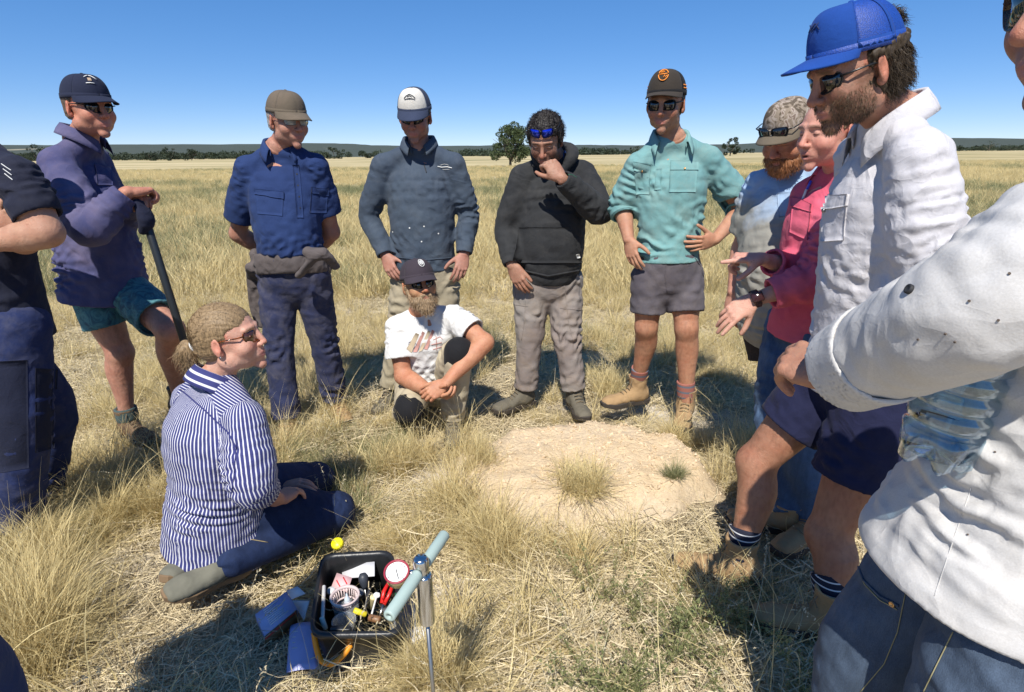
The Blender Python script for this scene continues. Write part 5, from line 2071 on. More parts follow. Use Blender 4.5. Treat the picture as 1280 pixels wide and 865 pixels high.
# ---- 9: blue cap, white shirt, navy shorts
def p_blue_cap():
    sB, sA = at(1150, 200, 1.44), at(1075, 195, 1.80)     # B = near (his left), A = far
    nk = at(1112, 142, 1.60)
    pel = at(1085, 470, 1.62)
    p = Person('bearded man in royal blue cap, crumpled white shirt and navy shorts', gr(960, 740), nk, sA, sB, pel, skin=(0.44, 0.24, 0.165), fwd=(-1, -.2, 0), girth=1.03)
    p.hips(w=0.09, side=V(.15, -1, 0))
    H = p.head(at(1067, 92, 1.57), V(-0.96, -0.14, -0.36), brow=(0.05, 0.035, 0.02), stubble=((0.12, 0.075, 0.045), 0.75), jaw=1.05, h=.0024, size=1.04)
    bc = fabric('royal_blue_cap_cloth', (0.010, 0.055, 0.26), fold=.001)
    bm = NT('royal_blue_cap_mesh')
    v = bm.n('TexVoronoi')
    v.inputs['Scale'].default_value = 520
    bm.l(bm.obj(), v.inputs['Vector'])
    bm.set(Base_Color=bm.mix(bm.ramp(v.outputs['Distance'], [(.25, 0.0), (.5, 1.0)]), (0.004, 0.02, 0.11), (0.010, 0.06, 0.33)), Roughness=.5, Normal=bm.bump(v.outputs['Distance'], .0006))
    o, fn = p.cap(bc, bm.m, bc, trucker=True, tilt=-0.06, droop=.012, curve=.02, lift=.006, brim=.075)
    for t0 in (-1.85, 1.85):
        P, Q = sheet(lambda u, v_: fn[0](t0 + .10 * (u - .5), .02 + .93 * v_, .0025), 2, 14, .001)
        p.put('seam_tape', (fn[1](P), Q), bc, parent=o)
    P, Q = sheet(lambda u, v_: fn[0](math.radians(62) + (2 * math.pi - math.radians(124)) * u, .01 + .11 * v_, .0022), 40, 2, .001)
    p.put('sweatband', (fn[1](P), Q), bc, parent=o)
    P, Q = sheet(lambda u, v_: fn[0](-.25 + .5 * u, .3 + .3 * v_, .003), 8, 6, .001)
    dk = plain('navy_stitching', (0.01, 0.02, 0.08), .7)
    for pts in ([(-.8, -.4), (-.2, .5), (.2, -.3), (.8, .5)], [(-.6, .5), (.1, -.5)], [(0, .5), (.6, -.4)]):
        p.put('logo', dome_curve(fn[0], fn[1], pts, t=.42, sx=.028, sz=.12, r=.0013), dk, parent=o)
    p.glasses(M['lens'], M['black_plastic'], style='wrap', hgt=.02)
    hm = hair_mat('dark_brown_wavy_hair', (0.055, 0.038, 0.022), .5)
    hp = hair_geo(H, 'mid', h=.003, length=.014, rough=.006)
    p.put('hair', hp, hm)
    hl = H.l(hp[0])
    N = vnormals(*hp) @ H.R
    k = (hl[:, 2] < .03) & (hl[:, 1] < -.02)
    p.put('hair_strands', strands(H, hl[k], N[k] * .14 + V(0, -.24, -.85), .030, 4600, w=.0007, curl=.005, seed=5, segs=6, jit=.13, grav=.1), hm)
    cap_gap = H.l(fn[1](fn[0](math.pi, .3, .004)))
    rt = cap_gap + RS.normal(0, .008, (60, 3)) * V(1, .4, 1.4)
    p.put('hair_tuft', strands(H, rt, np.tile(V(0, -1, .15), (60, 1)), .032, 500, w=.0012, curl=.008, seed=6, grav=.5), hm)
    b_, bq, bn = beard_geo(H, length=.004, h=.004)
    kk = (bp_mask := (b_[:, 2] < -.01))
    fz = hair_mat('stubble_hair', (0.10, 0.065, 0.035))
    hd = H.l(p.body_parts[0][0])
    hn = vnormals(p.body_parts[0][0], p.body_parts[0][1]) @ H.R
    m = (hd[:, 2] < -.03 + .4 * (np.abs(hd[:, 0]) - .05)) & (hd[:, 2] > -.125) & (hd[:, 1] > .005) & (hn[:, 2] > -.95) & ~((np.abs(hd[:, 2] + .064) < .011) & (np.abs(hd[:, 0]) < .024))
    p.put('beard', strands(H, hd[m], hn[m] * .3 + V(0, .1, -.8), .006, 4200, w=.0005, seed=9, segs=2, jit=.2), fz)
    elB, wrB = at(1160, 345, 1.40), at(1095, 425, 1.50)
    elA, wrA = at(1075, 330, 1.86), at(1040, 440, 1.76)
    p.arm(sB, elB, wrB, at(1060, 455, 1.56) - wrB, V(.3, 1, 0), V(-.3, -.3, 1), bare=False)
    p.arm(sA, elA, wrA, V(-.3, -.6, -.6), V(1, -.2, 0), V(0, -.5, .6), bare=False)
    mt = fabric('crumpled_white_cotton', (0.55, 0.535, 0.555), var=.05, dirt=(0.45, 0.4, 0.36), dirt_amt=.25, fold=.010, fold_scale=11, weave=.0004)
    p.shirt(mt, rad=dict(hem=(.18, .16), hip=(.175, .155), waist=(.165, .145), chest=(.17, .135), top=(.13, .09)), hem=0.03, seed=51, amp=.0115, h=.005,
            sleeves=[sleeve(sB, elB, wrB, (.082, .086, .078, .07, .055), .9), sleeve(sA, elA, wrA, (.078, .078, .07, .065, .055), .8)])
    p.put('collar', collar_geo(nk - p.up * .012, p.up + p.fwd * .25, p.fwd, r=.082, hgt=.042, leaf=.055, gap=.55, drop=.05), mt)
    S = p.surf['shirt']
    o = p.put('pocket', S.patch([(1030, 250), (1060, 250), (1055, 300), (1027, 302)], off=.004), mt)
    p.put('pocket_flap', S.patch([(1028, 244), (1062, 243), (1060, 258), (1030, 262)], off=.009), mt, parent=o)
    p.put('button', S.button(1033, 263, r=.006, th=.008), M['steel'], parent=o)
    p.put('placket', S.line([(1060, 165), (1035, 200), (1012, 260), (1000, 330), (990, 400)], r=.004, n=30), mt)
    nv = fabric('navy_drill_shorts', (0.013, 0.015, 0.045), fold=.005)
    kB, aB = at(1035, 668, 1.50), gr(1038, 765, .10)
    kA, aA = at(945, 578, 1.74), gr(925, 700, .10)
    p.trousers(nv, [shorts_leg(p.hB, kB, .60, (.12, .122, .116)), shorts_leg(p.hA, kA, .62, (.115, .115, .108))], waist=.06, name='shorts', seed=52, rad=(.165, .145), h=.006)
    tB, tA = aB + V(-.19, .05, -.07), gr(845, 705, .03)
    p.legs((p.hB, kB, aB, tB), (p.hA, kA, aA, tA), k=1.06, tone=(0.34, 0.17, 0.105), h=.005)
    p.boots(M['tan_boot'], [(aB, tB), (aA, tA)], shaft=.11, h=.004)
    sk = NT('navy_white_striped_sock')
    z = sk.n('SeparateXYZ')
    sk.l(sk.obj(), z.inputs[0])
    sk.set(Base_Color=sk.ramp(sk.math('SINE', sk.math('MULTIPLY', z.outputs[2], 330.0)), [(0.75, (0.012, 0.014, 0.03)), (0.9, (0.6, 0.6, 0.6))]), Roughness=.95)
    for an, kn in ((aA, kA), (aB, kB)):
        P, Q, _ = garment([Chain([(an + V(0, 0, .03), .046), (an + nrm(kn - an) * .115, .054)], n=2, cut1=True)], h=.0045)
        p.put('sock', (P, Q), sk.m)
    p.finish()


# ---- 10: nearest, bottle under the arm
def p_bottle():
    c = V(.74, .72, 0)
    hd = V(.685, .735, 1.605)
    nk = V(.755, .71, 1.475)
    sB, sA = V(.625, .555, 1.405), V(.88, .86, 1.40)
    pel = V(.745, .72, .93)
    hw = .075
    p = Person('nearest man in white shirt and blue jeans with a water bottle under his arm', (0.66, .7, 0), nk, sA, sB, pel, skin=(0.44, 0.24, 0.16), fwd=(-1, .6, 0), girth=1.0)
    p.hips(w=hw, side=V(-.35, -.9, 0))
    H = p.head(hd, V(-.97, -.10, -.16), brow=(0.05, 0.03, 0.02), stubble=((0.12, 0.07, 0.05), 0.5), h=.0024)
    p.glasses(M['lens_green'], plain('tortoiseshell_frame', (0.05, 0.018, 0.012), .2), style='wide', hgt=.024)
    p.put('hair', hair_geo(H, 'mid'), hair_mat('dark_hair', (0.04, 0.028, 0.018)))
    elB = at(1226, 384, .59)
    wrB = at(1052, 464, .80)
    elA, wrA = V(.90, .92, 1.14), V(.70, .98, 1.08)
    p.arm(sB, elB, wrB, at(1004, 452, .86) - wrB, V(.25, .5, -.8), V(.2, -.7, .6), bare=True, h=.0025, curl=((.5, .6, .3), (.7, .7, .4), (.8, .8, .4), (.9, .8, .4)), spread=.05, thumb=(.6, .2), tc=.3, tone=(0.38, 0.20, 0.13), thick=1.1)
    p.arm(sA, elA, wrA, V(-1, .1, -.1), V(0, -1, 0), V(0, 0, 1), bare=False)
    mt = fabric('white_work_cotton', (0.53, 0.515, 0.495), var=.04, dirt=(0.5, 0.44, 0.36), dirt_amt=.25, fold=.006, fold_scale=8, weave=.0004)
    p.shirt(mt, rad=dict(hem=(.205, .175), hip=(.188, .155), waist=(.16, .132), chest=(.165, .135), top=(.13, .09)), hem=0.10, seed=61, amp=.014, h=.005, hem_off=V(-.02, .0, 0), hem_n=nrm(V(-.08, 0, -1)), loose=.8,
            sleeves=[([(sB, .088), (lerp(sB, elB, .5), .082), (elB, .072), (lerp(elB, wrB, .5), .068), (lerp(elB, wrB, .93), .062)], dict(fold=(.009, 18, 5, [(.5, .12, .006), (.7, .12, .003)]), hollow=.06)),
                     sleeve(sA, elA, wrA, (.08, .078, .07, .065, .055), .9)])
    e1, e0 = lerp(elB, wrB, .93), lerp(elB, wrB, .62)
    P, Q, _ = garment([Chain([(e0, .0705), (e1, .0655)], n=3, cut0=True, cut1=True, hollow=.05, wall=.006)], h=.0045, fold=[(.004, 20, 9, [])])
    cf = p.put('cuff', (P, Q), mt)
    p.put('collar', collar_geo(nk - p.up * .01, p.up, p.fwd, r=.08, leaf=.05, gap=.6), mt)
    S = p.surf['shirt']
    p.put('button', S.button(1138, 362, r=.0055), M['black_print'])
    for x, y in ((1262, 342), (1248, 400), (1212, 376), (1194, 427), (1148, 424), (1244, 565), (1182, 417), (1210, 668)):
        p.put('stain', S.button(x, y, r=.0012, th=.0005), M['brown_spot'])
    p.put('seam', S.line([(1214, 610), (1195, 665), (1168, 745)], r=.0009, n=24, off=-.0002), mt)
    jn = denim('dark_washed_denim', (0.06, 0.085, 0.125))
    kB, aB = V(.64, .58, .50), V(.74, .58, .1)
    kA, aA = V(.66, .84, .50), V(.76, .86, .1)
    p.trousers(jn, [pant(p.hB, kB, aB, (.10, .10, .085, .08, .075)), pant(p.hA, kA, aA, (.10, .10, .085, .08, .075))], waist=.03, seed=62, amp=.008, rad=(.148, .128), h=.0055)
    S = p.surf['trousers']
    th = plain('pale_yellow_thread', (0.33, 0.29, 0.15), .8)
    for pts in ([(1132, 742), (1122, 790), (1105, 830), (1075, 865)], [(1192, 790), (1172, 830), (1155, 865)]):
        p.put('seam', S.line(pts, r=.0008, n=26), th)
    p.put('pocket_edge', S.line([(1070, 700), (1080, 725), (1100, 745), (1124, 757)], r=.0025, n=24), jn)
    p.put('pocket_edge', S.line([(1071, 705), (1081, 730), (1100, 750), (1122, 762)], r=.001, n=24), th)
    p.put('rivet', S.button(1116, 755, r=.005), M['brass'])
    p.boots(M['brown_boot'], [(aB, aB + V(-.2, .03, -.07)), (aA, aA + V(-.2, .1, -.07))])
    p.finish()
    bottle()


M['brown_spot'] = plain('brown_stain', (0.12, 0.09, 0.07), .9)


def bottle():
    bot = at(1164, 572, .69)
    top = bot + nrm(V(.12, -.02, 1)) * .30
    ax = nrm(top - bot)
    T = Thing('water_bottle', 'large clear ribbed plastic water bottle held under the nearest man\'s arm', 'bottle', bot)
    prof = [(0.0, .012), (.02, .006), (.034, .0), (.045, .008), (.0465, .03), (.0465, .045)]
    z = .045
    while z < .2:
        prof += [(.0465, z), (.0405, z + .005), (.0405, z + .009), (.0465, z + .013), (.0468, z + .022)]
        z += .026
    prof += [(.046, z), (.03, z + .035), (.014, z + .055), (.0135, z + .075)]
    P, Q = lathe(prof, bot, ax, 48)
    # the moulded feet of the base
    X, Y, Z = frame(ax)
    h = (P - bot) @ Z
    an = np.arctan2((P - bot) @ Y, (P - bot) @ X)
    rr = (P - bot) - np.outer(h, Z)
    m = np.clip(1 - h / .04, 0, 1)
    P = P - rr * (m * .22 * (0.5 + .5 * np.cos(an * 5)))[:, None] + np.outer(m * .010 * (np.cos(an * 5)), Z)
    t = NT('clear_bottle_plastic')
    t.set(Base_Color=(.42, .60, .72), Roughness=.05, IOR=1.5)
    tp = t.n('BsdfTransparent')
    tp.inputs[0].default_value = (.72, .86, .94, 1)
    lw = t.n('LayerWeight')
    lw.inputs[0].default_value = .35
    gl = t.n('BsdfGlossy')
    gl.inputs['Roughness'].default_value = .06
    gl.inputs['Color'].default_value = (.9, .96, 1, 1)
    mx = t.n('MixShader')
    t.l(t.math('ADD', t.math('MULTIPLY', lw.outputs['Facing'], .55), .10), mx.inputs[0])
    t.l(tp.outputs[0], mx.inputs[1])
    t.l(gl.outputs[0], mx.inputs[2])
    t.l(mx.outputs[0], t.out.inputs['Surface'])
    b = T.add('shell', P, Q, t.m)
    w = NT('water')
    w.set(Base_Color=(.78, .91, .98), Roughness=0.02, IOR=1.12)
    w.b.inputs['Transmission Weight'].default_value = 1.0
    prof2 = [(0.0, .014), (.018, .010), (.030, .006), (.0415, .012)] + [(r - .0022, z_) for r, z_ in prof[4:] if z_ < .19] + [(.0, .19)]
    P, Q = lathe(prof2, bot, ax, 40)
    T.add('water', P, Q, w.m)
    T.add('cap', *lathe([(0, .02), (.015, .02), (.016, .017), (.016, 0), (0, 0)], bot + ax * (z + .07), ax, 20), plain('blue_cap_plastic', (0.02, 0.1, .5), .4))


# ---- 11: kneeling woman
def p_kneeling():
    sA, sB = at(238, 500, 1.86), at(306, 527, 1.66)
    nk = at(272, 470, 1.80)
    pel = at(272, 645, 1.75)
    p = Person('woman in blue and white striped shirt kneeling with sunglasses and fair hair tied back', gr(300, 700), nk, sA, sB, pel, skin=(0.56, 0.33, 0.25), fwd=(1, .5, 0), girth=1.08)
    p.hips(w=0.055, side=V(.45, -.9, 0))
    H = p.head(at(287, 424, 1.80), V(0.96, 0.05, 0.14), female=True, brow=(0.3, 0.2, 0.12), jaw=.95, fat=.007, h=.0026, neck_r=.053, nose=.72, size=.98, lips=(0.5, 0.2, 0.18))
    hm = hair_mat('fair_hair', (0.25, 0.17, 0.09), .4)
    # hair swept back to a tied knot
    o = [('u', Ell((0, -0.016, 0.038), (0.084, 0.102, 0.090)), 0), ('u', Ell((0, -0.05, -0.012), (0.070, 0.062, 0.055)), 0.02),
         ('s', Box((0, 0.095, -0.035), (0.2, 0.070, 0.078), 0.02), 0.012), ('s', Ell((0, 0.108, 0.0), (0.060, 0.056, 0.072)), 0.012)]
    for sx in (-1, 1):
        o.append(('s', Ell((sx * 0.088, 0.0, -0.018), (0.02, 0.024, 0.034)), 0.008))
    P, Q = sdf(o, .003)
    N = vnormals(P, Q)
    knot = V(0, -.125, -.005)
    dirs = knot - P
    # comb lines: noise stretched towards the knot
    a = np.arctan2(P[:, 2] - knot[2], P[:, 0])
    L = np.linalg.norm(P - knot, axis=1)
    comb = vnoise(np.stack([a * 16, L * 14, P[:, 0] * 0], 1)) + .6 * vnoise(np.stack([a * 38, L * 20, P[:, 0] * 0], 1))
    P2 = P + N * (.0013 * comb)[:, None]
    p.put('hair', (H.w(P2), Q), hm)
    dn = dirs / (np.linalg.norm(dirs, axis=1)[:, None] + 1e-9) + N * .10
    k = (P[:, 2] > -.03)
    p.put('hair_strands', strands(H, P2[k] + N[k] * .001, dn[k], .045, 4200, w=.0007, curl=.0008, seed=12, grav=.0, segs=5, jit=.05), hm)
    o = [('u', Ell(knot + V(0, -.022, -.012), (.034, .032, .038)), 0), ('u', Ell(knot + V(.0, -.03, -.045), (.024, .022, .03)), .01)]
    P, Q = sdf(o, .003)
    N = vnormals(P, Q)
    P = P + N * (.004 * vnoise(P * V(90, 90, 40)))[:, None]
    p.put('hair_knot', (H.w(P), Q), hm)
    p.put('knot_strands', strands(H, P, N * .3 + V(0, -.25, -.7), .032, 700, w=.0008, curl=.007, seed=14, grav=.3, segs=6, jit=.15), hm)
    P, Q = lathe([(.022, -.006), (.027, 0), (.022, .006)], knot + V(0, .006, .004), V(0, 1, .1), 16)
    p.put('hair_tie', (H.w(P), Q), M['white_print'])
    fr = NT('tortoiseshell')
    fr.set(Base_Color=fr.ramp(fr.noise(90, 3, .5, 1), [(.4, (.02, .008, .004)), (.6, (.28, .07, .015))]), Roughness=.15)
    p.glasses(M['lens_brown'], fr.m, style='wrap', hgt=.021)
    sd = H.w(V(-.084, 0, 0))
    for sx in (-1, 1):
        P, Q = lathe([(0, .002), (.003, .001), (.003, -.002)], H.w(V(sx * .088, -.004, -.034)), H.R @ V(sx, 0, 0), 8)
        p.put('earring', (P, Q), M['chrome'])
    elB, wrB = at(322, 612, 1.60), at(345, 628, 1.76)
    elB = at(316, 606, 1.58)
    wrB = at(346, 624, 1.74)
    elA, wrA = at(300, 600, 2.02), at(352, 610, 1.98)
    p.arm(sB, elB, wrB, at(378, 606, 1.88) - wrB, V(.1, .2, -1), V(-.3, .8, .3), thick=.95, hand=.95, curl=(.3, .35, .4, .45), tone=(0.45, 0.24, 0.18))
    p.arm(sA, elA, wrA, at(380, 605, 1.95) - wrA, V(.1, .2, -1), V(.3, -.8, .3), thick=.95, hand=.95, curl=(.3, .35, .4, .45), tone=(0.45, 0.24, 0.18))
    mt = NT('striped_shirting')
    st = mt.attr('stripe').outputs['Fac']
    wv = mt.math('SINE', mt.math('MULTIPLY', st, 2 * math.pi / 0.0120))
    fac = mt.ramp(wv, [(0.46, 0.0), (0.66, 1.0)])
    col = mt.mix(fac, (0.03, 0.035, 0.15), (0.62, 0.62, 0.66))
    b = mt.bump(mt.noise(12, 3, .55, 1.0), .006)
    mt.set(Base_Color=col, Roughness=.85, Normal=mt.bump(mt.noise(70, 3), .001, 1, b))
    mt = mt.m

    def stripes(P, info, ch):
        cid, U, C, S_, T = info
        ang = np.arctan2(S_, C)
        Rm = np.array([c.A[:, 3].mean() for c in ch])
        out = np.zeros(len(P))
        t = cid == 0
        # flat-cut panels: stripe position measured across the body
        mid = (p.sA + p.sB) / 2
        x = (P - mid) @ p.side
        z = (P - mid) @ p.fwd
        out[t] = (np.arctan2(x, z + 0.0) * .155)[t]
        back = (P - mid) @ p.fwd < 0
        yo = (cid == 1)
        out[yo] = ((P - p.nk) @ p.fwd)[yo] * 1.0 + ((P - p.nk) @ p.up)[yo] * .9
        for i in range(2, len(ch)):
            q = cid == i
            out[q] = ang[q] * Rm[i]
        return {'stripe': out}
    p.shirt(mt, rad=dict(hem=(.172, .168), hip=(.168, .158), waist=(.155, .138), chest=(.165, .145), top=(.13, .09)), hem=0.125, seed=71, amp=.011, h=.0045, belly=0.0,
            hem_n=nrm(V(-.35, -.15, -1)), sleeves=[sleeve(sB, elB, wrB, (.075, .078, .072, .066, .058), .38), sleeve(sA, elA, wrA, (.075, .075, .068, .06, .055), .38)], attrs=stripes)
    S = p.surf['shirt']
    # collar with stripes running along it
    P, Q = collar_geo(nk - p.up * .01, p.up + p.fwd * .35, p.fwd, r=.073, hgt=.03, leaf=.055, gap=.62, drop=.05)
    nv_ = 11
    stv = np.tile(np.arange(nv_) / 10 * .07, len(P) // nv_)
    o = p.T.add('collar', P, Q, mt, attrs={'stripe': stv})
    p.put('yoke_seam', S.line([(226, 487), (255, 512), (285, 540), (296, 560)], r=.0025, n=24), mt)
    p.put('side_seam', S.line([(296, 552), (292, 600), (286, 640)], r=.0015, n=24), mt)
    jn = denim('dark_indigo_denim', (0.012, 0.022, 0.06))
    kB, kA = gr(425, 668, .11), gr(400, 630, .11)
    kB = at(418, 640, 1.98)
    kA = at(395, 600, 2.24)
    hB, hA = p.hB, p.hA
    aB, aA = gr(285, 712, .09), gr(255, 690, .09)
    aB, aA = at(292, 700, 1.62), at(262, 680, 1.74)
    jl = [[(hB, .10), (lerp(hB, kB, .5) + V(0, 0, .02), .098), (kB, .078)], [(hA, .10), (lerp(hA, kA, .5) + V(0, 0, .02), .098), (kA, .078)],
          [(kB, .075), (lerp(kB, aB, .5), .07), (aB, .055)], [(kA, .075), (lerp(kA, aA, .5), .07), (aA, .055)]]
    g = [Chain([(pel + p.up * .04, .14, .12), (pel - V(0, 0, .03), .145, .125)], side=p.hs, n=3)] + [Chain(q, n=4) for q in jl]
    P, Q, _ = garment(g, k=.025, h=.0055, fold=[(.005, 14, 7, [])] + [(.007, 20, 8, [(.9, .15, .006)])] * 4, seed=72)
    p.surf['jeans'] = Surf(P, Q)
    p.put('jeans', (P, Q), jn)
    p.put('seam', p.surf['jeans'].line([(262, 690), (300, 672), (335, 678)], r=.0014), M['thread'])
    # suede boots lying sole-up behind her
    so = plain('grey_suede', (0.16, 0.155, 0.12), .9, var=.08, bump=.001, spec=.2)
    for an, tp in ((at(290, 697, 1.62), at(222, 722, 1.50)), (at(262, 676, 1.74), at(222, 694, 1.60))):
        d = nrm(tp - an)
        U, S2, L = boot_geo(an + V(0, 0, .0), an + d * .2, shaft=.0, upv=nrm(V(-.1, -.45, .8) - d * (V(-.1, -.45, .8) @ d)), k=.92)
        o = p.T.add('boot', U[0], U[1], so)
        p.T.add('sole', S2[0], S2[1], plain('tan_crepe_sole', (0.2, 0.13, 0.07), .9), parent=o, smooth=False)
    p.finish()


# ---- 12: crouching, white T-shirt
def p_crouching():
    sA, sB = at(497, 410, 2.98), at(566, 396, 3.0)
    nk = at(526, 388, 3.0)
    pel = at(536, 478, 3.10)
    p = Person('fair-bearded man in white T-shirt and cream trousers crouching with clasped hands', gr(545, 535), nk, sA, sB, pel, skin=(0.47, 0.235, 0.14), fwd=(0, -1, 0), girth=1.0)
    p.hips(w=0.09)
    H = p.head(at(524, 357, 2.93), V(0.40, -0.88, 0.22), roll=-.05, brow=(0.3, 0.2, 0.1), stubble=((0.38, 0.25, 0.13), 0.8), size=1.0)
    cm = fabric('plum_grey_cap_cloth', (0.045, 0.035, 0.045), fold=.001)
    o, fn = p.cap(cm, tilt=0.06, droop=.022, curve=.028)
    for r in (1, .55):
        p.put('logo', dome_curve(fn[0], fn[1], circ(20, r), t=.50, phi=-.12, sx=.017, sz=.17, r=.0018), M['white_print'], parent=o)
    for pts in ([(-.6, 0), (.6, 0)], [(-.3, -.5), (.3, .5)], [(-.3, .5), (.3, -.5)]):
        p.put('logo', dome_curve(fn[0], fn[1], pts, t=.50, phi=-.12, sx=.017, sz=.17, r=.0014), M['white_print'], parent=o)
    p.glasses(M['lens'], M['black_plastic'], style='wrap', hgt=.019)
    bm = hair_mat('sandy_beard_hair', (0.30, 0.21, 0.125), .35)
    bp, bq, bn = beard_geo(H, length=.024, seed=9)
    p.put('beard', (H.w(bp), bq), bm)
    p.put('beard_strands', strands(H, bp, bn * .7 + V(0, .2, -.7), .018, 1800, w=.0010, seed=18), bm)
    p.put('hair', hair_geo(H), bm)
    elA, wrA = at(504, 470, 2.90), at(540, 490, 2.76)
    elB, wrB = at(606, 428, 2.86), at(556, 480, 2.72)
    p.arm(sA, elA, wrA, at(560, 497, 2.70) - wrA, V(.1, .6, .8), V(.2, -.8, .5), thick=1.12, curl=(.6, .65, .7, .75), thumb=(.4, .4))
    p.arm(sB, elB, wrB, at(535, 494, 2.68) - wrB, V(-.1, .8, -.5), V(-.2, .2, .9), thick=1.15, curl=(.7, .75, .8, .85), thumb=(.4, .4))
    mt = fabric('white_jersey', (0.70, 0.69, 0.67), var=.03, dirt=(0.5, 0.42, 0.3), dirt_amt=.15, fold=.007)
    p.shirt(mt, name='t_shirt', rad=dict(hem=(.165, .13), hip=(.17, .14), waist=(.165, .13), chest=(.172, .12)), hem=0.0, seed=81, amp=.012,
            sleeves=[([(sA, .078), (lerp(sA, elA, .4), .08), (lerp(sA, elA, .62), .084)], {}), ([(sB, .076), (lerp(sB, elB, .4), .078), (lerp(sB, elB, .62), .08)], {})])
    S = p.surf['t_shirt']
    ins = [nk + .07 * (math.sin(a) * p.side * 1.05 - math.cos(a) * -p.fwd) - p.up * (.01 + .035 * max(0, math.cos(a))) for a in np.linspace(0, 2 * math.pi, 25)]
    p.put('neckband', tube(ins, .006, 6, cap=False), mt)
    pr = [plain('faded_red_print', (0.5, 0.26, 0.22), .9), plain('faded_tan_print', (0.5, 0.4, 0.27), .9), plain('faded_grey_print', (0.22, 0.22, 0.26), .9)]
    for c, m_ in (([(508, 436), (520, 416), (524, 418), (514, 441)], 1), ([(516, 440), (528, 414), (531, 416), (521, 440)], 0), ([(523, 440), (535, 413), (538, 415), (528, 438)], 1), ([(530, 436), (540, 412), (543, 414), (534, 437)], 0)):
        p.put('print', S.patch(c, off=.0025, nu=3, nv=8, th=.001), pr[m_])
    for pts in ([(511, 428), (516, 426), (521, 431), (516, 436), (511, 433), (511, 428)], [(541, 425), (550, 421), (553, 424)], [(539, 431), (552, 428)], [(541, 437), (553, 433)], [(545, 420), (546, 438)]):
        p.put('print', S.line(pts, r=.0022, off=.001), pr[2 if pts[0][0] < 530 else 0])
    cr = fabric('cream_drill', (0.42, 0.36, 0.25), fade=(0.48, 0.42, 0.30), dirt=(0.3, 0.22, 0.13), dirt_amt=.25)
    kB, aB = at(574, 440, 2.84), at(566, 522, 2.86)
    kA, aA = at(512, 512, 2.78), at(500, 520, 3.20)
    p.trousers(cr, [pant(p.hB, kB, aB, (.105, .095, .072, .07, .062)), pant(p.hA, kA, aA, (.105, .095, .072, .068, .06))], waist=.05, seed=82)
    S = p.surf['trousers']
    kp = fabric('black_knee_cloth', (0.012, 0.012, 0.014))
    ch = [Chain([(lerp(p.hB, kB, .9), .078), (kB + V(0, -.004, .004), .078), (lerp(kB, aB, .12), .077)], n=3)]
    P, Q, _ = garment(ch, h=.006, fold=[(.003, 20, 9, [])])
    p.put('knee_pad', (P, Q), kp)
    ch = [Chain([(lerp(p.hA, kA, .85), .081), (kA + V(0, -.004, 0), .080), (lerp(kA, aA, .2), .078)], n=3)]
    P, Q, _ = garment(ch, h=.006, fold=[(.003, 20, 9, [])])
    p.put('knee_pad', (P, Q), kp)
    p.boots(M['grey_boot'], [(at(566, 523, 2.87), gr(566, 549, .03)), (at(500, 520, 3.18), gr(476, 515, .05))])
    p.finish()


# ---- 13: at the very corner, mostly outside the picture; throws the shadow on the left
def p_corner():
    sA, sB = V(-1.12, .50, 1.40), V(-.76, .47, 1.40)
    nk = V(-.94, .47, 1.48)
    pel = V(-1.03, .56, .95)
    p = Person('person in dark blue mostly outside the lower left corner, one knee showing', (-1.05, .7, 0), nk, sA, sB, pel, fwd=(0, 1, 0))
    p.hips(w=.09)
    p.head(V(-.94, .50, 1.63), V(.1, 1, -.3))
    elA, wrA = V(-1.24, .55, 1.14), V(-1.10, .74, 1.06)
    elB, wrB = V(-.72, .53, 1.14), V(-.88, .72, 1.06)
    for a, b, c in ((sA, elA, wrA), (sB, elB, wrB)):
        p.arm(a, b, c, V(0, 1, 0), V(0, 0, -1), V(1 if c is wrA else -1, 0, 0), h=.005, bare=False)
    bl = fabric('dark_blue_cotton', (0.02, 0.035, 0.10))
    p.put('hair', hair_geo(p.H, 'mid', h=.005), hair_mat('plain_brown_hair', (0.06, 0.04, 0.03)))
    p.shirt(bl, sleeves=[sleeve(sA, elA, wrA), sleeve(sB, elB, wrB)], h=.009, hem=.05, loose=0)
    kB, aB = V(-1.065, .85, .49), V(-1.04, .78, .1)
    kA, aA = V(-1.22, .68, .52), V(-1.23, .62, .1)
    p.trousers(bl, [pant(p.hA, kA, aA), pant(p.hB, kB, aB, (.1, .095, .085, .08, .07))], h=.008, loose=0)
    p.boots(M['brown_boot'], [(aA, aA + V(0, .2, -.07)), (aB, aB + V(0, .2, -.07))], h=.007)
    p.finish()


PEOPLE = [p_folded_arms, p_shovel, p_navy_shirt, p_slate, p_hoodie, p_teal, p_red_beard, p_pink, p_blue_cap, p_bottle, p_kneeling, p_crouching, p_corner]
import os as _os, time as _time
for _f in PEOPLE:
    _t = _time.time()
    _f()
    print('BUILT', _f.__name__, round(_time.time() - _t, 1))

# ------------------------------------------------------------------ ground
MC = V(.335, 2.37)
MR = V(.63, .45)


def mound_m(x, y):
    x, y = np.asarray(x, float), np.asarray(y, float)
    P = np.stack([x * 3, y * 3, x * 0 + 2], -1)
    r = np.sqrt(((x - MC[0]) / MR[0]) ** 2 + ((y - MC[1]) / MR[1]) ** 2) + .13 * vnoise(P) + .07 * vnoise(P * 3)
    return np.clip((1.12 - r) / .35, 0, 1)


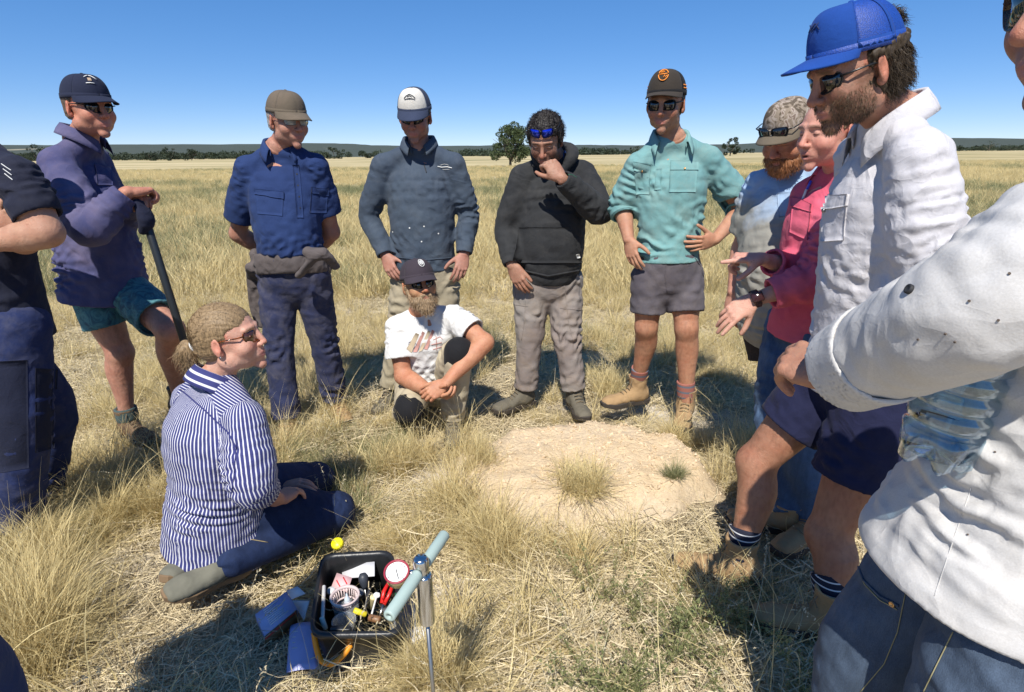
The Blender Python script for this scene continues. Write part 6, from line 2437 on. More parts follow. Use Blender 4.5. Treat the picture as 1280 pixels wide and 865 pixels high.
def gz(x, y):
    x, y = np.asarray(x, float), np.asarray(y, float)
    P = np.stack([x, y, x * 0], -1)
    near = np.clip(1 - np.abs(y - 3) / 8, 0, 1)
    z = .016 * vnoise(P * 1.7) + (.010 * vnoise(P * 6) + .005 * vnoise(P * 17)) * near
    m = mound_m(x, y)
    m = m * m * (3 - 2 * m)
    lump = .012 * np.abs(vnoise(P * 13)) + .007 * np.abs(vnoise(P * 33)) + .004 * np.abs(vnoise(P * 70))
    far = np.clip((y - 25) / 300, 0, 1)
    z = z * (1 - far) + m * (.125 * (.40 + .60 * m) + lump * 1.7)
    z += -0.012 + far * .25 * vnoise(P * .02)
    return z


def graded(a, b, fine, growth):
    out = [0.0]
    st = fine
    while out[-1] < b:
        out.append(out[-1] + st)
        if out[-1] > a:
            st *= growth
    return out


gx = graded(2.2, 3200, .03, 1.09)
gx = np.array([-q for q in gx[:0:-1]] + gx)
g1 = graded(3.6, 6000, .03, 1.075)
g0 = graded(.5, 40, .08, 1.3)
gy = np.array([-q for q in g0[:0:-1]] + g1) + .9
XX, YY = np.meshgrid(gx, gy, indexing='ij')
ZZ = gz(XX, YY)
nx, ny = XX.shape
gi = np.arange(nx * ny).reshape(nx, ny)
GQ = np.stack([gi[:-1, :-1], gi[1:, :-1], gi[1:, 1:], gi[:-1, 1:]], -1).reshape(-1, 4)
t = NT('dry_paddock_soil')
tc = t.n('TexCoord').outputs['Object']
t._o = tc
sx = t.n('SeparateXYZ')
t.l(tc, sx.inputs[0])
# litter: stretched fibres in two directions over pale sand
m1 = t.n('Mapping')
m1.inputs['Rotation'].default_value = (0, 0, .6)
m1.inputs['Scale'].default_value = (26, 150, 40)
t.l(tc, m1.inputs[0])
m2 = t.n('Mapping')
m2.inputs['Rotation'].default_value = (0, 0, -.9)
m2.inputs['Scale'].default_value = (30, 170, 40)
t.l(tc, m2.inputs[0])
fa = t.noise(1, 3, .6, .8, m1.outputs[0])
fb = t.noise(1, 3, .6, .8, m2.outputs[0])
fib = t.math('MAXIMUM', fa, fb)
sand = t.mix(t.noise(7, 5, .65), (.48, .41, .31), (.64, .565, .45))
sand = t.mix(t.ramp(t.noise(60, 4, .7), [(.45, 0.0), (.62, 1.0)]), sand, (.72, .655, .55))
lit = t.mix(t.ramp(fib, [(.5, 0.0), (.72, 1.0)]), (.20, .155, .10), (.56, .47, .30))
cov = t.ramp(t.math('ADD', t.noise(1.9, 4, .6), t.math('MULTIPLY', t.noise(16, 3, .6), .35)), [(.56, 0.0), (.78, 1.0)])
near = t.mix(cov, sand, lit)
near = t.mix(t.ramp(fib, [(.62, 0.0), (.72, .8)]), near, (.48, .38, .22))
# far paddock: pale straw and olive bands
mb = t.n('Mapping')
mb.inputs['Scale'].default_value = (.012, .035, 1)
t.l(tc, mb.inputs[0])
bands = t.noise(1, 5, .62, .6, mb.outputs[0])
far = t.ramp(bands, [(.33, (.21, .19, .09)), (.46, (.40, .33, .17)), (.6, (.52, .43, .25)), (.75, (.60, .50, .32))])
mc = t.n('Mapping')
mc.inputs['Scale'].default_value = (.25, .9, 1)
t.l(tc, mc.inputs[0])
far = t.mix(.45, far, t.ramp(t.noise(1, 6, .7, .3, mc.outputs[0]), [(.3, .3), (.7, .72)]), 'OVERLAY')
dm = t.n('MapRange')
dm.inputs[1].default_value, dm.inputs[2].default_value = 5.0, 22.0
t.l(sx.outputs[1], dm.inputs[0])
col = t.mix(dm.outputs[0], near, far)
cl = t.attr('clay').outputs['Fac']
clay = t.mix(t.noise(14, 6, .75), (.58, .42, .25), (.80, .63, .41))
clay = t.mix(t.ramp(t.noise(4, 4, .6, .5), [(.40, 0.0), (.75, .55)]), clay, (.60, .50, .38))
crk = t.n('TexVoronoi', feature='DISTANCE_TO_EDGE')
crk.inputs['Scale'].default_value = 26
t.l(t.mix(.06, tc, t.n('TexNoise').outputs['Color']), crk.inputs['Vector'])
col = t.mix(cl, col, clay)
b1 = t.bump(t.noise(30, 6, .7), .012)
b2 = t.bump(fib, .005, 1, b1)
cb = t.math('MULTIPLY', t.math('MINIMUM', crk.outputs['Distance'], .16), t.math('MULTIPLY', cl, t.noise(4, 2)))
b3 = t.bump(cb, .05, .45, b2)
t.set(Base_Color=col, Roughness=.95, Normal=b3)
t.b.inputs['Specular IOR Level'].default_value = .1
gme = mesh_data('ground', np.stack([XX, YY, ZZ], -1).reshape(-1, 3), GQ, mats=[t.m], attrs={'clay': mound_m(XX, YY).ravel()})
tag(link('ground', gme), kind='structure')

# ------------------------------------------------------------------ far hills
hx = np.linspace(-2600, 2600, 261)
hy = np.concatenate([np.linspace(620, 1500, 30), [1900, 2600]])
HX, HY = np.meshgrid(hx, hy, indexing='ij')
tt = np.clip((HY - 620) / 700, 0, 1)
prof = 23 + 5 * vnoise(np.stack([HX / 420, HX * 0, HX * 0], -1)) + 2.5 * vnoise(np.stack([HX / 130, HY / 500, HX * 0], -1)) + 3.2 * np.clip(-HX / 900, -.3, 1)
HZ = prof * np.sin(np.clip(tt, 0, 1) * math.pi / 2) - 1.5 + 1.2 * vnoise(np.stack([HX / 18, HY / 40, HX * 0], -1)) * tt
HZ[:, -1] = -40
hi = np.arange(HX.size).reshape(HX.shape)
HQ = np.stack([hi[:-1, :-1], hi[1:, :-1], hi[1:, 1:], hi[:-1, 1:]], -1).reshape(-1, 4)
t = NT('scrub_covered_hills')
mb = t.n('Mapping')
mb.inputs['Scale'].default_value = (.006, .004, .02)
t.l(t.obj(), mb.inputs[0])
v = t.noise(1, 5, .6, .3, mb.outputs[0])
scrub = t.mix(t.noise(.06, 5, .75), (.030, .042, .030), (.07, .082, .058))
t.set(Base_Color=t.mix(t.ramp(v, [(.66, 0.0), (.69, 1.0)]), scrub, (.28, .25, .17)), Roughness=1.0)
tag(link('hills', mesh_data('hills', np.stack([HX, HY, HZ], -1).reshape(-1, 3), HQ, mats=[t.m])), kind='structure')


# ------------------------------------------------------------------ trees
def leaf_mat(name, a, b):
    t = NT(name)
    oi = t.attr('tone').outputs['Fac']
    t.set(Base_Color=t.mix(oi, a, b), Roughness=.7)
    tr = t.n('BsdfTranslucent')
    t.l(t.mix(oi, a, b), tr.inputs['Color'])
    mx = t.n('MixShader')
    mx.inputs[0].default_value = .22
    t.l(t.b.outputs[0], mx.inputs[1])
    t.l(tr.outputs[0], mx.inputs[2])
    t.l(mx.outputs[0], t.out.inputs['Surface'])
    return t.m


LEAF = leaf_mat('eucalypt_leaves', (.035, .06, .018), (.11, .14, .055))
LEAF_D = leaf_mat('dark_scrub_leaves', (.018, .032, .016), (.05, .068, .035))
BARK = plain('grey_bark', (.14, .115, .09), .9, var=.15)


def leaf_cloud(centers, radii, n, size, seed):
    rs = np.random.RandomState(seed)
    w = np.array(radii) ** 2
    k = rs.choice(len(centers), n, p=w / w.sum())
    d = rs.normal(0, 1, (n, 3))
    d /= np.linalg.norm(d, axis=1)[:, None]
    r = rs.uniform(.45, 1.0, n) ** .6
    c = np.array(centers)[k] + d * (np.array(radii)[k] * r)[:, None] * V(1, 1, .72)
    a = rs.normal(0, 1, (n, 3))
    a /= np.linalg.norm(a, axis=1)[:, None]
    b = np.cross(a, rs.normal(0, 1, (n, 3)))
    b /= np.linalg.norm(b, axis=1)[:, None]
    s = size * rs.uniform(.5, 1.2, n)[:, None]
    P = np.stack([c - a * s, c + b * s * .45, c + a * s, c - b * s * .45], 1).reshape(-1, 3)
    Q = np.arange(4 * n).reshape(-1, 4)
    tone = np.repeat(np.clip(rs.uniform(0, 1, n) * .7 + .3 * (rs.rand(len(centers))[k]), 0, 1), 4)
    return P, Q, tone


def tree(name, label, base, hgt, wid, seed, n=3000, leaf=.1, mat=None, trunk=.3, forks=4, group=None, nclump=26):
    rs = np.random.RandomState(seed)
    T = Thing(name, label, 'tree', base, group)
    base = np.asarray(base, float)
    top = hgt * trunk
    cs, rr = [], []
    limbs = []
    for i in range(forks):
        a = 2 * math.pi * (i + rs.rand() * .6) / forks
        r = wid * .5 * rs.uniform(.35, .75)
        tip = base + V(math.cos(a) * r, math.sin(a) * r, hgt * rs.uniform(.6, .9))
        b0 = base + V(0, 0, top * rs.uniform(.25, .6))
        mid = lerp(b0, tip, .45) + V(math.cos(a), math.sin(a), .1) * wid * .06
        limbs.append(tube([b0, mid, tip], [hgt * .018, hgt * .012, hgt * .004], 6))
        for _ in range(2):
            tip2 = mid + V(rs.normal(0, wid * .16), rs.normal(0, wid * .16), hgt * rs.uniform(.15, .32))
            limbs.append(tube([mid, tip2], [hgt * .009, hgt * .003], 5))
    for i in range(nclump):
        a = rs.rand() * 6.28
        u = rs.rand()
        z = top * .9 + (hgt - top * .9) * u
        env = math.sin(math.pi * min(1, (.18 + u * .74))) ** .6
        r = wid * .5 * env * math.sqrt(rs.uniform(.1, 1))
        cr = wid * rs.uniform(.09, .17)
        cs.append(base + V(math.cos(a) * r, math.sin(a) * r, z - cr * .5))
        rr.append(cr)
    T.add('trunk', *tube([base - V(0, 0, .1), base + V(0, 0, top * .5), base + V(.02 * hgt, 0, top * 1.1)], [hgt * .035, hgt * .027, hgt * .018], 8), BARK)
    for l in limbs:
        T.add('limb', *l, BARK)
    P, Q, tone = leaf_cloud(cs, rr, n, leaf, seed)
    T.add('crown', P, Q, mat or LEAF, attrs={'tone': tone}, smooth=False)
    return T


b = gr(638, 208)
b[2] = 0
tree('tree', 'lone rounded tree standing alone in the paddock behind the man in the black hoodie', b, 5.1, 5.0, 3, n=9000, leaf=.13, trunk=.26, forks=6, nclump=46)


def far_tree(px, Y, hgt, wid, seed, label, n=900, leaf=.5):
    d = ray(px, 190)
    x = d[0] / d[1] * Y
    tree('tree', label, (x, Y, 0), hgt, wid, seed, n=n, leaf=leaf, mat=LEAF_D, trunk=.15, forks=3, nclump=18, group='trees at the far edge of the paddock')


far_tree(913, 240, 7.5, 6.5, 21, 'small dark tree on the far edge between the teal shirt and the camouflage cap', leaf=.35, n=1500)
far_tree(418, 300, 6.0, 10, 22, 'dark bush on the far edge right beside the older man\'s navy shoulder')
far_tree(456, 330, 4.0, 8, 23, 'low dark bush on the far edge at the shoulder of the slate jumper')
far_tree(212, 330, 7.0, 9, 24, 'rounded dark tree on the far edge, left one of the pair nearest the navy shirt')
far_tree(238, 330, 6.2, 11, 25, 'rounded dark tree on the far edge, right one of the pair nearest the navy shirt')
far_tree(186, 360, 4.6, 8, 26, 'low dark tree on the far edge next to the shovel man\'s hands')
far_tree(46, 300, 8.5, 9, 27, 'dark tree on the far edge behind the back of the shovel man')
far_tree(22, 330, 5.5, 14, 28, 'low wide dark tree on the far edge above the black T-shirt')
far_tree(1236, 400, 6.5, 9, 29, 'sparse small tree on the far edge between the two white shirts', n=260, leaf=.35)
far_tree(1262, 420, 3.6, 16, 30, 'low dark bush on the far edge beside the nearest man\'s chin')

rs = np.random.RandomState(77)
cs, rr = [], []
for i in range(2600):
    x = rs.uniform(-900, 900)
    Y = rs.uniform(480, 640)
    dens = fbm(np.array([[x / 90, 3.1, 0]]), 3)[0]
    if dens < -.25 - .3 * (x < 0) and rs.rand() < .85:
        continue
    r = rs.uniform(1.2, 4.6) * (.8 + .3 * (x < 100))
    cs.append(V(x, Y, r * .6))
    rr.append(r)
P, Q, tone = leaf_cloud(cs, rr, 80000, 1.1, 5)
o = single('treeline', 'dark line of scrub along the far edge of the dry paddock', 'scrub', P, Q, LEAF_D, attrs={'tone': tone}, smooth=False, kind='stuff')
for k_ in ('category', 'label'):
    pass


# ------------------------------------------------------------------ grass
def grass_mat(name, a, b, c, tr=.3):
    t = NT(name)
    tone = t.attr('tone').outputs['Fac']
    oi = t.n('ObjectInfo').outputs['Random']
    col = t.mix(tone, a, b)
    col = t.mix(t.math('MULTIPLY', oi, .55), col, c)
    t.set(Base_Color=col, Roughness=.65)
    t.b.inputs['Specular IOR Level'].default_value = .3
    q = t.n('BsdfTranslucent')
    t.l(col, q.inputs['Color'])
    mx = t.n('MixShader')
    mx.inputs[0].default_value = tr
    t.l(t.b.outputs[0], mx.inputs[1])
    t.l(q.outputs[0], mx.inputs[2])
    t.l(mx.outputs[0], t.out.inputs['Surface'])
    return t.m


STRAW = grass_mat('dry_straw', (.48, .36, .16), (.88, .74, .40), (.62, .52, .26))
GREEN = grass_mat('green_grey_grass', (.14, .155, .065), (.46, .43, .23), (.24, .255, .12))
WEED = grass_mat('green_weed', (.12, .15, .05), (.26, .28, .12), (.3, .27, .12))
HEADS = grass_mat('seed_heads', (.50, .42, .27), (.72, .64, .44), (.6, .5, .33))
LITTER = grass_mat('straw_litter', (.32, .25, .14), (.84, .71, .46), (.56, .47, .31), .1)


def blades(n, hgt, spread, w, droop, seed, r0=.04, segs=5, up=1.0, bend=.3):
    rs = np.random.RandomState(seed)
    a = rs.uniform(0, 2 * np.pi, n)
    r = r0 * np.sqrt(rs.rand(n))
    root = np.stack([np.cos(a) * r, np.sin(a) * r, np.full(n, -.01)], 1)
    a2 = a + rs.normal(0, .8, n)
    L = hgt * rs.uniform(.4, 1.15, n)
    tilt = np.abs(rs.normal(0, spread, n))
    d = np.stack([np.cos(a2) * np.sin(tilt), np.sin(a2) * np.sin(tilt), np.cos(tilt) * up], 1)
    out = np.stack([np.cos(a2), np.sin(a2), 0 * a2], 1)
    side = np.stack([-np.sin(a2), np.cos(a2), 0 * a2], 1)
    kink = rs.normal(0, bend, (n, 1)) * side
    P = np.zeros((n, segs + 1, 2, 3))
    dr = droop * rs.uniform(.3, 1.6, n)
    for i in range(segs + 1):
        t_ = i / segs
        c = root + d * (L * t_)[:, None] + (out * .6 - V(0, 0, 1.0)) * (dr * L * t_ * t_)[:, None] + kink * (L * t_ * t_)[:, None]
        c[:, 2] = np.maximum(c[:, 2], .003 + .012 * rs.rand(n))
        ww = (w * (1.05 - t_) * rs.uniform(.7, 1.3, n))[:, None]
        P[:, i, 0] = c - side * ww
        P[:, i, 1] = c + side * ww
    idx = np.arange(n * (segs + 1) * 2).reshape(n, segs + 1, 2)
    Q = np.stack([idx[:, :-1, 0], idx[:, :-1, 1], idx[:, 1:, 1], idx[:, 1:, 0]], -1).reshape(-1, 4)
    tone = np.repeat(rs.rand(n), (segs + 1) * 2)
    return P.reshape(-1, 3), Q, tone


def litter(n, R, seed, w=.0011):
    rs = np.random.RandomState(seed)
    c = rs.normal(0, R * .5, (n, 3)) * V(1, 1, 0) + V(0, 0, .004)
    a = rs.uniform(0, np.pi, n)
    L = rs.uniform(.02, .13, n)
    d = np.stack([np.cos(a), np.sin(a), rs.normal(0, .10, n)], 1)
    s = np.stack([-np.sin(a), np.cos(a), rs.normal(0, .5, n)], 1)
    bow = rs.normal(0, .12, n)
    P = np.zeros((n, 4, 2, 3))
    for i in range(4):
        t_ = i / 3 - .5
        q = c + d * (L * t_)[:, None] + s * (bow * L * (t_ * t_))[:, None]
        q[:, 2] = np.abs(q[:, 2]) + .012 * rs.rand(n) * (1 - 2 * abs(t_) * .5)
        P[:, i, 0] = q - s * w
        P[:, i, 1] = q + s * w
    idx = np.arange(n * 8).reshape(n, 4, 2)
    Q = np.stack([idx[:, :-1, 0], idx[:, :-1, 1], idx[:, 1:, 1], idx[:, 1:, 0]], -1).reshape(-1, 4)
    return P.reshape(-1, 3), Q, np.repeat(rs.rand(n), 8)


def seed_stems(n, hgt, seed):
    rs = np.random.RandomState(seed)
    parts, tones = [], []
    P, Q, tone = blades(n, hgt, .5, .0013, .25, seed, r0=.05, segs=7)
    parts.append((P, Q))
    tones.append(tone)
    S = P.reshape(n, 8, 2, 3).mean(2)
    pp, qq = [], []
    for i in range(n):
        for k in range(18):
            t_ = .70 + .3 * k / 18
            j = min(int(t_ * 7), 6)
            c = lerp(S[i, j], S[i, j + 1], t_ * 7 - j)
            d = nrm(rs.normal(0, 1, 3) + nrm(S[i, 7] - S[i, 6]) * 1.5)
            s = nrm(np.cross(d, rs.normal(0, 1, 3)))
            l = rs.uniform(.006, .013)
            m = len(pp)
            pp += [c, c + d * l * .5 + s * .0017, c + d * l, c + d * l * .5 - s * .0017]
            qq.append((m, m + 1, m + 2, m + 3))
    parts.append((np.array(pp), np.array(qq)))
    tones.append(np.full(len(pp), .8))
    P, Q = merge(parts)
    return P, Q, np.concatenate(tones)


def weed_geo(seed):
    rs = np.random.RandomState(seed)
    pp, qq, tn = [], [], []

    def stem(p, d, L, w, lvl):
        n = 5
        prev = None
        s = nrm(np.cross(d, rs.normal(0, 1, 3)))
        for i in range(n + 1):
            m = len(pp)
            pp.extend([p - s * w, p + s * w])
            tn.extend([.3 + .3 * lvl] * 2)
            if prev is not None:
                qq.append((prev, prev + 1, m + 1, m))
            prev = m
            if lvl < 2 and i > 0 and rs.rand() < .8:
                stem(p, nrm(d + rs.normal(0, .55, 3)), L * rs.uniform(.3, .55), w * .6, lvl + 1)
            if lvl >= 1 and rs.rand() < .7:
                q = p + rs.normal(0, .004, 3)
                m2 = len(pp)
                l = rs.uniform(.004, .012)
                a, b_ = nrm(rs.normal(0, 1, 3)), nrm(rs.normal(0, 1, 3))
                pp.extend([q, q + a * l, q + (a + b_) * l, q + b_ * l])
                tn.extend([1.0 if rs.rand() < .5 else .5] * 4)
                qq.append((m2, m2 + 1, m2 + 2, m2 + 3))
            p = p + d * L / n
            d = nrm(d + rs.normal(0, .13, 3) + V(0, 0, .03))
    for k in range(7):
        a = rs.rand() * 6.28
        stem(V(0, 0, 0), nrm(V(math.cos(a), math.sin(a), rs.uniform(.5, 1.6))), rs.uniform(.12, .28), .0014, 0)
    return np.array(pp), np.array(qq), np.array(tn)


PRO = {}


def proto(name, geos, mat):
    c = bpy.data.collections.new(name)
    for P, Q, tone in geos:
        o = bpy.data.objects.new(name, mesh_data(name, P, Q, smooth=False, attrs={'tone': tone}, mats=[mat]))
        c.objects.link(o)
    PRO[name] = c


proto('straw_tuft', [blades(95, .27, .62, .0016, .34, s, r0=.05) for s in (1, 2, 3)] + [blades(70, .36, .45, .0015, .30, s, r0=.04) for s in (4, 5)], STRAW)
proto('low_straw', [blades(60, .15, 1.0, .0016, .3, s, r0=.09, up=.7) for s in (11, 12, 13)], STRAW)
proto('green_tuft', [blades(80, .20, .55, .0017, .2, s, r0=.05) for s in (21, 22)], GREEN)
proto('field_clump', [blades(70, .38, .45, .0055, .22, s, r0=.22, segs=3) for s in (31, 32, 33)], STRAW)
proto('field_green', [blades(70, .36, .45, .0055, .22, s, r0=.22, segs=3) for s in (34, 35)], GREEN)
proto('litter', [litter(340, .22, s) for s in (41, 42, 43)], LITTER)
proto('seed_stem', [seed_stems(5, .38, s) for s in (51, 52, 53)], HEADS)
proto('long_straw', [blades(16, .46, .85, .0019, .42, s, r0=.05, segs=8, bend=.5) for s in (71, 72, 73)], STRAW)
proto('weed', [weed_geo(s) for s in (61, 62, 63)], WEED)


def scatter(name, pro, pts, scl, rot=None, kind='stuff', label=None):
    pts = np.asarray(pts, float)
    n = len(pts)
    me = bpy.data.meshes.new(name)
    me.vertices.add(n)
    me.vertices.foreach_set('co', pts.astype(np.float32).ravel())
    r = np.zeros((n, 3), np.float32)
    r[:, 2] = RS.uniform(0, 6.28, n)
    r[:, :2] = RS.normal(0, .12, (n, 2))
    if rot is not None:
        r[:] = rot
    a = me.attributes.new('rot', 'FLOAT_VECTOR', 'POINT')
    a.data.foreach_set('vector', r.ravel())
    a = me.attributes.new('scl', 'FLOAT', 'POINT')
    a.data.foreach_set('value', np.asarray(scl, np.float32))
    o = link(name, me)
    tag(o, label, None, None, kind)
    ng = bpy.data.node_groups.new(name, 'GeometryNodeTree')
    ng.interface.new_socket('Geometry', in_out='INPUT', socket_type='NodeSocketGeometry')
    ng.interface.new_socket('Geometry', in_out='OUTPUT', socket_type='NodeSocketGeometry')
    N = ng.nodes
    gi_, go = N.new('NodeGroupInput'), N.new('NodeGroupOutput')
    ip = N.new('GeometryNodeInstanceOnPoints')
    ci = N.new('GeometryNodeCollectionInfo')
    ci.inputs['Collection'].default_value = PRO[pro]
    ci.inputs['Separate Children'].default_value = True
    ci.inputs['Reset Children'].default_value = True
    ip.inputs['Pick Instance'].default_value = True
    na = N.new('GeometryNodeInputNamedAttribute')
    na.data_type = 'FLOAT_VECTOR'
    na.inputs[0].default_value = 'rot'
    nb_ = N.new('GeometryNodeInputNamedAttribute')
    nb_.data_type = 'FLOAT'
    nb_.inputs[0].default_value = 'scl'
    L = ng.links
    L.new(gi_.outputs[0], ip.inputs['Points'])
    L.new(ci.outputs[0], ip.inputs['Instance'])
    L.new(na.outputs[0], ip.inputs['Rotation'])
    L.new(nb_.outputs[0], ip.inputs['Scale'])
    L.new(ip.outputs[0], go.inputs[0])
    md = o.modifiers.new('scatter', 'NODES')
    md.node_group = ng
    return o


def fan(n, y0, y1, seed, side=1.15, pw=1.0):
    """random places in a fan ahead of the viewpoint, thinning with distance"""
    rs = np.random.RandomState(seed)
    Y = (y0 ** pw + (y1 ** pw - y0 ** pw) * rs.rand(n)) ** (1 / pw)
    X = rs.uniform(-1, 1, n) * (Y * side + .8)
    return np.stack([X, Y, gz(X, Y)], 1), rs


def nz(P, s, o=0.0):
    return vnoise(np.stack([P[:, 0] * s + o, P[:, 1] * s, P[:, 0] * 0 + o], 1))


KC = gr(430, 765)


def clear_of_mound(P, lim=.08):
    return (mound_m(P[:, 0], P[:, 1]) < lim) & (((P[:, 0] - KC[0] + .05) / .34) ** 2 + ((P[:, 1] - KC[1]) / .30) ** 2 > 1)


OC = gr(170, 735)
# the trodden area round the mound
def open_m(P):
    r2 = np.sqrt(((P[:, 0] - OC[0]) / .75) ** 2 + ((P[:, 1] - OC[1]) / .50) ** 2)
    return np.maximum(open_1(P), np.clip(1.3 - r2, 0, 1))


def open_1(P):
    r = np.sqrt(((P[:, 0] - .25) / 1.35) ** 2 + ((P[:, 1] - 2.25) / 1.15) ** 2)
    return np.clip(1.25 - r, 0, 1)


P, rs = fan(4600, .9, 6.5, 101)
k = clear_of_mound(P, .5) & (nz(P, 2.6, 21) - .35 * open_m(P) + rs.uniform(-.5, .5, len(P)) > -.15)
scatter('straw_litter', 'litter', P[k], rs.uniform(.6, 1.2, k.sum()))
P, rs = fan(9000, 1.1, 9, 102, pw=1.2)
k = clear_of_mound(P) & (nz(P, 1.6) + .45 * nz(P, 5, 3) - .9 * open_m(P) + rs.uniform(-.3, .3, len(P)) > -.12)
scatter('dry_grass', 'straw_tuft', P[k], rs.uniform(.5, 1.1, k.sum()))
P, rs = fan(6500, 1.0, 7, 103)
k = clear_of_mound(P) & (nz(P, 1.9, 7) - .9 * open_m(P) + rs.uniform(-.4, .4, len(P)) > -.15)
scatter('low_dry_grass', 'low_straw', P[k], rs.uniform(.6, 1.3, k.sum()))
P, rs = fan(3500, 1.1, 11, 104)
k = clear_of_mound(P) & (nz(P, .9, 11) - .5 * open_m(P) + rs.uniform(-.2, .2, len(P)) > .12)
scatter('green_grass', 'green_tuft', P[k], rs.uniform(.5, 1.2, k.sum()))
P, rs = fan(26000, 6.0, 75, 105, side=1.1, pw=.9)
k = nz(P, .12, 5) + .5 * nz(P, .6, 2) + rs.uniform(-.6, .6, len(P)) > .02 + .22 * np.exp(-((P[:, 1] - 13) / 6) ** 2) - .6 * np.clip((P[:, 1] - 22) / 15, 0, 1)
scatter('tall_dry_grass', 'field_clump', P[k], rs.uniform(.6, 1.1, k.sum()))
scatter('tall_green_grass', 'field_green', P[~k], rs.uniform(.6, 1.15, (~k).sum()))
P, rs = fan(1400, 1.1, 8, 106)
k = clear_of_mound(P) & (open_m(P) < .55)
scatter('seeding_grass', 'seed_stem', P[k], rs.uniform(.6, 1.2, k.sum()))
P, rs = fan(620, 1.1, 5.5, 107)
k = clear_of_mound(P, .02) & (open_m(P) < .7)
scatter('long_straw', 'long_straw', P[k], rs.uniform(.6, 1.15, k.sum()))
pw_ = np.array([gr(x, y) for x, y in zip(RS.uniform(740, 1040, 22), RS.uniform(740, 900, 22))])
pw_[:, 2] = gz(pw_[:, 0], pw_[:, 1])
scatter('weeds', 'weed', pw_, RS.uniform(.35, .8, len(pw_)))
# tufts where the photograph shows them
sp = [(590, 600, 26, 18, 'straw_tuft', .5), (735, 645, 26, 14, 'straw_tuft', .6), (725, 628, 26, 16, 'low_straw', .8), (840, 628, 10, 6, 'green_tuft', .45), (165, 566, 30, 10, 'straw_tuft', .75), (360, 556, 22, 8, 'straw_tuft', .55), (428, 520, 20, 8, 'straw_tuft', .6), (490, 532, 18, 8, 'straw_tuft', .55), (580, 540, 20, 10, 'straw_tuft', .6), (652, 512, 24, 6, 'straw_tuft', .4), (725, 524, 20, 6, 'straw_tuft', .35), (790, 528, 30, 6, 'low_straw', .7), (875, 560, 24, 10, 'straw_tuft', .6), (45, 690, 40, 16, 'straw_tuft', .75), (690, 525, 60, 8, 'straw_tuft', .4), (960, 560, 30, 20, 'straw_tuft', .8), (905, 745, 40, 12, 'low_straw', 1.0),
      (850, 555, 45, 14, 'straw_tuft', .65), (930, 590, 35, 25, 'straw_tuft', .7), (500, 580, 60, 22, 'straw_tuft', .7), (470, 560, 40, 18, 'green_tuft', .7),
      (395, 600, 40, 20, 'green_tuft', .8), (150, 640, 90, 20, 'straw_tuft', .75), (100, 600, 80, 20, 'straw_tuft', .8), (540, 850, 40, 25, 'straw_tuft', .7),
      (615, 690, 22, 24, 'straw_tuft', .85), (35, 800, 60, 60, 'straw_tuft', .9), (560, 640, 30, 25, 'straw_tuft', .8), (755, 490, 30, 20, 'straw_tuft', .8),
      (690, 500, 18, 12, 'straw_tuft', .6), (500, 680, 60, 14, 'straw_tuft', .5), (330, 730, 40, 14, 'low_straw', .9), (640, 850, 60, 20, 'low_straw', .9)]
by = {}
for x, y, dx, dy, pr_, sc_ in sp:
    n = max(5, int(dx * dy / 45))
    for _ in range(n):
        q = gr(x + RS.normal(0, dx * .5), y + RS.normal(0, dy * .5))
        q[2] = gz(q[0], q[1])
        by.setdefault(pr_, []).append((q, sc_ * RS.uniform(.85, 1.45)))
for pr_, l in by.items():
    scatter({'straw_tuft': 'dry_grass', 'green_tuft': 'green_grass', 'low_straw': 'low_dry_grass'}[pr_], pr_, [q for q, _ in l], [s_ for _, s_ in l])

# clods and crumbs of dug soil
def clod(seed):
    rs = np.random.RandomState(seed)
    n = 7
    P, Q = lathe([(0, 1.0), (.6, .72), (.95, .15), (.8, -.5), (0, -.7)], (0, 0, 0), n=n)
    P = P * (1 + .28 * rs.normal(0, 1, (len(P), 1)).clip(-1, 1)) * V(1, .8, .6)
    return P * .5, np.array(Q), rs.rand(len(P))


t = NT('dug_clay_crumbs')
t.set(Base_Color=t.mix(t.n('ObjectInfo').outputs['Random'], (.52, .39, .24), (.72, .57, .39)), Roughness=.95)
proto('clod', [clod(s) for s in range(6)], t.m)
q = RS.normal(0, 1, (2600, 2)) * MR * .62 + MC
z = mound_m(q[:, 0], q[:, 1])
k = RS.rand(len(q)) < .15 + z
q = q[k]
pts = np.stack([q[:, 0], q[:, 1], gz(q[:, 0], q[:, 1])], 1)
scatter('soil_crumbs', 'clod', pts, .004 + .020 * RS.rand(len(pts)) ** 5 + .006 * RS.rand(len(pts)), rot=RS.uniform(0, 6, (len(pts), 3)))

# ------------------------------------------------------------------ soil test kit
TUBP = plain('black_tub_plastic', (.018, .019, .02), .38, var=.15, scale=60, bump=.0008)
def zat(px, py, z):
    return gr(px, py, z)


def quad_solid(c, th, up=V(0, 0, 1)):
    """a slab with four given top corners"""
    c = [np.asarray(q, float) for q in c]
    n = nrm(np.cross(c[1] - c[0], c[3] - c[0]))
    if n @ up < 0:
        n = -n
    P = c + [q - n * th for q in c]
    return np.array(P), [(0, 1, 2, 3), (7, 6, 5, 4), (0, 4, 5, 1), (1, 5, 6, 2), (2, 6, 7, 3), (3, 7, 4, 0)]


